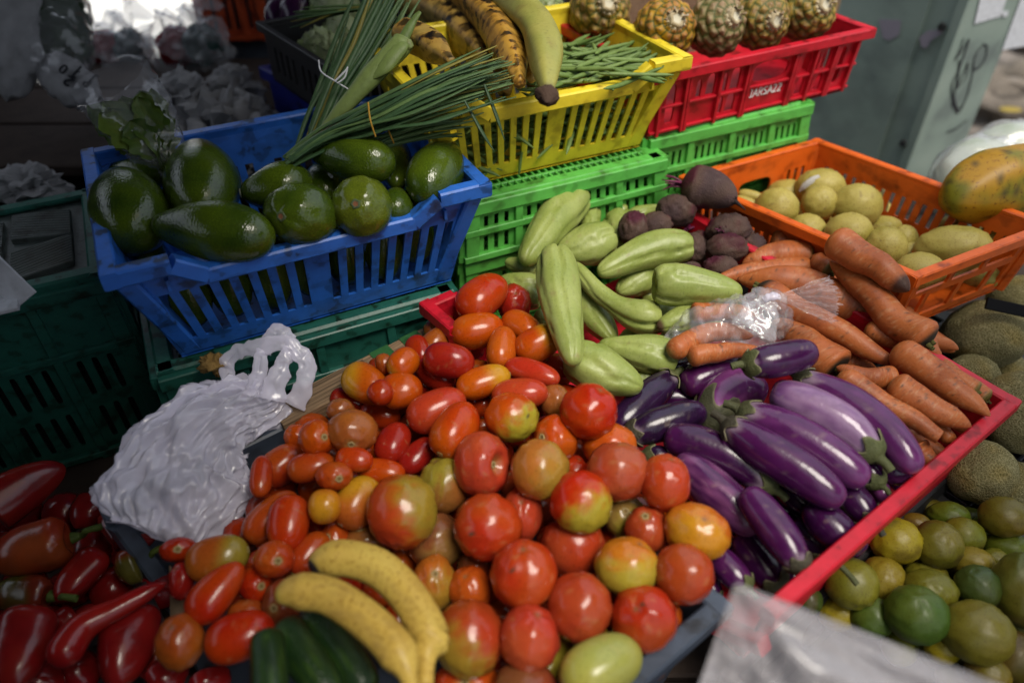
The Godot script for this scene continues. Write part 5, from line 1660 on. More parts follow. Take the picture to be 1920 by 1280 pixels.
	for i in bv.size():
		var dd := (bv[i] + o3 - EYE).normalized()
		bv2.append(bv[i] + dd * (0.02 + 0.05 * sin((i % 90) / 89.0 * PI) * (i / 90) / 59.0 + 0.01 * nz.get_noise_2d(i % 90 * 6.0, i / 90 * 6.0)))
	part("back_sheet", grid_mesh(bv2, bc, 60, 90, false), M.bagfront, r3)
	# dim bags at the back left
	var o4 := at(80, 60, 1.5)
	var r4 := thing("bagged_greens", "clear bag of dark leafy greens with black writing on its white end", "bagged greens", o4)
	part("greens", tube([at(75, -60, 1.55) - o4, at(85, 20, 1.52) - o4, at(100, 90, 1.5) - o4, at(105, 125, 1.49) - o4], [0.045, 0.07, 0.062, 0.02], 26, 10, Color(0.03, 0.06, 0.018), 0.8, Vector3.ZERO, 0.02, 6.0), M.leaf, r4)
	part("film", tube([at(72, -70, 1.55) - o4, at(85, 20, 1.52) - o4, at(100, 95, 1.49) - o4, at(125, 150, 1.47) - o4], [0.055, 0.082, 0.072, 0.04], 40, 12, Color.WHITE, 0.85, Vector3.ZERO, 0.01, 6.0), M.bagclear, r4)
	part("white_end", tube([at(92, 118, 1.475) - o4, at(118, 145, 1.465) - o4, at(150, 170, 1.46) - o4, at(185, 190, 1.46) - o4], [0.03, 0.042, 0.04, 0.012], 30, 10, Color.WHITE, 0.7, (EYE - o4).normalized(), 0.006, 6.0), M.sack, r4)
	for w in [["2", 128, 152, 22], ["1", 140, 139, 20], ["0", 118, 129, 20], ["P", 163, 156, 18], ["J", 172, 148, 18], ["1", 148, 130, 16]]:
		var tm := TextMesh.new()
		var fnt := SystemFont.new()
		fnt.font_names = PackedStringArray(["Droid Sans"])
		fnt.font_weight = 700
		tm.font = fnt
		tm.text = w[0]
		tm.font_size = 40
		tm.pixel_size = 0.0007 * w[3] / 22.0
		tm.depth = 0.012
		var tx := part("writing", tm, M.ink, r4)
		var zz := (EYE - o4).normalized()
		var xx := UPV.cross(zz).normalized().rotated(zz, deg_to_rad(145))
		tx.transform = Transform3D(Basis(xx, zz.cross(xx), zz), at(w[1], w[2], 1.428) - o4)
	var o5 := at(20, 60, 1.45)
	single("dim_plastic_bag", ball(RIGHT * 0.06, UPV * 0.13, FWD * 0.05, 24, 34, Color.WHITE, 0.012, 4.0, o5), M.sack, o5, "dim grey plastic bag in the top left corner", "plastic bag", "dim plastic bags at the back")
	for q in [[225, 90, 1.9, 62, 44, Color(0.2, 0.012, 0.016), Color(0.03, 0.06, 0.055), "hazy plastic bag with red and green goods, left of two"], [355, 85, 1.85, 66, 50, Color(0.26, 0.016, 0.02), Color(0.02, 0.055, 0.05), "hazy plastic bag with red and dark green goods, right of two"]]:
		var p := at(q[0], q[1], q[2])
		var k: float = q[2] / FOC
		var rt := thing("hazy_goods_bag", q[7], "plastic bag", p, "bags of goods at the back")
		part("goods", ball(RIGHT * q[3] * k * 0.5, UPV * q[4] * k * 0.75, FWD * 0.06, 18, 26, q[5], 0.02, 3.0, p), M.pepper, rt).position = RIGHT * -q[3] * k * 0.32 - UPV * q[4] * k * 0.2
		part("goods", ball(RIGHT * q[3] * k * 0.45, UPV * q[4] * k * 0.7, FWD * 0.06, 18, 26, q[6], 0.02, 3.0, p), M.pepper, rt).position = RIGHT * q[3] * k * 0.4 - UPV * q[4] * k * 0.1
		part("film", ball(RIGHT * q[3] * k * 1.05, UPV * q[4] * k * 1.1, FWD * 0.09, 34, 50, Color.WHITE, 0.035, 2.4, p), M.bagmist, rt)
		part("neck", tube([UPV * q[4] * k * 0.9, UPV * q[4] * k * 1.3 + RIGHT * 0.02, UPV * q[4] * k * 1.9 + RIGHT * 0.05], [0.05, 0.014, 0.05], 24, 8, Color.WHITE, 0.5, FWD, 0.012, 5.0), M.bagmist, rt)
	# white knotted sack
	var o6 := at(395, 215, 1.5)
	var r6 := thing("knotted_white_sack", "crumpled white sack knotted at its neck behind the avocados", "sack", o6)
	part("body", facet(ball(RIGHT * 0.115, UPV * 0.075, FWD * 0.08, 34, 48, Color.WHITE, 0.05, 4.0, o6)), M.sack, r6).position = at(415, 262, 1.5) - o6
	part("top", facet(ball(RIGHT * 0.046, UPV * 0.044, FWD * 0.045, 26, 36, Color.WHITE, 0.03, 5.0, o6)), M.sack, r6).position = at(338, 182, 1.47) - o6
	for h in [[[362, 212, 1.44, 8], [385, 210, 1.43, 14], [425, 215, 1.43, 14], [432, 218, 1.43, 9]], [[362, 214, 1.44, 8], [368, 240, 1.42, 16], [392, 262, 1.42, 13]], [[425, 235, 1.45, 9], [450, 215, 1.44, 16], [455, 185, 1.46, 12], [440, 172, 1.48, 8]], [[312, 168, 1.46, 8], [318, 148, 1.46, 12], [325, 138, 1.46, 5]]]:
		var pts := []
		var rad := []
		for e in h:
			pts.append(at(e[0], e[1], e[2]) - o6)
			rad.append(e[3] * e[2] / FOC)
		part("loose_end", tube(pts, rad, 18, 8, Color.WHITE, 0.5, (EYE - o6).normalized(), 0.005, 8.0), M.sack, r6)
	for q in [[445, 165, 1.62, 45, 30, "dim grey bag behind the knotted white sack"], [480, 250, 1.55, 40, 45, "pale bag squeezed beside the dark blue crate"], [60, 350, 1.35, 60, 34, "dim bundle of sacking above the left dark green crate"]]:
		var p := at(q[0], q[1], q[2])
		single("dim_plastic_bag", facet(ball(RIGHT * q[3] * q[2] / FOC, UPV * q[4] * q[2] / FOC, FWD * 0.05, 26, 36, Color.WHITE, 0.022, 4.0, p)), M.sack, p, q[5], "plastic bag", "dim plastic bags at the back")
	# dry husk under the blue basket's corner
	var o7 := at(402, 684, 0.985)
	single("dry_husk", ball(RIGHT * 0.02, UPV * 0.012, FWD * 0.015, 16, 22, Color(0.42, 0.26, 0.09), 0.009, 14.0, o7), M.stone, o7, "dry yellow-brown husk under the blue basket's corner", "husk")
	# black strip between the melons
	var o8 := at(1890, 580, 1.17)
	var s := Solid.new()
	s.bar(at(1850, 568, 1.17) - o8, at(1960, 592, 1.16) - o8, UPV, 0.003, 0.009)
	single("black_strap", s.mesh(), M.strap, o8, "black plastic strap over the melons at the right edge", "strap")

# each row: kind, axis or centre in metres, half sizes in metres, colour, seed, marks, label, group
var DATA := [
	["plum",[-0.0696,0.7624,-0.8175,-0.0139,0.7727,-0.8846],[0.0316],"red2",1,{},"large red-orange plum tomato crowning the back of the tomato heap"],
	["tomato",[0.0031,0.7404,-0.8722],[0.0251,0.0292],"deep",2,{},"dark red tomato right behind the topmost plum tomato"],
	["plum",[-0.084,0.7482,-0.7882,-0.0111,0.7513,-0.8053],[0.0267],"orange",3,{"stem":0},"bright orange plum tomato lying just below the topmost plum tomato"],
	["plum",[-0.0098,0.7483,-0.827,0.0361,0.755,-0.78],[0.0219],"redor",4,{},"orange-red plum tomato tucked left of the hanging chayote"],
	["plum",[0.0057,0.7491,-0.746,0.0641,0.7696,-0.7735],[0.025],"redor",5,{"pc":"yellow","pd":[0.8,0.6],"stem":1},"orange-red plum tomato with yellow stem end beside the upright chayote"],
	["plum",[-0.0174,0.7483,-0.7227,-0.0094,0.7608,-0.7888],[0.0211],"orange2",6,{},"slender orange plum tomato standing on end below the orange one"],
	["plum",[-0.122,0.7185,-0.8216,-0.084,0.7241,-0.8539],[0.0212],"orbrown",7,{},"dull orange plum tomato half hidden behind the bright orange one"],
	["plum",[-0.1214,0.7256,-0.7785,-0.0845,0.7328,-0.8186],[0.0213],"orbrown",8,{},"yellowish orange plum tomato above the glossy deep red pointed one"],
	["plum",[-0.113,0.7692,-0.7219,-0.0482,0.7666,-0.7085],[0.0247],"deep",9,{},"glossy deep red plum tomato with pointed end towards the bag"],
	["plum",[-0.1221,0.7394,-0.7431,-0.0776,0.732,-0.7055],[0.0208],"deep",10,{},"deep red plum tomato wedged under the glossy pointed one"],
	["plum",[-0.1364,0.7432,-0.7896,-0.1169,0.735,-0.7448],[0.0175],"red",11,{},"small red plum tomato at the back edge by the dark crate"],
	["plum",[-0.1543,0.756,-0.702,-0.1267,0.763,-0.7375],[0.0204],"orange",12,{"pc":"yellow","pd":[-0.6,-0.5],"stem":0},"orange-yellow plum tomato with scar by the wooden board"],
	["plum",[-0.1774,0.7446,-0.7267,-0.1577,0.7469,-0.7389],[0.0154],"orbrown",13,{},"dim orange plum tomato peeping out over the wooden board"],
	["plum",[-0.2185,0.7354,-0.7307,-0.162,0.7269,-0.69],[0.0253],"orange",14,{"pc":"yellow","pd":[-0.9,0.1]},"long orange plum tomato against the end of the wooden board"],
	["plum",[-0.1719,0.7634,-0.6744,-0.151,0.7584,-0.6512],[0.0173],"red",15,{},"red plum tomato squeezed between two orange plum tomatoes"],
	["plum",[-0.1675,0.7417,-0.6816,-0.1134,0.7434,-0.6896],[0.0253],"redor",16,{},"red-orange plum tomato with nippled tip in the upper left pile"],
	["plum",[-0.1342,0.714,-0.7499,-0.1053,0.7082,-0.7194],[0.0174],"deep",17,{},"shaded deep red plum tomato under the pointed one"],
	["plum",[-0.0699,0.7478,-0.6811,-0.0027,0.7532,-0.707],[0.0216],"orange",18,{"pc":"yellow","pd":[0.8,0.5],"stem":1},"orange plum tomato with yellow shoulder and round scar"],
	["plum",[-0.0083,0.7514,-0.7254,0.0597,0.7589,-0.6879],[0.018],"redpk",19,{},"bright red long plum tomato lying flat beside the lowest big chayote"],
	["plum",[0.0489,0.7242,-0.7668,0.0806,0.7196,-0.7437],[0.0167],"redpk",20,{},"small red plum tomato touching the upright chayote tip"],
	["plum",[-0.0254,0.7438,-0.6718,0.0449,0.7581,-0.6684],[0.0219],"redpk",21,{},"pinkish red glossy plum tomato just above the half-green tomato"],
	["tomato",[0.0539,0.7361,-0.6738],[0.0196,0.0224],"brown",22,{},"small brownish green tomato behind the big red round one"],
	["plum",[-0.1276,0.7383,-0.6346,-0.0587,0.7464,-0.671],[0.0261],"redpk",23,{"stem":0},"pink-red plum tomato with dark scar and blossom knob"],
	["plum",[-0.0842,0.742,-0.5799,-0.0506,0.7571,-0.6452],[0.0279],"redor",24,{"stem":0},"large orange-red plum tomato leaning with its stem end down"],
	["plum",[-0.0473,0.7132,-0.7141,-0.0324,0.7062,-0.6788],[0.0192],"red",25,{},"dim red plum tomato under the pinkish glossy one"],
	["tomato",[-0.2711,0.7046,-0.6429],[0.0161,0.0161],"redor",26,{},"small orange-red tomato at the crate edge by the white bag"],
	["tomato",[-0.2307,0.7471,-0.6011],[0.0209,0.0216],"redor",27,{"stem":[0.45,0.03]},"scarred orange-red tomato showing its stem near the crate edge"],
	["tomato",[-0.1897,0.7491,-0.6095],[0.0303,0.0263],"brown2",28,{"stem":[-0.04,-0.6]},"brownish orange round tomato among the left plum tomatoes"],
	["tomato",[-0.2155,0.7316,-0.6622],[0.0174,0.0153],"brown",29,{},"small green-brown tomato behind the brownish orange one"],
	["plum",[-0.2433,0.7001,-0.7205,-0.1926,0.6966,-0.7038],[0.0172],"red",30,{},"red plum tomato lying along the grey crate rim"],
	["plum",[-0.1995,0.699,-0.6955,-0.1461,0.6959,-0.681],[0.02],"red",31,{},"red plum tomato right behind the brownish orange round tomato"],
	["plum",[-0.1543,0.7157,-0.5913,-0.1346,0.7272,-0.6416],[0.0214],"deep",32,{},"very dark red plum tomato at the middle of the left pile"],
	["plum",[-0.1329,0.7057,-0.5849,-0.0959,0.7153,-0.6259],[0.0178],"deep",33,{},"dark red slim plum tomato pointing up to the right"],
	["plum",[-0.205,0.7381,-0.58,-0.1613,0.7363,-0.5727],[0.0157],"red2",34,{},"red plum tomato below the brownish orange round tomato"],
	["plum",[-0.1837,0.7134,-0.5817,-0.1261,0.7117,-0.575],[0.0167],"redor",35,{},"orange-red plum tomato lying level in the middle left"],
	["tomato",[-0.2031,0.7354,-0.5536],[0.0215,0.0164],"redor2",36,{},"dull orange tomato left of the yellow-striped one"],
	["plum",[-0.2615,0.726,-0.567,-0.2076,0.7292,-0.5796],[0.0192],"redor2",37,{},"orange-red plum tomato lying level near the white bag"],
	["plum",[-0.3046,0.6877,-0.5868,-0.2616,0.6974,-0.6271],[0.0238],"redor2",38,{},"long orange-red plum tomato leaning on the white bag"],
	["plum",[-0.2933,0.7048,-0.5474,-0.3,0.7175,-0.5989],[0.0139],"redor2",39,{},"orange-red plum tomato half covered by the white bag"],
	["plum",[-0.3037,0.6818,-0.5052,-0.2541,0.6961,-0.559],[0.0231],"redor2",40,{},"orange-red plum tomato sloping under the white bag's corner"],
	["plum",[-0.252,0.717,-0.5394,-0.2475,0.6992,-0.4764],[0.0242],"red2",41,{"stem":1},"bright red plum tomato standing with tan stem scar at bottom"],
	["plum",[-0.2262,0.7256,-0.5163,-0.19,0.7265,-0.52],[0.0202],"yelor",42,{},"yellow-orange tomato with bumpy end, the most yellow of the pile"],
	["plum",[-0.1947,0.6981,-0.5129,-0.1614,0.7125,-0.5663],[0.027],"oryel",43,{"pc":"yellow","pd":[-0.2,0.9],"stem":0},"orange tomato streaked yellow with big tan stem scar"],
	["tomato",[-0.2275,0.6731,-0.5357],[0.0143,0.013],"deep",44,{},"dark red tomato under the yellow-orange bumpy one"],
	["tomato",[-0.2038,0.6737,-0.5123],[0.0179,0.0204],"redor2",45,{},"dull orange-red tomato behind the upper banana"],
	["plum",[-0.2388,0.681,-0.461,-0.2103,0.6937,-0.5053],[0.0195],"redor2",46,{"stem":0},"orange-red plum tomato touching the upper banana's black tip"],
	["tomato",[-0.2539,0.7098,-0.4612],[0.0213,0.0195],"redor2",47,{"stem":[0.19,-0.12]},"red tomato with star scar left of the bananas"],
	["tomato",[-0.1697,0.667,-0.5126],[0.0257,0.0205],"brown",48,{},"brown shaded tomato right above the upper banana"],
	["plum",[-0.354,0.6925,-0.4634,-0.2894,0.6979,-0.4814],[0.025],"orbrown",49,{"pc":"green2","pd":[0.9,0],"stem":1},"orange and green plum tomato lying under the white bag"],
	["plum",[-0.328,0.6905,-0.4005,-0.2872,0.7085,-0.4569],[0.0245],"red2",50,{"taper":1},"smooth bright red tapered tomato among the dark peppers"],
	["tomato",[-0.2777,0.6782,-0.4516],[0.018,0.0199],"red2",51,{},"red tomato right of the tapered bright red one"],
	["tomato",[-0.3346,0.685,-0.3817],[0.0235,0.0274],"orbrown",52,{},"orange-brown upright tomato beside the bell peppers"],
	["plum",[-0.3071,0.685,-0.3744,-0.2412,0.6891,-0.3961],[0.0255],"red2",53,{},"large red plum tomato left of the cucumbers"],
	["tomato",[-0.2459,0.6723,-0.4323],[0.0214,0.0261],"brown3",54,{},"red-brown tomato behind the lower banana's tip"],
	["tomato",[-0.2828,0.6693,-0.4228],[0.0195,0.0141],"orbrown",55,{},"dim orange tomato above the large red plum tomato"],
	["tomato",[-0.3599,0.679,-0.4543],[0.0133,0.0205],"deep",56,{},"dark red tomato beside the cardboard strip"],
	["tomato",[-0.3715,0.6887,-0.4876],[0.0197,0.0136],"red",57,{},"red tomato peeping out below the white bag"],
	["tomato",[-0.0006,0.7535,-0.6289],[0.0327,0.03],"redor",58,{"pc":"green","pd":[0.75,-0.55],"pa":0.95,"spot":[0.57,0.02]},"half-green half-red round tomato with a black speck"],
	["tomato",[0.0911,0.7673,-0.6251],[0.0342,0.0335],"red2",59,{},"plain bright red round tomato nearest the chayotes"],
	["tomato",[0.0525,0.7349,-0.6114],[0.0273,0.0293],"redor",60,{},"orange-red tomato below the bright red round one"],
	["tomato",[0.0312,0.7494,-0.5512],[0.0331,0.0343],"tan",61,{"pc":"green2","pd":[0.9,-0.1],"pa":0.5},"tan-orange round tomato with greenish sides"],
	["tomato",[0.1192,0.7457,-0.5512],[0.0357,0.0332],"pinkbr",62,{},"dusty pink-brown round tomato left of the smaller red one"],
	["tomato",[0.1175,0.7257,-0.6078],[0.0334,0.0281],"orange2",63,{},"orange tomato hidden behind the dusty pink one"],
	["tomato",[0.1704,0.7453,-0.5355],[0.0284,0.0321],"redor3",64,{},"red-orange round tomato touching the violet eggplant"],
	["tomato",[0.0754,0.7394,-0.5137],[0.0346,0.0346],"red2",65,{"pc":"green","pd":[0.55,-0.8],"pa":0.9},"red tomato turning yellow and lime green underneath"],
	["tomato",[0.1299,0.6886,-0.5332],[0.0251,0.0251],"olive",66,{"pc":"green2","pd":[0.6,-0.6]},"olive brown tomato under the dusty pink one"],
	["tomato",[0.069,0.6836,-0.4954],[0.0374,0.0343],"brick",67,{},"brick red round tomato under the red and green one"],
	["tomato",[0.1998,0.7249,-0.4857],[0.0365,0.0299],"oryel2",68,{"pc":"yellow","pd":[0.1,-0.2],"pa":0.6,"rot":-18},"glossy orange tomato with yellow blotches at the heap's outer edge"],
	["tomato",[0.1499,0.7068,-0.5008],[0.0246,0.0265],"brick",69,{},"brick red tomato wedged behind the yellow-green one"],
	["tomato",[0.1208,0.7127,-0.4502],[0.0339,0.031],"green",70,{"pc":"orange","pd":[-0.1,0.95],"pa":0.75},"yellow-green unripe tomato with a reddish top"],
	["tomato",[0.1783,0.7173,-0.4389],[0.0311,0.0317],"brick2",71,{},"red-brown tomato above the grey crate corner"],
	["tomato",[0.0127,0.717,-0.4379],[0.0351,0.0357],"red3",72,{"spot":[-0.3,0.14]},"large red tomato with grey blossom scar, centre front"],
	["tomato",[0.0687,0.707,-0.4069],[0.0332,0.0343],"brick",73,{},"brick red tomato between two larger red ones in front"],
	["tomato",[0.1333,0.6999,-0.3987],[0.0337,0.0331],"red3",74,{"spot":[-0.02,0.41]},"large red tomato resting nearest the grey crate rim"],
	["tomato",[0.16,0.6678,-0.4151],[0.0199,0.0269],"redor2",75,{},"dim red tomato squeezed against the grey crate wall"],
	["tomato",[0.017,0.6974,-0.3789],[0.0303,0.0325],"redpk2",76,{},"pinkish red tomato above the pale green plum tomato"],
	["tomato",[-0.0436,0.6853,-0.3849],[0.0359,0.0381],"brick2",77,{"pc":"green2","pd":[-0.6,-0.75],"pa":0.7},"big red-brown tomato with green underside right of the bananas"],
	["tomato",[-0.0262,0.7196,-0.4951],[0.0376,0.0364],"red3",78,{"spot":[-0.42,-0.18]},"large smooth red tomato in the heap's middle"],
	["tomato",[0.0122,0.6999,-0.5285],[0.0235,0.0318],"redpk2",79,{},"pinkish red tomato half hidden by the large smooth red one"],
	["tomato",[-0.1216,0.7244,-0.5121],[0.0393,0.0411],"redor3",80,{"pc":"green2","pd":[0.85,0.35],"pa":0.8},"large red-orange tomato with yellow-green shoulder above the banana"],
	["tomato",[-0.0885,0.6717,-0.5115],[0.0332,0.0332],"brown3",81,{"pc":"olive","pd":[0.5,-0.7]},"dark red and green tomato shaded behind the upper banana"],
	["tomato",[-0.0794,0.7088,-0.563],[0.0293,0.0332],"brown",82,{"pc":"green2","pd":[-0.5,0.7]},"brown-green tomato beside the dented red one"],
	["tomato",[-0.0356,0.739,-0.5679],[0.0326,0.0383],"redpk2",83,{"dent":1,"stem":[0.75,-0.03]},"dented pink-red tomato with a folded stem hollow"],
	["tomato",[-0.085,0.6741,-0.4548],[0.0242,0.0303],"oryel",84,{"pc":"green2","pd":[0.6,-0.6],"pa":0.6},"orange-green tomato touching the upper banana's curve"],
	["tomato",[-0.0455,0.6764,-0.4456],[0.024,0.0252],"redor2",85,{},"plain red tomato behind the big red-brown one"],
	["tomato",[-0.0418,0.6593,-0.4845],[0.0214,0.0208],"brown3",86,{},"very dark brown tomato in the gap below the smooth red one"],
	["tomato",[-0.0464,0.6371,-0.3573],[0.0363,0.0295],"redor2",87,{},"red tomato cut off by the bottom edge beside the bananas"],
	["tomato",[0.0131,0.6617,-0.3405],[0.0339,0.0317],"brown3",88,{},"brown tomato cut off by the bottom edge"],
	["tomato",[0.074,0.7007,-0.5891],[0.0201,0.0201],"red",89,{},"red tomato deep in the gap above the red and green one"],
	["plum",[0.0261,0.6367,-0.3542,0.0565,0.6386,-0.4156],[0.0222],"green",90,{},"yellow-green plum tomato standing at the bottom edge"],
	["plum",[0.0483,0.697,-0.3292,0.1244,0.697,-0.3692],[0.0294],"lime",91,{},"pale green unripe plum tomato at the front of the heap"],
	["tomato",[0.0823,0.6665,-0.3945],[0.0195,0.0195],"yelgr",92,{},"yellow-orange small tomato behind the pale green one"],
	["tomato",[0.1406,0.649,-0.3817],[0.0219,0.0219],"brown3",93,{},"red-brown tomato low down against the grey crate"],
	["avocado",[-0.5628,0.896,-0.9708,-0.47,0.896,-0.8006],[0.051],"avo",94,{"stem":0},"dark avocado at the crate's near left corner with bright glare"],
	["avocado",[-0.4686,0.905,-1.0413,-0.3968,0.905,-0.848],[0.0514],"avo",95,{"bruise":1},"avocado with a brown bruise patch"],
	["avocado",[-0.4562,0.905,-0.8216,-0.2952,0.905,-0.7888],[0.0411],"avo",96,{},"long green avocado lying across the front of the blue crate"],
	["avocado",[-0.607,0.881,-1.0165,-0.4959,0.881,-1.003],[0.0239],"avo",97,{},"dark avocado behind, half covered by the wrapped greens"],
	["avocado",[-0.6442,0.857,-1.1038,-0.5774,0.857,-1.0963],[0.0129],"avo",98,{},"dark avocado in the back left corner of the blue crate"],
	["avocado",[-0.3675,0.905,-0.9016,-0.2742,0.905,-0.9316],[0.0362],"avo",99,{"stem":0},"shiny avocado right of the bruised one"],
	["avocado",[-0.2725,0.905,-0.8453],[0.0477,0.041],"avo",100,{"stem":[-0.51,-0.08]},"rounded dark avocado showing its stem button to the viewer"],
	["avocado",[-0.2774,0.935,-0.9582,-0.1585,0.935,-0.9262],[0.0331],"avo",101,{"stem":0},"bright green avocado laid on top below the onion leaves"],
	["avocado",[-0.1975,0.905,-0.8645],[0.0401,0.0401],"avol",102,{"stem":[-0.19,0.09]},"bright speckled avocado with a starry stem end"],
	["avocado",[-0.1636,0.881,-0.9484,-0.1567,0.881,-0.8779],[0.0247],"avo",103,{"stem":0},"small avocado wedged behind the speckled one"],
	["avocado",[-0.0893,0.905,-1.0413,-0.1217,0.905,-0.8928],[0.0408],"avo",104,{"stem":0},"tall dark avocado in the back right corner of the crate"],
	["avocado",[-0.1803,0.881,-1.1186,-0.1673,0.881,-0.9672],[0.0245],"avo",105,{},"dark avocado hidden behind the bright green top one"],
	["avocado",[-0.288,0.881,-1.0268,-0.26,0.881,-0.93],[0.0284],"avo",106,{},"dark avocado in the gap under the bright green top one"],
	["avocado",[-0.329,0.8535,-0.8628,-0.2648,0.8535,-0.8495],[0.0249],"avo",107,{},"dark avocado in the shade above the front slots"],
	["avocado",[-0.5111,0.842,-0.8567,-0.4747,0.842,-0.8462],[0.0234],"avo",108,{},"black-green avocado in the shade of the near left corner"],
	["banana",[-0.2016,0.747,-0.4241,-0.1911,0.747,-0.4332,-0.1692,0.747,-0.437,-0.1354,0.747,-0.4265,-0.106,0.747,-0.4015,-0.0856,0.747,-0.3724,-0.0758,0.747,-0.3522,-0.0775,0.747,-0.3368,-0.0766,0.747,-0.3058],[0.0183],"banana",109,{"tipdark":1},"upper yellow banana with a black tip, lying on the tomatoes"],
	["banana",[-0.2227,0.765,-0.3816,-0.2046,0.765,-0.3883,-0.1736,0.765,-0.3843,-0.141,0.765,-0.3653,-0.113,0.765,-0.342,-0.0952,0.765,-0.3198,-0.0849,0.765,-0.2929],[0.0173],"banana",110,{},"lower freckled yellow banana with a greenish tip"],
	["cucumber",[-0.2356,0.725,-0.3695,-0.2264,0.725,-0.341,-0.2141,0.725,-0.2972],[0.0163],"cuke",111,{},"leftmost dark green cucumber under the bananas"],
	["cucumber",[-0.2299,0.701,-0.3905,-0.2017,0.701,-0.3584,-0.1657,0.701,-0.3175],[0.0196],"cuke",112,{},"middle dark green cucumber under the bananas"],
	["cucumber",[-0.2129,0.6894,-0.4064,-0.176,0.6894,-0.3782,-0.1365,0.6894,-0.3277],[0.0201],"cuke",113,{},"dark green cucumber right under the lower banana"],
	["pepper",[-0.5863,0.645,-0.6451,-0.6161,0.645,-0.6176,-0.6528,0.645,-0.5715],[0.033],"pep",114,{"tip":0},"pointed dark red pepper lying by the dark green crate"],
	["pepper",[-0.5264,0.645,-0.534,-0.5669,0.645,-0.5176,-0.6138,0.645,-0.4995],[0.0319],"pep2",115,{"stem":0},"blocky orange-red pepper with its green stem towards the tomatoes"],
	["pepper",[-0.3926,0.645,-0.4737,-0.4331,0.645,-0.4433,-0.4656,0.645,-0.4169,-0.4722,0.645,-0.3757],[0.0211],"pep3",116,{"thin":1,"tip":0},"long curved bright red chili pointing to the tomatoes"],
	["pepper",[-0.44,0.6041,-0.4646,-0.4312,0.6041,-0.4267,-0.4242,0.6041,-0.3728],[0.0341],"pepd",117,{},"large dark red bell pepper below the curved chili"],
	["pepper",[-0.5465,0.621,-0.4561,-0.5362,0.621,-0.4115,-0.521,0.621,-0.3593],[0.032],"pepd",118,{},"very dark red bell pepper in the bottom left corner"],
	["pepper",[-0.4965,0.621,-0.5325,-0.5107,0.621,-0.4987,-0.5229,0.621,-0.4641],[0.0208],"pepd",119,{},"shadowed dark red pepper above the curved chili"],
	["pepper",[-0.5384,0.5983,-0.6052,-0.4737,0.5983,-0.538],[0.0127],"pep",120,{},"thin red pepper poking out below the white bag"],
	["pepper",[-0.5322,0.621,-0.4708,-0.5681,0.621,-0.4749,-0.6023,0.621,-0.4695],[0.0217],"pepg",121,{"stem":0},"half-green pepper lying below the blocky orange-red one"],
	["pepper",[-0.5546,0.597,-0.6341,-0.5637,0.597,-0.5826],[0.0232],"pepd",122,{},"dim red pepper in the shade of the white bag"],
	["pepper",[-0.4473,0.621,-0.5176,-0.4706,0.621,-0.5009],[0.0238],"pepg",123,{"stem":0},"almost black pepper with a curled green stem"],
	["pepper",[-0.3887,0.597,-0.4026,-0.3599,0.597,-0.3703],[0.023],"pepd",124,{},"dark red pepper at the bottom edge below the orange-brown tomato"],
	["pepper",[-0.3355,0.597,-0.3924,-0.3182,0.597,-0.3647],[0.0228],"pepd",125,{},"dark red pepper at the bottom edge left of the cucumbers"],
	["pepper",[-0.4936,0.621,-0.5573,-0.4411,0.621,-0.5494],[0.0218],"pepd",126,{},"red pepper lying right under the white bag's hem"],
	["pepper",[-0.5066,0.5928,-0.4657,-0.5285,0.5928,-0.4392],[0.0231],"pepd",127,{},"red pepper behind the thick end of the curved chili"],
	["pepper",[-0.559,0.5778,-0.397,-0.4941,0.5778,-0.3851],[0.026],"pepd",128,{},"nearly black red pepper along the bottom left edge"],
	["pepper",[-0.5257,0.5515,-0.4319,-0.4795,0.5515,-0.3974],[0.0258],"pepd",129,{},"nearly black red pepper between the two large bell peppers"],
	["chayote",[0.1155,0.7897,-1.1115,0.0682,0.7795,-1.038,0.0178,0.7647,-0.9431],[0.0371],"chay",130,{},"large chayote leaning against the green crate, topmost of the pile"],
	["chayote",[0.1317,0.7606,-1.1347,0.1274,0.7487,-1.0477],[0.0216],"chay",131,{},"small chayote behind the topmost leaning one"],
	["chayote",[0.1649,0.7691,-1.0084,0.0709,0.7633,-0.9716],[0.0354],"chay",132,{},"smooth pear-shaped chayote right of the leaning one"],
	["chayote",[0.1856,0.7489,-1.1085,0.1708,0.736,-1.0195],[0.0336],"chay",133,{},"short two-lobed chayote touching the beets"],
	["chayote",[0.2872,0.7625,-0.9909,0.2159,0.761,-0.9811,0.1308,0.7528,-0.932],[0.0303],"chay",134,{},"long bright chayote pointing at the orange crate"],
	["chayote",[0.0601,0.823,-0.8887,0.0647,0.8069,-0.8008,0.0773,0.783,-0.6901],[0.0309],"chay",135,{},"upright ribbed chayote standing against the tomatoes"],
	["chayote",[0.2192,0.7338,-0.8515,0.1777,0.7342,-0.8535,0.1284,0.7425,-0.8971,0.0952,0.753,-0.9575],[0.0291],"chay",136,{"neck":1},"crooked chayote with a thin bent neck"],
	["chayote",[0.0437,0.7282,-0.9704,-0.0111,0.7321,-0.9946],[0.0175],"chay",137,{},"slim chayote at the far left against the green crate"],
	["chayote",[0.0526,0.7345,-0.8972,-0.0203,0.7402,-0.9304],[0.0296],"chay",138,{},"shaded chayote left of the upright one"],
	["chayote",[0.1018,0.7076,-0.9446,0.1516,0.6894,-0.8469],[0.029],"chay",139,{},"sloping chayote under the crooked one"],
	["chayote",[0.2342,0.7223,-0.769,0.1204,0.7277,-0.7943],[0.0288],"chay",140,{},"flat lying ribbed chayote above the dark eggplants"],
	["chayote",[0.0679,0.7502,-0.748,0.1676,0.7382,-0.695],[0.0352],"chay",141,{},"large pale chayote at the front, nearest the red tomatoes"],
	["chayote",[0.2314,0.7204,-0.9847,0.1641,0.7125,-0.938],[0.027],"chay",142,{},"many-lobed chayote left of the big pale one"],
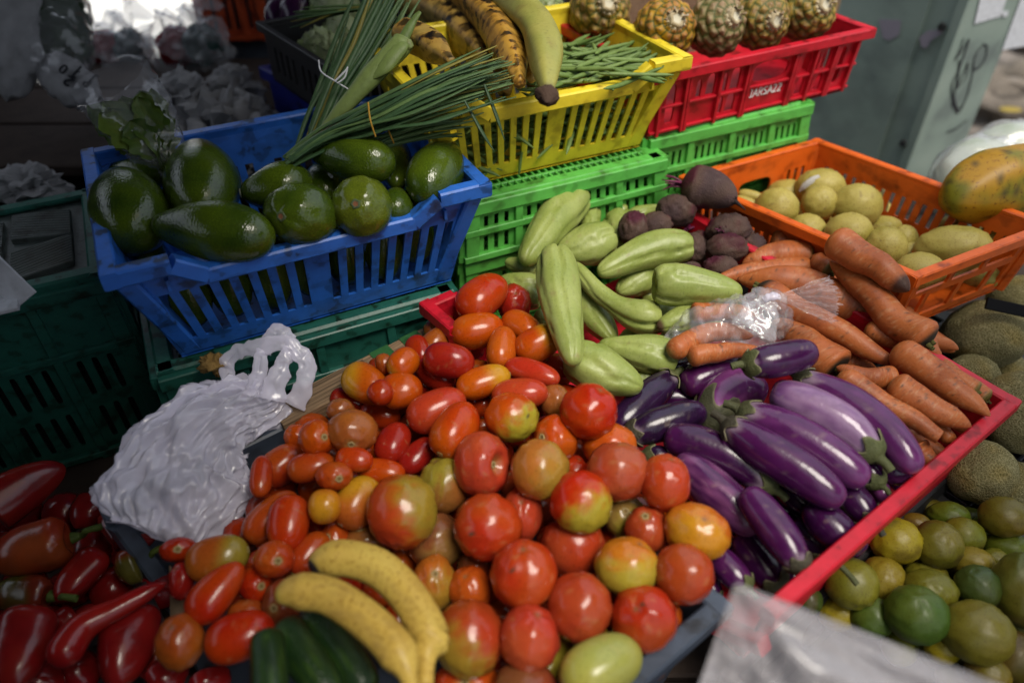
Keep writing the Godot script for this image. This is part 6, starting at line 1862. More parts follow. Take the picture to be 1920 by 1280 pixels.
	["chayote",[0.1971,0.7793,-0.8648,0.25,0.7791,-0.8637,0.3238,0.776,-0.8463],[0.033],"chay",143,{},"big pale chayote pointing at the loose carrots"],
	["chayote",[0.1995,0.6787,-0.9666,0.2406,0.6807,-0.9784],[0.0258],"chay",144,{},"dim chayote below the many-lobed one"],
	["chayote",[0.2735,0.7442,-0.8457,0.2044,0.7388,-0.8184],[0.0218],"chay",145,{"brown":1},"chayote with a brown stem end beside the bagged carrots"],
	["chayote",[0.0346,0.7224,-0.8687,0.0545,0.719,-0.8503],[0.018],"chay",146,{},"little visible chayote behind the plum tomatoes"],
	["chayote",[0.1634,0.6905,-0.7623,0.2204,0.6912,-0.7659],[0.0171],"chay",147,{},"chayote in the gap above the front eggplants"],
	["chayote",[0.1963,0.751,-1.1013,0.2575,0.7545,-1.1273],[0.0136],"chay",148,{},"thin green chayote behind the beets at the green crate"],
	["chayote",[0.2535,0.708,-0.9138,0.1903,0.6985,-0.8607],[0.0259],"chay",149,{},"chayote low between the big pale one and the flat one"],
	["chayote",[0.2008,0.7463,-1.1198,0.1558,0.7473,-1.1272],[0.021],"chay",150,{},"chayote at the back against the green crate's slots"],
	["beet",[0.2804,0.805,-1.1125,0.3226,0.805,-1.0944,0.3574,0.805,-1.0559],[0.0368],"beet",151,{"big":1,"leaves":1},"largest beet on top with magenta stalks and a root tip"],
	["beet",[0.2703,0.775,-1.0793],[0.0316,0.0279],"beet",152,{},"round grey-purple beet just below the largest one"],
	["beet",[0.2313,0.775,-1.0357],[0.0244,0.0208],"beet",153,{},"small brown beet left of the round grey one"],
	["beet",[0.1924,0.775,-1.0243],[0.0234,0.0278],"beet",154,{},"dark beet right behind the two-lobed chayote"],
	["beet",[0.3523,0.7581,-1.0471],[0.035,0.0267],"beet",155,{"leaves":[-0.35,-0.07]},"flattened beet with magenta leaf stubs by the orange wall"],
	["beet",[0.3411,0.7495,-1.005],[0.0324,0.0243],"beet",156,{},"angular dark beet above the carrots' tips"],
	["beet",[0.3198,0.7279,-1.0594],[0.0217,0.0217],"beet",157,{},"small brownish beet in the middle of the beets"],
	["beet",[0.2902,0.7469,-1.012],[0.0199,0.0235],"beet",158,{},"purple beet behind the long bright chayote"],
	["beet",[0.326,0.7355,-0.9701],[0.0275,0.0204],"beet",159,{},"dark beet lying nearest the carrots"],
	["beet",[0.3173,0.7398,-1.0889],[0.021,0.0162],"beet",160,{"leaves":[-0.9,-0.22]},"dim beet between the round and the flattened ones"],
	["beet",[0.2727,0.751,-0.9431],[0.0173,0.0129],"beet",161,{},"small beet by the big pale chayote's back"],
	["beet",[0.3888,0.7404,-1.0221],[0.0228,0.0228],"beet",162,{},"dim beet in the corner under the orange crate"],
	["carrot",[0.4619,0.8177,-0.9279,0.509,0.809,-0.8721,0.5408,0.8004,-0.8217],[0.0256],"carrot",163,{"rot_tip":1},"carrot with a rotten brown tip leaning over the orange crate rim"],
	["carrot",[0.5582,0.7527,-0.7647,0.5409,0.759,-0.798,0.5153,0.7692,-0.8556,0.4714,0.7803,-0.9255],[0.0273],"carrot",164,{"crown":"black"},"long carrot with a blackened crown below the rotten-tipped one"],
	["carrot",[0.4787,0.7402,-0.9976,0.4244,0.7402,-0.9976,0.3631,0.7376,-0.9804],[0.026],"carrot",165,{"crown":"green"},"carrot with a green cut top and a side nub by the beets"],
	["carrot",[0.4247,0.7435,-1.0462,0.4671,0.7409,-1.0277,0.5125,0.737,-0.9994],[0.0187],"carrot",166,{},"carrot lying behind along the orange crate wall"],
	["carrot",[0.4703,0.7401,-0.9649,0.389,0.7389,-0.9578,0.3091,0.7356,-0.9368],[0.0188],"carrot",167,{"crown":"cut"},"slim carrot with a split open end above the bag knot"],
	["carrot",[0.5411,0.7332,-0.8779,0.4767,0.7362,-0.895,0.4196,0.7406,-0.9215,0.344,0.742,-0.9305],[0.0337],"carrot",168,{"crown":"green"},"thick carrot with a big green crown behind the bag's loose end"],
	["carrot",[0.363,0.7555,-0.8951,0.4112,0.7467,-0.8437,0.467,0.7387,-0.7997,0.5232,0.729,-0.7505],[0.024],"carrot",169,{"crown":"black"},"longest pale carrot running down from the bag knot"],
	["carrot",[0.4414,0.72,-0.7476,0.4146,0.728,-0.7893,0.3719,0.7364,-0.8359],[0.0304],"carrot",170,{"crown":"black"},"thick carrot with a black cut crown beside the top eggplant"],
	["carrot",[0.5008,0.7343,-0.8239,0.5431,0.7294,-0.7969,0.5745,0.7249,-0.7727],[0.0153],"carrot",171,{},"carrot half hidden under the long blackened one"],
	["carrot",[0.5106,0.7517,-0.7594,0.5525,0.7415,-0.7096,0.5981,0.7293,-0.6543],[0.022],"carrot",172,{},"long carrot with a dark scar reaching the red crate rim"],
	["carrot",[0.506,0.7335,-0.7181,0.4693,0.7343,-0.7215,0.4301,0.7374,-0.7368],[0.0176],"carrot",173,{},"short carrot with a yellowish end below the longest one"],
	["carrot",[0.4245,0.7429,-0.7162,0.4709,0.7328,-0.6696,0.5251,0.7223,-0.6248],[0.0176],"carrot",174,{"blunt":1},"carrot with a cut blunt end next to the eggplants"],
	["carrot",[0.4869,0.7401,-0.703,0.5247,0.7328,-0.6696,0.5684,0.7258,-0.6394],[0.0207],"carrot",175,{},"smooth carrot between the scarred and the blunt ones"],
	["carrot",[0.5975,0.7346,-0.6909,0.5765,0.7398,-0.7154,0.5522,0.7451,-0.7409],[0.0143],"carrot",176,{"crown":"green"},"carrot with a green crown near the red crate corner"],
	["carrot",[0.625,0.7102,-0.7002,0.6067,0.7166,-0.7311,0.5833,0.7249,-0.7727],[0.0147],"carrot",177,{"crown":"green"},"carrot lying outermost beside the melons"],
	["carrot",[0.5406,0.6819,-0.7044,0.5634,0.6767,-0.6801],[0.0113],"carrot",178,{},"carrot tip in the gap under the smooth one"],
	["carrot",[0.5337,0.7025,-0.6652,0.5607,0.6961,-0.638],[0.0139],"carrot",179,{},"carrot end sticking out under the smooth one"],
	["carrot",[0.5046,0.6955,-0.6351,0.5231,0.6878,-0.6034],[0.0189],"carrot",180,{},"short reddish carrot against the red crate wall"],
	["carrot",[0.5795,0.7298,-0.7988,0.5842,0.7238,-0.7672],[0.0126],"carrot",181,{},"broken carrot stub below the blackened crown"],
	["carrot",[0.4643,0.6998,-0.7945,0.5134,0.6967,-0.7777],[0.0129],"carrot",182,{},"carrot in the gap under the longest one"],
	["carrot",[0.4864,0.7522,-0.933,0.4667,0.7581,-0.9735],[0.0177],"carrot",183,{"crown":"green"},"carrot crown stub hidden behind the green cut top"],
	["carrot",[0.5194,0.7008,-0.8964,0.5569,0.6951,-0.8624],[0.0156],"carrot",184,{},"dark carrot in the gap beside the thick green-crowned one"],
	["carrot",[0.2489,0.7629,-0.8193,0.2896,0.7635,-0.8232,0.3385,0.7622,-0.8153],[0.0152],"carrot",185,{},"upper carrot inside the knotted clear bag"],
	["carrot",[0.2085,0.7499,-0.7505,0.2685,0.7569,-0.7867,0.3279,0.7555,-0.7793],[0.0164],"carrot",186,{},"middle carrot inside the knotted clear bag"],
	["carrot",[0.233,0.7485,-0.7435,0.2769,0.7502,-0.7523,0.3309,0.7517,-0.7594],[0.0154],"carrot",187,{},"lower carrot inside the knotted clear bag"],
	["eggplant",[0.2831,0.7938,-0.678,0.3197,0.7949,-0.6846,0.376,0.7973,-0.6998],[0.0222],"egg1",188,{},"glossy dark purple eggplant on top beside the bagged carrots"],
	["eggplant",[0.3254,0.7096,-0.7722,0.2783,0.7073,-0.7572,0.2308,0.7035,-0.7336],[0.024],"egg2",189,{},"purple eggplant lying end to end with the glossy top one"],
	["eggplant",[0.2557,0.6958,-0.6584,0.2753,0.7041,-0.7063,0.3064,0.7076,-0.7272,0.335,0.7044,-0.708],[0.0318],"egg3",190,{"stub":1},"stubby curved light purple eggplant in the middle"],
	["eggplant",[0.2195,0.7147,-0.7448,0.1797,0.7091,-0.7083,0.1308,0.7008,-0.6584],[0.0222],"egg0",191,{},"very dark eggplant sloping down behind the red tomato"],
	["eggplant",[0.1877,0.674,-0.7411,0.2219,0.6743,-0.7429,0.2595,0.6734,-0.7375],[0.0184],"egg1",192,{},"eggplant with a big grey calyx pointing at the chayotes"],
	["eggplant",[0.1438,0.7111,-0.6387,0.1886,0.714,-0.6551,0.2472,0.7175,-0.6753],[0.0221],"egg0",193,{},"shiny blue-black eggplant left of the stubby one"],
	["eggplant",[0.3076,0.7041,-0.5589,0.2725,0.7111,-0.5936,0.2284,0.7158,-0.6184,0.1876,0.7181,-0.6305],[0.024],"egg1",194,{},"dark purple eggplant with its calyx at the lower right, mid heap"],
	["eggplant",[0.1985,0.7125,-0.6008,0.2374,0.7039,-0.5575,0.2796,0.6933,-0.5084],[0.0247],"egg2l",195,{"nocal":1},"violet eggplant with a pale end beside the orange tomato"],
	["eggplant",[0.2561,0.7494,-0.624,0.2877,0.7437,-0.5924,0.3292,0.737,-0.5578,0.3684,0.7291,-0.5194],[0.0251],"egg2",196,{},"purple eggplant with a bright green calyx in the central row"],
	["eggplant",[0.2785,0.7477,-0.6473,0.3211,0.7434,-0.6227,0.3636,0.7373,-0.5898,0.4063,0.7293,-0.5486],[0.0257],"egg2b",197,{},"purple eggplant just above the central one, green calyx on top"],
	["eggplant",[0.424,0.7406,-0.5762,0.4002,0.7475,-0.6135,0.3641,0.7531,-0.6455,0.3215,0.7571,-0.6694],[0.0275],"egg4",198,{},"pale lavender streaked eggplant, the lightest of the heap"],
	["eggplant",[0.3617,0.7573,-0.6985,0.404,0.7522,-0.6669,0.4424,0.7444,-0.6217,0.4675,0.7332,-0.5618],[0.0235],"egg2b",199,{},"long eggplant next to the carrots with a pale blunt end"],
	["eggplant",[0.44,0.7134,-0.6241,0.4677,0.7035,-0.5705],[0.0182],"egg2b",200,{},"short light purple eggplant end under the longest one"],
	["eggplant",[0.4325,0.7094,-0.5593,0.4129,0.7161,-0.5943],[0.0157],"egg1",201,{},"dark eggplant whose calyx meets the lavender one's calyx"],
	["eggplant",[0.4428,0.691,-0.6092,0.4442,0.6811,-0.5566],[0.0124],"egg3",202,{},"small lilac eggplant tip by the red crate rim"],
	["eggplant",[0.4154,0.6892,-0.5201,0.4018,0.6952,-0.5488,0.3876,0.7019,-0.5832],[0.0198],"egg1",203,{},"eggplant with a wide grey calyx close to the red rim"],
	["eggplant",[0.3394,0.7005,-0.5408,0.3802,0.6897,-0.4898],[0.0226],"egg1",204,{"nocal":1},"dark violet eggplant end lying next to the red rim"],
	["eggplant",[0.3735,0.6758,-0.5375,0.3456,0.6819,-0.5671,0.3189,0.6888,-0.6026],[0.0203],"egg0",205,{},"dark eggplant with a long flat calyx below the central row"],
	["eggplant",[0.3054,0.7123,-0.4453,0.2885,0.7217,-0.4853,0.2615,0.7326,-0.536],[0.0203],"egg2",206,{},"purple eggplant with green-edged calyx at the lower front"],
	["eggplant",[0.2969,0.6557,-0.4564,0.2838,0.6623,-0.4846,0.2643,0.6707,-0.5218],[0.0212],"egg1",207,{},"dark eggplant with a large dark calyx at the lower front"],
	["eggplant",[0.2531,0.6835,-0.4406,0.2397,0.6877,-0.458,0.2234,0.693,-0.4813],[0.0157],"egg2",208,{},"purple eggplant next to the red-brown tomato at the front"],
	["eggplant",[0.223,0.6566,-0.4429,0.2197,0.6637,-0.4734],[0.0107],"egg2",209,{},"small eggplant calyx end above the grey crate corner"],
	["eggplant",[0.3128,0.667,-0.4884,0.3128,0.6601,-0.4577],[0.0101],"egg2",210,{},"sliver of purple eggplant beside the large dark calyx"],
	["eggplant",[0.3653,0.6627,-0.4941,0.3497,0.6676,-0.5166,0.3335,0.6723,-0.5393],[0.0168],"egg0",211,{"longstem":1},"dark eggplant with a long stem crossing the red rim"],
	["eggplant",[0.1636,0.6934,-0.6227,0.1998,0.6921,-0.6152],[0.015],"egg0",212,{},"dark eggplant in the gap above the violet one"],
	["eggplant",[0.2104,0.695,-0.7818,0.2866,0.6958,-0.7876],[0.0136],"egg0",213,{},"dark eggplant lying under the bagged carrots"],
	["passion",[0.4656,0.735,-1.1576],[0.0378,0.0358],"passion",214,{},"yellow fruit at the front left with dark freckles"],
	["passion",[0.518,0.7017,-1.2595],[0.0375,0.0321],"passion",215,{},"yellow fruit behind the freckled front left one"],
	["passion",[0.5649,0.735,-1.2311],[0.0446,0.0353],"passion",216,{"streak":1},"large greenish yellow fruit with a white peel streak"],
	["passion",[0.547,0.735,-1.1745],[0.0312,0.0312],"passion",217,{},"yellow fruit below the one with the white streak"],
	["passion",[0.6077,0.735,-1.1613],[0.0429,0.0409],"passion",218,{},"round clean yellow fruit in the crate's middle"],
	["passion",[0.6647,0.711,-1.2188],[0.0281,0.0323],"passion",219,{},"greenish fruit hidden behind the round clean one"],
	["passion",[0.5488,0.6852,-1.1977],[0.0344,0.0334],"passion",220,{},"yellow fruit in the second row behind the carrots"],
	["passion",[0.5134,0.711,-1.1187],[0.0335,0.0315],"passion",221,{},"yellow fruit by the beets' side wall, front row"],
	["passion",[0.564,0.735,-1.073],[0.0388,0.035],"passion",222,{},"yellow fruit right above the rotten-tipped carrot"],
	["passion",[0.6093,0.735,-1.0305],[0.0332,0.035],"passion",223,{},"yellow fruit with a brown ring mark"],
	["passion",[0.7158,0.735,-1.0257],[0.0579,0.0386],"passion",224,{},"largest yellow fruit, oval, under the papaya"],
	["passion",[0.8189,0.735,-1.0564],[0.0393,0.0375],"passion",225,{},"yellow fruit at the crate's right end under the papaya"],
	["passion",[0.6322,0.735,-0.9562],[0.0378,0.0334],"passion",226,{},"yellow fruit in the near corner of the orange crate"],
	["passion",[0.7356,0.6828,-1.0297],[0.0246,0.0227],"passion",227,{},"small yellow fruit below the largest oval one"],
	["passion",[0.6741,0.7034,-1.0582],[0.021,0.021],"passion",228,{},"small yellow fruit right of the ring-marked one"],
	["passion",[0.6752,0.711,-1.0962],[0.0214,0.0233],"passion",229,{},"small yellow fruit behind the ring-marked one"],
	["passion",[0.6561,0.7048,-1.1394],[0.032,0.022],"passion",230,{},"yellow fruit half sunk between the clean and ring-marked ones"],
	["passion",[0.773,0.711,-1.1364],[0.0259,0.0179],"passion",231,{},"yellow fruit in the shade behind the largest one"],
	["passion",[0.7766,0.687,-1.0145],[0.0281,0.0224],"passion",232,{},"yellow fruit low behind the crate's open front frame"],
	["finger",[0.4105,0.735,-1.2112,0.4519,0.735,-1.1917],[0.0106],"passion",233,{},"upper slender yellow fruit in the crate's back left corner"],
	["finger",[0.4002,0.735,-1.1917,0.4346,0.735,-1.1688],[0.0095],"passion",234,{},"lower slender yellow fruit in the crate's back left corner"],
	["papaya",[0.704,0.8,-1.058,0.7835,0.8,-1.1054,0.8885,0.8,-1.1367,1.0263,0.8,-1.1712],[0.0656],"papaya",235,{},"large ripe papaya resting on the yellow fruits"],
	["melon",[0.7817,0.615,-0.952],[0.0639,0.0564],"melon",236,{},"netted round melon with yellow patches in front of the orange crate"],
	["melon",[0.7337,0.591,-0.8767],[0.0411,0.0357],"melon",237,{},"netted melon in the shade behind the carrots"],
	["melon",[0.7483,0.615,-0.7734],[0.0551,0.0609],"melon",238,{},"coarsely netted melon cut by the right edge"],
	["melon",[0.9167,0.591,-1.081],[0.0526,0.0445],"melon",239,{},"dim melon under the orange crate at the right edge"],
	["melon",[0.6536,0.591,-0.6816],[0.0469,0.0453],"melon",240,{},"dark melon below the red crate rim"],
	["melon",[0.7175,0.5494,-0.6812],[0.0465,0.0433],"melon",241,{},"dark melon behind the back row of limes"],
	["melon",[0.826,0.5415,-0.9384],[0.0457,0.0438],"melon",242,{},"netted melon wedged between the two large ones"],
	["lime",[0.4855,0.6,-0.5611],[0.0313,0.0292],"ly",243,{},"bright yellow citrus on top beside the red rim"],
	["lime",[0.5357,0.6,-0.5555],[0.0297,0.0304],"lo",244,{},"olive speckled citrus right of the bright yellow one"],
	["lime",[0.5914,0.576,-0.5861],[0.0266,0.0238],"lg",245,{},"yellow-green citrus with a brown cap behind the olive one"],
	["lime",[0.6436,0.5533,-0.6083],[0.0245,0.0208],"lgg",246,{},"smooth green lime in the back row"],
	["lime",[0.6417,0.6,-0.5979],[0.03,0.0265],"lor",247,{},"orange-olive citrus in the back corner"],
	["lime",[0.5905,0.5705,-0.6217],[0.0267,0.0193],"lgg",248,{},"green lime lying behind at the melon's foot"],
	["lime",[0.584,0.5504,-0.6449],[0.0214,0.0168],"lo",249,{},"olive lime touching the red crate's outer side"],
	["lime",[0.5369,0.576,-0.6047],[0.019,0.0146],"lor",250,{},"brownish yellow citrus half behind the bright yellow one"],
	["lime",[0.4084,0.6,-0.5005],[0.031,0.0304],"lo2",251,{},"yellow-olive citrus with a brown patch next to the red rim"],
	["lime",[0.4611,0.576,-0.5193],[0.0273,0.03],"ly2",252,{},"dull yellow citrus behind the brown-patched one"],
	["lime",[0.5178,0.5511,-0.5665],[0.0223,0.0223],"lo",253,{},"olive citrus under the bright yellow one"],
	["lime",[0.5035,0.5923,-0.496],[0.0311,0.0251],"lo2",254,{},"yellow-green citrus in the middle of the limes"],
	["lime",[0.5246,0.5653,-0.5352],[0.0265,0.0181],"lg",255,{},"green-yellow citrus behind the middle one"],
	["lime",[0.5832,0.576,-0.5452],[0.0272,0.0202],"ly2",256,{},"yellowish citrus with a black scar"],
	["lime",[0.5583,0.6,-0.4962],[0.0257,0.0257],"ld",257,{},"dark green lime right of the middle ones"],
	["lime",[0.6193,0.5697,-0.5525],[0.0162,0.0162],"lg",258,{},"small yellow-green citrus behind the dark green lime"],
	["lime",[0.6494,0.5636,-0.5742],[0.0295,0.0216],"lgg",259,{},"green lime in the back row at the right"],
	["lime",[0.6098,0.6,-0.492],[0.0341,0.0433],"ld2",260,{},"big olive-green citrus cut by the right edge"],
	["lime",[0.4699,0.6,-0.4602],[0.0351,0.0332],"lgd",261,{},"large smooth green lime with a yellow navel"],
	["lime",[0.5295,0.6,-0.4385],[0.0382,0.035],"lo",262,{},"large olive citrus with dark bruises at the bottom"],
	["lime",[0.4021,0.5511,-0.4905],[0.0251,0.021],"ly",263,{},"yellow citrus right behind the foreground bag"],
	["lime",[0.4334,0.5684,-0.4756],[0.0258,0.0251],"lgd",264,{},"green lime left of the large smooth one"],
	["lime",[0.5067,0.56,-0.4411],[0.0194,0.0194],"ly",265,{},"yellow citrus half hidden by the foreground bag"],
	["lime",[0.3599,0.576,-0.4937],[0.0174,0.0174],"ld",266,{},"dark green lime under the red rim near the bag"],
	["lime",[0.5797,0.5667,-0.4267],[0.0298,0.0298],"lor2",267,{},"dark orange-brown citrus in the bottom right corner"],
	["lime",[0.5405,0.5646,-0.4064],[0.0237,0.0225],"lor",268,{},"orange-yellow citrus at the bottom edge"],
	["lime",[0.6356,0.5465,-0.6361],[0.0168,0.0152],"ld",269,{},"small dark lime between the back row ones"],
	["lime",[0.6142,0.5493,-0.4802],[0.0283,0.0269],"ld2",270,{},"olive lime below the big one at the right edge"],
	["plantain",[-0.2354,0.9781,-1.6014,-0.1624,0.9781,-1.5005,-0.1063,0.9781,-1.4126,-0.0529,0.9781,-1.2571,-0.0078,0.9781,-1.0701],[0.0377],"plb",271,{},"widest ripe plantain with large black blotches"],
	["plantain",[-0.1056,1.025,-1.4404,-0.0635,1.025,-1.3429,-0.0252,1.025,-1.2206,0.0015,1.025,-1.0729,0.0106,1.025,-0.9768],[0.027],"pla",272,{},"ripe orange-yellow plantain right of the widest one"],
	["plantain",[-0.0495,0.9943,-1.4697,-0.013,0.9943,-1.3555,0.0136,0.9943,-1.2139,0.0294,0.9943,-1.0731],[0.023],"plb",273,{},"narrow black-streaked plantain beside the green-yellow one"],
	["plantain",[-0.177,1.025,-1.1896,-0.1318,1.025,-1.1454,-0.084,1.025,-1.0559],[0.0231],"plb",274,{},"short blackened plantain by the leek's tip"],
	["plantain",[-0.1778,0.945,-1.4746,-0.1256,0.945,-1.4251,-0.0691,0.945,-1.3018],[0.0242],"plg",275,{},"greenish plantain under the widest one"],
	["plantain",[-0.3059,0.9451,-1.7684,-0.218,0.9451,-1.6105,-0.1653,0.9451,-1.5065,-0.1156,0.9451,-1.3498],[0.0321],"plb",276,{},"blackened yellow plantain at the bunch's outer end by the onions"],
	["plantain",[-0.0932,0.9584,-1.759,-0.0323,0.9584,-1.5997,0,0.9584,-1.4312,0.0224,0.9584,-1.2636,0.033,0.9584,-1.1351],[0.0278],"pla",277,{},"yellow plantain with dark streaks just behind the hanging green-yellow one"],
	["plantain",[-0.0557,1.055,-1.4085,0,1.055,-1.2497,0.0316,1.055,-1.1526,0.0436,1.055,-1.0386,0.0441,1.055,-0.9304,0.0416,1.055,-0.8621],[0.0256],"ply",278,{"stalk":1},"smooth green-yellow plantain hanging over the yellow crate's rim"],
	["pineapple",[0.1581,0.99,-1.4066],[0.0538,0.0559],"pin1",279,{"cut":[0.23,0.21]},"pineapple behind the beans, leftmost of the row"],
	["pineapple",[0.2591,0.99,-1.3118],[0.0528,0.0509],"pin2",280,{"cut":[0.33,0.25]},"ripest yellow-orange pineapple, second of the row"],
	["pineapple",[0.3518,0.99,-1.3345],[0.0496,0.0516],"pin3",281,{"cut":[0.63,0.21]},"green pineapple with clear diamond scales in the row's middle"],
	["pineapple",[0.4364,0.99,-1.3638],[0.0484,0.0505],"pin1",282,{"cut":[0.46,-0.07]},"fourth pineapple with a round white cut end"],
	["pineapple",[0.5297,0.99,-1.4129],[0.0519,0.0519],"pin1",283,{"cut":[0.59,0.13]},"rightmost pineapple near the grey cabinet"],
	["tomato",[-0.064,0.7006,-0.8246],[0.0261,0.0246],"red",286,{"fill":1},"dim tomato deep in the gaps of the tomato heap","tomatoes deep in the heap"],
	["tomato",[-0.1791,0.6919,-0.7735],[0.0276,0.0257],"red",289,{"fill":1},"dim tomato deep in the gaps of the tomato heap","tomatoes deep in the heap"],
	["tomato",[-0.0459,0.6911,-0.769],[0.0246,0.0241],"redor2",292,{"fill":1},"dim tomato deep in the gaps of the tomato heap","tomatoes deep in the heap"],
	["tomato",[0.0595,0.692,-0.7762],[0.0267,0.0278],"redor2",294,{"fill":1},"dim tomato deep in the gaps of the tomato heap","tomatoes deep in the heap"],
	["tomato",[-0.1555,0.6831,-0.7258],[0.0249,0.0247],"brick",296,{"fill":1},"dim tomato deep in the gaps of the tomato heap","tomatoes deep in the heap"],
	["tomato",[0.0306,0.6957,-0.7163],[0.0252,0.0241],"red",300,{"fill":1},"dim tomato deep in the gaps of the tomato heap","tomatoes deep in the heap"],
	["tomato",[0.0739,0.6949,-0.7123],[0.0254,0.0259],"red",301,{"fill":1},"dim tomato deep in the gaps of the tomato heap","tomatoes deep in the heap"],
	["tomato",[-0.2651,0.6745,-0.682],[0.0261,0.0241],"redor2",302,{"fill":1},"dim tomato deep in the gaps of the tomato heap","tomatoes deep in the heap"],
	["tomato",[-0.1796,0.6646,-0.6917],[0.025,0.0228],"redor",304,{"fill":1},"dim tomato deep in the gaps of the tomato heap","tomatoes deep in the heap"],
	["tomato",[-0.1275,0.6757,-0.6876],[0.024,0.0228],"brick",305,{"fill":1},"dim tomato deep in the gaps of the tomato heap","tomatoes deep in the heap"],
	["tomato",[-0.0392,0.675,-0.6846],[0.0248,0.022],"redor",307,{"fill":1},"dim tomato deep in the gaps of the tomato heap","tomatoes deep in the heap"],
	["tomato",[0.0041,0.674,-0.6792],[0.0216,0.0235],"red",308,{"fill":1},"dim tomato deep in the gaps of the tomato heap","tomatoes deep in the heap"],
	["tomato",[0.0553,0.686,-0.6683],[0.0245,0.0238],"brick",309,{"fill":1},"dim tomato deep in the gaps of the tomato heap","tomatoes deep in the heap"],
	["tomato",[0.0966,0.6871,-0.6737],[0.0227,0.0237],"red",310,{"fill":1},"dim tomato deep in the gaps of the tomato heap","tomatoes deep in the heap"],
	["tomato",[-0.2369,0.6656,-0.6395],[0.0237,0.023],"redor",312,{"fill":1},"dim tomato deep in the gaps of the tomato heap","tomatoes deep in the heap"],
	["tomato",[-0.1915,0.6664,-0.6431],[0.0244,0.0229],"redor",313,{"fill":1},"dim tomato deep in the gaps of the tomato heap","tomatoes deep in the heap"],
	["tomato",[-0.1083,0.6655,-0.6389],[0.0225,0.0254],"redor",315,{"fill":1},"dim tomato deep in the gaps of the tomato heap","tomatoes deep in the heap"],
	["tomato",[-0.0203,0.6671,-0.6463],[0.023,0.0234],"red",317,{"fill":1},"dim tomato deep in the gaps of the tomato heap","tomatoes deep in the heap"],
	["tomato",[0.0257,0.6784,-0.6327],[0.0209,0.023],"redor",318,{"fill":1},"dim tomato deep in the gaps of the tomato heap","tomatoes deep in the heap"],
	["tomato",[0.0743,0.6788,-0.6343],[0.023,0.0253],"brick",319,{"fill":1},"dim tomato deep in the gaps of the tomato heap","tomatoes deep in the heap"],
	["tomato",[0.1112,0.6723,-0.6417],[0.0223,0.0243],"red",320,{"fill":1},"dim tomato deep in the gaps of the tomato heap","tomatoes deep in the heap"],
	["tomato",[-0.2939,0.6557,-0.6101],[0.0226,0.0244],"redor2",321,{"fill":1},"dim tomato deep in the gaps of the tomato heap","tomatoes deep in the heap"],
	["tomato",[-0.2469,0.6572,-0.6022],[0.0227,0.0236],"redor",322,{"fill":1},"dim tomato deep in the gaps of the tomato heap","tomatoes deep in the heap"],
	["tomato",[-0.204,0.658,-0.6054],[0.024,0.0219],"brick",323,{"fill":1},"dim tomato deep in the gaps of the tomato heap","tomatoes deep in the heap"],
	["tomato",[-0.1261,0.658,-0.6053],[0.0231,0.0228],"red",325,{"fill":1},"dim tomato deep in the gaps of the tomato heap","tomatoes deep in the heap"],
	["tomato",[-0.0389,0.6587,-0.6087],[0.0209,0.0249],"red",327,{"fill":1},"dim tomato deep in the gaps of the tomato heap","tomatoes deep in the heap"],
	["tomato",[0.0091,0.657,-0.601],[0.0251,0.0237],"brick",328,{"fill":1},"dim tomato deep in the gaps of the tomato heap","tomatoes deep in the heap"],
	["tomato",[-0.3065,0.6495,-0.5695],[0.0217,0.023],"brick",333,{"fill":1},"dim tomato deep in the gaps of the tomato heap","tomatoes deep in the heap"],
	["tomato",[-0.097,0.6503,-0.5728],[0.0231,0.0205],"brick",338,{"fill":1},"dim tomato deep in the gaps of the tomato heap","tomatoes deep in the heap"],
	["tomato",[-0.0564,0.6496,-0.5698],[0.0218,0.0221],"red",339,{"fill":1},"dim tomato deep in the gaps of the tomato heap","tomatoes deep in the heap"],
	["tomato",[0.0317,0.6616,-0.5609],[0.0233,0.0231],"brick",341,{"fill":1},"dim tomato deep in the gaps of the tomato heap","tomatoes deep in the heap"],
	["tomato",[0.1553,0.6565,-0.5653],[0.0231,0.0215],"red",344,{"fill":1},"dim tomato deep in the gaps of the tomato heap","tomatoes deep in the heap"],
	["tomato",[0.204,0.6301,-0.5847],[0.0245,0.023],"redor",345,{"fill":1},"dim tomato deep in the gaps of the tomato heap","tomatoes deep in the heap"],
	["tomato",[-0.3274,0.6383,-0.5418],[0.0237,0.0219],"red",346,{"fill":1},"dim tomato deep in the gaps of the tomato heap","tomatoes deep in the heap"],
	["tomato",[-0.2861,0.6411,-0.5358],[0.0235,0.0223],"redor2",347,{"fill":1},"dim tomato deep in the gaps of the tomato heap","tomatoes deep in the heap"],
	["tomato",[-0.2418,0.6412,-0.5359],[0.0205,0.0225],"brick",348,{"fill":1},"dim tomato deep in the gaps of the tomato heap","tomatoes deep in the heap"],
	["tomato",[-0.164,0.6288,-0.5413],[0.0232,0.0229],"brick",350,{"fill":1},"dim tomato deep in the gaps of the tomato heap","tomatoes deep in the heap"],
	["tomato",[0.0016,0.6323,-0.5398],[0.0224,0.0227],"redor2",354,{"fill":1},"dim tomato deep in the gaps of the tomato heap","tomatoes deep in the heap"],
	["tomato",[0.0508,0.6527,-0.5256],[0.0222,0.0201],"red",355,{"fill":1},"dim tomato deep in the gaps of the tomato heap","tomatoes deep in the heap"],
	["tomato",[0.1248,0.6513,-0.531],[0.0196,0.022],"red",357,{"fill":1},"dim tomato deep in the gaps of the tomato heap","tomatoes deep in the heap"],
	["tomato",[0.1633,0.6539,-0.5304],[0.0227,0.0211],"brick",358,{"fill":1},"dim tomato deep in the gaps of the tomato heap","tomatoes deep in the heap"],
	["tomato",[0.2042,0.6489,-0.5271],[0.023,0.0218],"brick",359,{"fill":1},"dim tomato deep in the gaps of the tomato heap","tomatoes deep in the heap"],
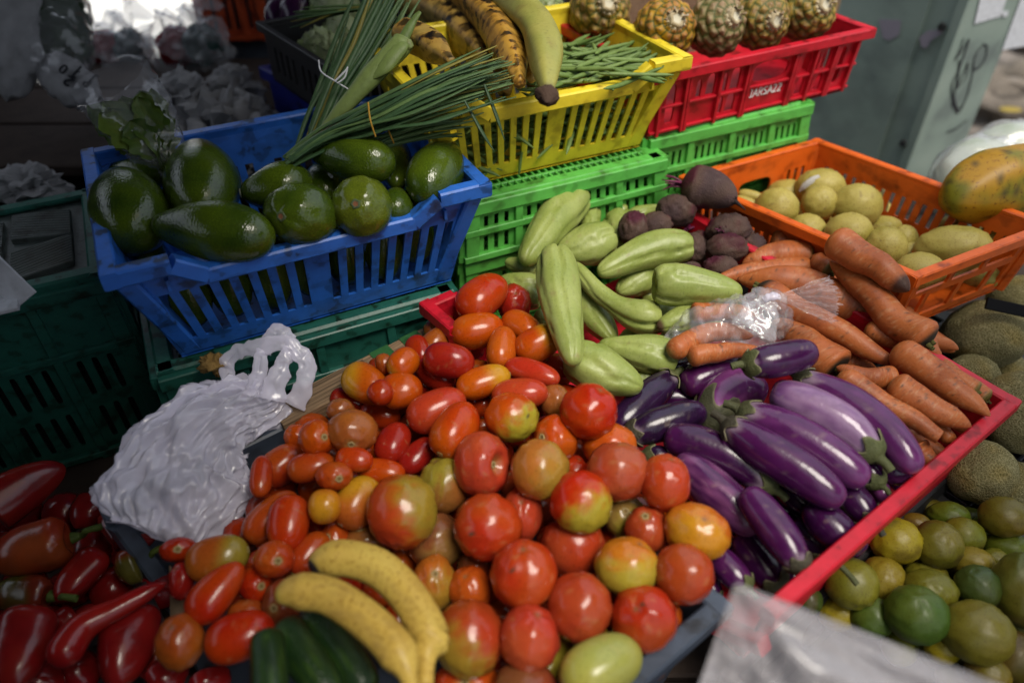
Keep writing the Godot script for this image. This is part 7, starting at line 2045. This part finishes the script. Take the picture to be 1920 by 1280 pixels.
	["tomato",[-0.2947,0.6321,-0.5014],[0.0194,0.0227],"redor2",361,{"fill":1},"dim tomato deep in the gaps of the tomato heap","tomatoes deep in the heap"],
	["tomato",[-0.2574,0.6335,-0.5068],[0.0194,0.0234],"redor",362,{"fill":1},"dim tomato deep in the gaps of the tomato heap","tomatoes deep in the heap"],
	["tomato",[-0.2126,0.6324,-0.5025],[0.02,0.0202],"red",363,{"fill":1},"dim tomato deep in the gaps of the tomato heap","tomatoes deep in the heap"],
	["tomato",[-0.131,0.6332,-0.5056],[0.0193,0.0215],"redor2",365,{"fill":1},"dim tomato deep in the gaps of the tomato heap","tomatoes deep in the heap"],
	["tomato",[-0.05,0.6319,-0.5057],[0.0212,0.0228],"redor",367,{"fill":1},"dim tomato deep in the gaps of the tomato heap","tomatoes deep in the heap"],
	["tomato",[0.0691,0.6249,-0.506],[0.0235,0.0222],"red",370,{"fill":1},"dim tomato deep in the gaps of the tomato heap","tomatoes deep in the heap"],
	["tomato",[0.1037,0.6213,-0.5092],[0.0197,0.0203],"red",371,{"fill":1},"dim tomato deep in the gaps of the tomato heap","tomatoes deep in the heap"],
	["tomato",[0.1866,0.6446,-0.4952],[0.0227,0.0217],"redor",373,{"fill":1},"dim tomato deep in the gaps of the tomato heap","tomatoes deep in the heap"],
	["tomato",[-0.3105,0.6236,-0.4708],[0.0204,0.0193],"brick",375,{"fill":1},"dim tomato deep in the gaps of the tomato heap","tomatoes deep in the heap"],
	["tomato",[-0.2717,0.625,-0.4755],[0.0209,0.0202],"brick",376,{"fill":1},"dim tomato deep in the gaps of the tomato heap","tomatoes deep in the heap"],
	["tomato",[-0.1905,0.6252,-0.4763],[0.0191,0.0194],"red",377,{"fill":1},"dim tomato deep in the gaps of the tomato heap","tomatoes deep in the heap"],
	["tomato",[-0.1521,0.6247,-0.4746],[0.0228,0.0189],"redor2",378,{"fill":1},"dim tomato deep in the gaps of the tomato heap","tomatoes deep in the heap"],
	["tomato",[-0.0705,0.625,-0.4758],[0.0211,0.0196],"redor",380,{"fill":1},"dim tomato deep in the gaps of the tomato heap","tomatoes deep in the heap"],
	["tomato",[-0.034,0.6158,-0.4745],[0.0223,0.0195],"red",381,{"fill":1},"dim tomato deep in the gaps of the tomato heap","tomatoes deep in the heap"],
	["tomato",[0.0482,0.6204,-0.4717],[0.0211,0.0229],"brick",383,{"fill":1},"dim tomato deep in the gaps of the tomato heap","tomatoes deep in the heap"],
	["tomato",[0.1179,0.6352,-0.4657],[0.0205,0.0222],"redor2",385,{"fill":1},"dim tomato deep in the gaps of the tomato heap","tomatoes deep in the heap"],
	["tomato",[0.1609,0.6368,-0.4677],[0.0219,0.0198],"red",386,{"fill":1},"dim tomato deep in the gaps of the tomato heap","tomatoes deep in the heap"],
	["tomato",[-0.1299,0.6153,-0.4421],[0.0196,0.0222],"red",387,{"fill":1},"dim tomato deep in the gaps of the tomato heap","tomatoes deep in the heap"],
	["tomato",[-0.0907,0.6159,-0.444],[0.0206,0.0188],"redor",388,{"fill":1},"dim tomato deep in the gaps of the tomato heap","tomatoes deep in the heap"],
	["tomato",[-0.0103,0.6168,-0.447],[0.0213,0.021],"redor2",390,{"fill":1},"dim tomato deep in the gaps of the tomato heap","tomatoes deep in the heap"],
	["tomato",[0.0256,0.6086,-0.4475],[0.0215,0.0205],"brick",391,{"fill":1},"dim tomato deep in the gaps of the tomato heap","tomatoes deep in the heap"],
	["tomato",[0.0991,0.6287,-0.4398],[0.0186,0.0196],"redor2",393,{"fill":1},"dim tomato deep in the gaps of the tomato heap","tomatoes deep in the heap"],
	["tomato",[-0.1058,0.61,-0.4155],[0.0211,0.0202],"redor",395,{"fill":1},"dim tomato deep in the gaps of the tomato heap","tomatoes deep in the heap"],
	["tomato",[0.1169,0.622,-0.4114],[0.0213,0.0191],"redor2",401,{"fill":1},"dim tomato deep in the gaps of the tomato heap","tomatoes deep in the heap"],
	["tomato",[-0.0163,0.602,-0.389],[0.0192,0.0207],"redor2",403,{"fill":1},"dim tomato deep in the gaps of the tomato heap","tomatoes deep in the heap"],
	["lime",[0.5944,0.525,-0.6667],[0.0238,0.0274],"ld2",406,{"fill":1},"dim lime deep in the gaps between the citrus","limes deep in the heap"],
	["lime",[0.5013,0.525,-0.622],[0.0266,0.0232],"lg",407,{"fill":1},"dim lime deep in the gaps between the citrus","limes deep in the heap"],
	["lime",[0.5443,0.525,-0.6252],[0.0271,0.0254],"lg",408,{"fill":1},"dim lime deep in the gaps between the citrus","limes deep in the heap"],
	["lime",[0.6503,0.5156,-0.6345],[0.0255,0.0281],"ld2",410,{"fill":1},"dim lime deep in the gaps between the citrus","limes deep in the heap"],
	["lime",[0.6953,0.525,-0.6197],[0.0239,0.0249],"lg",411,{"fill":1},"dim lime deep in the gaps between the citrus","limes deep in the heap"],
	["lime",[0.4603,0.525,-0.5798],[0.0221,0.0232],"lo",412,{"fill":1},"dim lime deep in the gaps between the citrus","limes deep in the heap"],
	["lime",[0.5132,0.516,-0.5807],[0.0225,0.0269],"lg",413,{"fill":1},"dim lime deep in the gaps between the citrus","limes deep in the heap"],
	["lime",[0.6084,0.5107,-0.5845],[0.0246,0.0224],"lg",415,{"fill":1},"dim lime deep in the gaps between the citrus","limes deep in the heap"],
	["lime",[0.4155,0.525,-0.5407],[0.025,0.0233],"lo",417,{"fill":1},"dim lime deep in the gaps between the citrus","limes deep in the heap"],
	["lime",[0.5098,0.5184,-0.5377],[0.0234,0.026],"lo",419,{"fill":1},"dim lime deep in the gaps between the citrus","limes deep in the heap"],
	["lime",[0.554,0.525,-0.537],[0.0226,0.0235],"lo",420,{"fill":1},"dim lime deep in the gaps between the citrus","limes deep in the heap"],
	["lime",[0.6072,0.5095,-0.5445],[0.0253,0.0253],"lg",421,{"fill":1},"dim lime deep in the gaps between the citrus","limes deep in the heap"],
	["lime",[0.4288,0.525,-0.4983],[0.0227,0.0228],"lg",423,{"fill":1},"dim lime deep in the gaps between the citrus","limes deep in the heap"],
	["lime",[0.4783,0.5205,-0.4954],[0.0208,0.0215],"lo",424,{"fill":1},"dim lime deep in the gaps between the citrus","limes deep in the heap"],
	["lime",[0.5604,0.5211,-0.4987],[0.0252,0.0239],"lg",426,{"fill":1},"dim lime deep in the gaps between the citrus","limes deep in the heap"],
	["lime",[0.6115,0.5163,-0.5051],[0.0227,0.0223],"lo",427,{"fill":1},"dim lime deep in the gaps between the citrus","limes deep in the heap"],
	["lime",[0.4754,0.525,-0.4605],[0.0211,0.023],"lg",428,{"fill":1},"dim lime deep in the gaps between the citrus","limes deep in the heap"],
	["lime",[0.5171,0.525,-0.4573],[0.0218,0.0222],"ld2",429,{"fill":1},"dim lime deep in the gaps between the citrus","limes deep in the heap"],
	["lime",[0.5263,0.525,-0.4219],[0.0219,0.0223],"ld2",432,{"fill":1},"dim lime deep in the gaps between the citrus","limes deep in the heap"],
	["passion",[0.5873,0.66,-1.2469],[0.0312,0.033],"passion",435,{"fill":1},"yellow fruit deep in the gaps of the orange crate","yellow fruits deep in the crate"],
	["passion",[0.7031,0.66,-1.2627],[0.0329,0.0309],"passion",437,{"fill":1},"yellow fruit deep in the gaps of the orange crate","yellow fruits deep in the crate"],
	["passion",[0.7523,0.66,-1.1555],[0.0278,0.028],"passion",439,{"fill":1},"yellow fruit deep in the gaps of the orange crate","yellow fruits deep in the crate"],
	["passion",[0.8752,0.66,-1.1671],[0.028,0.032],"passion",441,{"fill":1},"yellow fruit deep in the gaps of the orange crate","yellow fruits deep in the crate"],
	["eggplant",[0.3749,0.6679,-0.7771,0.399,0.6636,-0.7475,0.4221,0.6592,-0.7189],[0.022],"egg1",447,{"nocal":1,"fill":1},"dark eggplant deep in the gaps of the eggplant heap","eggplants deep in the heap"],
	["eggplant",[0.2279,0.6405,-0.6863,0.2592,0.6347,-0.652,0.2896,0.629,-0.6198],[0.02],"egg1",453,{"nocal":1,"fill":1},"dark eggplant deep in the gaps of the eggplant heap","eggplants deep in the heap"],
	["eggplant",[0.4523,0.6679,-0.6557,0.4786,0.6632,-0.6278,0.4989,0.6577,-0.5969],[0.0174],"egg1",457,{"nocal":1,"fill":1},"dark eggplant deep in the gaps of the eggplant heap","eggplants deep in the heap"],
	["eggplant",[0.3011,0.6474,-0.6163,0.3302,0.6428,-0.5913,0.3524,0.6372,-0.5621],[0.0197],"egg1",459,{"nocal":1,"fill":1},"dark eggplant deep in the gaps of the eggplant heap","eggplants deep in the heap"],
	["eggplant",[0.363,0.6595,-0.607,0.3804,0.6549,-0.5818,0.4046,0.6515,-0.5635],[0.0164],"egg1",460,{"nocal":1,"fill":1},"dark eggplant deep in the gaps of the eggplant heap","eggplants deep in the heap"],
	["eggplant",[0.4186,0.6604,-0.6118,0.4359,0.6549,-0.5818,0.4628,0.651,-0.5612],[0.018],"egg1",461,{"nocal":1,"fill":1},"dark eggplant deep in the gaps of the eggplant heap","eggplants deep in the heap"],
	["eggplant",[0.2069,0.6392,-0.564,0.2379,0.6358,-0.5467,0.2558,0.6302,-0.5192],[0.0177],"egg1",462,{"nocal":1,"fill":1},"dark eggplant deep in the gaps of the eggplant heap","eggplants deep in the heap"],
	["eggplant",[0.2674,0.6429,-0.5716,0.2918,0.6377,-0.5453,0.3177,0.633,-0.522],[0.0177],"egg1",463,{"nocal":1,"fill":1},"dark eggplant deep in the gaps of the eggplant heap","eggplants deep in the heap"],
	["eggplant",[0.3249,0.6514,-0.5629,0.3422,0.6467,-0.5389,0.3668,0.6433,-0.5221],[0.0163],"egg1",464,{"nocal":1,"fill":1},"dark eggplant deep in the gaps of the eggplant heap","eggplants deep in the heap"],
	["eggplant",[0.3727,0.6502,-0.5569,0.396,0.6467,-0.5389,0.4128,0.6422,-0.5168],[0.0169],"egg1",465,{"nocal":1,"fill":1},"dark eggplant deep in the gaps of the eggplant heap","eggplants deep in the heap"],
	["eggplant",[0.2309,0.6419,-0.5156,0.254,0.6384,-0.4989,0.2729,0.6342,-0.4794],[0.0162],"egg1",466,{"nocal":1,"fill":1},"dark eggplant deep in the gaps of the eggplant heap","eggplants deep in the heap"],
	["carrot",[0.3897,0.6772,-1.0732,0.439,0.6717,-1.0331,0.4675,0.6633,-0.9755],[0.0196],"carrot",468,{"fill":1},"carrot deep in the gaps of the carrot pile","carrots deep in the pile"],
	["carrot",[0.4802,0.6837,-1.0642,0.5207,0.6782,-1.0239,0.5492,0.6711,-0.9753],[0.0199],"carrot",469,{"fill":1},"carrot deep in the gaps of the carrot pile","carrots deep in the pile"],
	["carrot",[0.4481,0.677,-0.9388,0.4801,0.669,-0.8891,0.52,0.6626,-0.8511],[0.0171],"carrot",472,{"fill":1},"carrot deep in the gaps of the carrot pile","carrots deep in the pile"],
	["carrot",[0.5292,0.672,-0.9305,0.5614,0.6659,-0.8928,0.5917,0.6597,-0.8564],[0.0167],"carrot",473,{"fill":1},"carrot deep in the gaps of the carrot pile","carrots deep in the pile"],
	["carrot",[0.6062,0.689,-0.9231,0.6273,0.6812,-0.8742,0.666,0.6761,-0.8441],[0.0167],"carrot",474,{"fill":1},"carrot deep in the gaps of the carrot pile","carrots deep in the pile"],
	["carrot",[0.4635,0.6671,-0.8747,0.5033,0.6601,-0.8346,0.5347,0.6521,-0.7907],[0.0179],"carrot",475,{"fill":1},"carrot deep in the gaps of the carrot pile","carrots deep in the pile"],
	["carrot",[0.5518,0.6718,-0.8754,0.5767,0.6641,-0.8302,0.6146,0.6585,-0.7995],[0.0182],"carrot",476,{"fill":1},"carrot deep in the gaps of the carrot pile","carrots deep in the pile"],
	["carrot",[0.4846,0.6609,-0.8155,0.5233,0.6544,-0.7808,0.5516,0.6465,-0.7402],[0.0161],"carrot",477,{"fill":1},"carrot deep in the gaps of the carrot pile","carrots deep in the pile"],
	["carrot",[0.5618,0.6689,-0.8178,0.5921,0.6608,-0.7741,0.627,0.6537,-0.7378],[0.0176],"carrot",478,{"fill":1},"carrot deep in the gaps of the carrot pile","carrots deep in the pile"],
	["carrot",[0.5802,0.6601,-0.7569,0.6095,0.6539,-0.7258,0.637,0.6475,-0.6953],[0.0162],"carrot",480,{"fill":1},"carrot deep in the gaps of the carrot pile","carrots deep in the pile"],
	["carrot",[0.5316,0.6501,-0.7076,0.5589,0.6448,-0.6826,0.5848,0.6393,-0.658],[0.0152],"carrot",481,{"fill":1},"carrot deep in the gaps of the carrot pile","carrots deep in the pile"],
	["chayote",[0.1144,0.6962,-1.1965,0.1507,0.6933,-1.173,0.1756,0.6884,-1.1357],[0.0259],"chay",482,{"fill":1},"chayote deep in the gaps of the chayote pile","chayotes deep in the pile"],
	["chayote",[0.0014,0.7057,-1.0918,0.0351,0.7013,-1.0597,0.0678,0.6969,-1.0289],[0.0286],"chay",483,{"fill":1},"chayote deep in the gaps of the chayote pile","chayotes deep in the pile"],
	["chayote",[0.2632,0.6991,-0.9256,0.2863,0.6946,-0.899,0.3136,0.6911,-0.8784],[0.0244],"chay",495,{"fill":1},"chayote deep in the gaps of the chayote pile","chayotes deep in the pile"],
	["chayote",[0.1611,0.6835,-0.8645,0.1854,0.6797,-0.8437,0.2104,0.6761,-0.8247],[0.0241],"chay",497,{"fill":1},"chayote deep in the gaps of the chayote pile","chayotes deep in the pile"],
	["chayote",[0.2205,0.6882,-0.8622,0.2458,0.6839,-0.8387,0.2716,0.6798,-0.8172],[0.022],"chay",498,{"fill":1},"chayote deep in the gaps of the chayote pile","chayotes deep in the pile"],
	["eggplant",[0.2255,0.6087,-0.5952,0.2478,0.6039,-0.5695,0.2749,0.6,-0.5494],[0.0189],"egg1",519,{"nocal":1,"fill":1},"dark eggplant deep in the gaps of the eggplant heap","eggplants deep in the heap"],
	["eggplant",[0.3852,0.6208,-0.5822,0.4118,0.6167,-0.5604,0.431,0.6115,-0.5341],[0.0189],"egg1",522,{"nocal":1,"fill":1},"dark eggplant deep in the gaps of the eggplant heap","eggplants deep in the heap"],
	["eggplant",[0.237,0.6081,-0.544,0.2656,0.6036,-0.5216,0.2887,0.5983,-0.4962],[0.0188],"egg1",523,{"nocal":1,"fill":1},"dark eggplant deep in the gaps of the eggplant heap","eggplants deep in the heap"],
	["eggplant",[0.2948,0.6116,-0.5477,0.3193,0.6061,-0.52,0.3469,0.6012,-0.4966],[0.0179],"egg1",524,{"nocal":1,"fill":1},"dark eggplant deep in the gaps of the eggplant heap","eggplants deep in the heap"],
	["carrot",[0.5413,0.6485,-0.9777,0.5809,0.6404,-0.9239,0.6176,0.632,-0.8728],[0.0192],"carrot",530,{"fill":1},"carrot deep in the gaps of the carrot pile","carrots deep in the pile"],
	["carrot",[0.6254,0.6579,-0.9547,0.6535,0.6512,-0.9107,0.6867,0.6454,-0.8745],[0.0197],"carrot",531,{"fill":1},"carrot deep in the gaps of the carrot pile","carrots deep in the pile"],
	["carrot",[0.6071,0.6318,-0.7968,0.634,0.6239,-0.7549,0.6698,0.6175,-0.7231],[0.0177],"carrot",537,{"fill":1},"carrot deep in the gaps of the carrot pile","carrots deep in the pile"],
	["carrot",[0.5495,0.622,-0.7453,0.5811,0.6148,-0.7097,0.6132,0.6079,-0.6771],[0.0177],"carrot",538,{"fill":1},"carrot deep in the gaps of the carrot pile","carrots deep in the pile"],
	["chayote",[-0.0037,0.6662,-1.1507,0.0371,0.6621,-1.1192,0.0696,0.6566,-1.0791],[0.0252],"chay",540,{"fill":1},"chayote deep in the gaps of the chayote pile","chayotes deep in the pile"],
	["chayote",[0.3172,0.6667,-1.0574,0.3509,0.662,-1.0251,0.3784,0.6564,-0.9885],[0.0246],"chay",548,{"fill":1},"chayote deep in the gaps of the chayote pile","chayotes deep in the pile"],
	["chayote",[0.2733,0.6555,-0.9858,0.3042,0.6506,-0.9551,0.3331,0.6455,-0.9245],[0.024],"chay",552,{"fill":1},"chayote deep in the gaps of the chayote pile","chayotes deep in the pile"],
	["beet",[0.2824,0.7,-1.165],[0.0246,0.0215],"beet",560,{"fill":1},"beet deep in the gaps between the beets","beets deep in the pile"],
	["beet",[0.3279,0.7,-1.16],[0.0211,0.0227],"beet",561,{"fill":1},"beet deep in the gaps between the beets","beets deep in the pile"],
	["beet",[0.3653,0.6948,-1.17],[0.0252,0.0252],"beet",562,{"fill":1},"beet deep in the gaps between the beets","beets deep in the pile"],
	["beet",[0.2875,0.7,-1.1089],[0.0244,0.0201],"beet",563,{"fill":1},"beet deep in the gaps between the beets","beets deep in the pile"],
	["beet",[0.4123,0.7,-1.1024],[0.0225,0.0222],"beet",566,{"fill":1},"beet deep in the gaps between the beets","beets deep in the pile"],
	["beet",[0.3331,0.7,-1.0417],[0.0204,0.0215],"beet",567,{"fill":1},"beet deep in the gaps between the beets","beets deep in the pile"],
	["melon",[0.8585,0.54,-1.0164],[0.0506,0.0486],"melon",569,{"fill":1},"dim melon deep between the netted melons","melons deep in the pile"],
	["melon",[0.81,0.4627,-0.9667],[0.0546,0.0583],"melon",570,{"fill":1},"dim melon deep between the netted melons","melons deep in the pile"],
	["melon",[0.7494,0.5288,-0.8022],[0.0513,0.0502],"melon",572,{"fill":1},"dim melon deep between the netted melons","melons deep in the pile"],
	["pepper_round",[-0.667,0.57,-0.6221],[0.0299,0.026],"pepd",573,{"fill":1},"dim red pepper deep in the gaps between the peppers","peppers deep in the pile"],
	["pepper_round",[-0.6081,0.57,-0.6264],[0.0275,0.0282],"pepd",574,{"fill":1},"dim red pepper deep in the gaps between the peppers","peppers deep in the pile"],
	["pepper_round",[-0.6634,0.57,-0.5669],[0.0264,0.0261],"pepd",575,{"fill":1},"dim red pepper deep in the gaps between the peppers","peppers deep in the pile"],
	["pepper_round",[-0.6045,0.57,-0.5637],[0.0281,0.0259],"pepd",576,{"fill":1},"dim red pepper deep in the gaps between the peppers","peppers deep in the pile"],
	["pepper_round",[-0.5479,0.57,-0.5695],[0.0262,0.0271],"pepd",577,{"fill":1},"dim red pepper deep in the gaps between the peppers","peppers deep in the pile"],
	["pepper_round",[-0.4918,0.5676,-0.5649],[0.026,0.03],"pepd",578,{"fill":1},"dim red pepper deep in the gaps between the peppers","peppers deep in the pile"],
	["pepper_round",[-0.6062,0.57,-0.5126],[0.0283,0.027],"pepd",579,{"fill":1},"dim red pepper deep in the gaps between the peppers","peppers deep in the pile"],
	["pepper_round",[-0.5478,0.57,-0.5125],[0.0275,0.0242],"pepd",580,{"fill":1},"dim red pepper deep in the gaps between the peppers","peppers deep in the pile"],
	["pepper_round",[-0.4946,0.57,-0.511],[0.0272,0.0274],"pepd",581,{"fill":1},"dim red pepper deep in the gaps between the peppers","peppers deep in the pile"],
	["pepper_round",[-0.4388,0.57,-0.5097],[0.029,0.0238],"pepd",582,{"fill":1},"dim red pepper deep in the gaps between the peppers","peppers deep in the pile"],
	["pepper_round",[-0.6095,0.57,-0.4651],[0.0262,0.0245],"pepd",583,{"fill":1},"dim red pepper deep in the gaps between the peppers","peppers deep in the pile"],
	["pepper_round",[-0.5523,0.57,-0.463],[0.0259,0.0246],"pepd",584,{"fill":1},"dim red pepper deep in the gaps between the peppers","peppers deep in the pile"],
	["pepper_round",[-0.51,0.5602,-0.4709],[0.0242,0.0237],"pepd",585,{"fill":1},"dim red pepper deep in the gaps between the peppers","peppers deep in the pile"],
	["pepper_round",[-0.4471,0.57,-0.4685],[0.0257,0.024],"pepd",586,{"fill":1},"dim red pepper deep in the gaps between the peppers","peppers deep in the pile"],
	["pepper_round",[-0.4131,0.561,-0.4291],[0.0256,0.0259],"pepd",590,{"fill":1},"dim red pepper deep in the gaps between the peppers","peppers deep in the pile"],
]

const ROOF := [-1.5, 0.05, -2.05, 0.6]
const ROOF2 := [0.8, 2.3, -0.72, 0.6]  # unseen extra sheet, added to shade the citrus and melons
const ADDED_CURTAIN := [-2.0, 0.3]

func _ready() -> void:
	nz.noise_type = FastNoiseLite.TYPE_SIMPLEX_SMOOTH
	nz.frequency = 0.05
	nz.fractal_octaves = 2
	nz.seed = 5
	nf.noise_type = FastNoiseLite.TYPE_SIMPLEX_SMOOTH
	nf.frequency = 0.05
	nf.fractal_octaves = 3
	nf.seed = 15
	# camera: wide lens from standing height, wide open
	var cam := Camera3D.new()
	cam.name = "camera"
	var ca := CameraAttributesPhysical.new()
	ca.frustum_focal_length = FOC / 1280.0 * 24.0
	ca.frustum_focus_distance = 1.03
	ca.frustum_near = 0.02
	ca.frustum_far = 200.0
	ca.exposure_aperture = 1.9
	cam.attributes = ca
	cam.fov = rad_to_deg(2.0 * atan(640.0 / FOC))
	cam.near = 0.02
	cam.far = 200.0
	add_child(cam)
	cam.position = EYE
	cam.rotation_degrees = Vector3(-PITCH, 0, 0)
	cam.current = true
	# overcast sky
	var sky := ProceduralSkyMaterial.new()
	sky.sky_top_color = Color(0.70, 0.73, 0.78)
	sky.sky_horizon_color = Color(0.38, 0.40, 0.43)
	sky.ground_horizon_color = Color(0.45, 0.44, 0.42)
	sky.ground_bottom_color = Color(0.35, 0.33, 0.31)
	sky.sky_curve = 0.4
	var env := Environment.new()
	env.background_mode = Environment.BG_SKY
	env.sky = Sky.new()
	env.sky.sky_material = sky
	env.tonemap_mode = Environment.TONE_MAPPER_LINEAR
	env.tonemap_exposure = 2.4
	env.sdfgi_enabled = true
	env.ssao_enabled = true
	env.ssil_enabled = true
	var we := WorldEnvironment.new()
	we.name = "world_environment"
	we.environment = env
	add_child(we)
	var sun := DirectionalLight3D.new()
	sun.name = "sun"
	sun.light_energy = 0.5
	sun.light_color = Color(1.0, 0.97, 0.92)
	sun.light_angular_distance = 28.0
	sun.shadow_enabled = true
	add_child(sun)
	sun.look_at_from_position(Vector3(0.35, 1.25, 0.42) * 4.0, Vector3.ZERO)
	make_materials()
	make_setting()
	make_crates()
	make_greens()
	make_slot_avocados()
	for d in DATA: grow(d)
	make_bags()
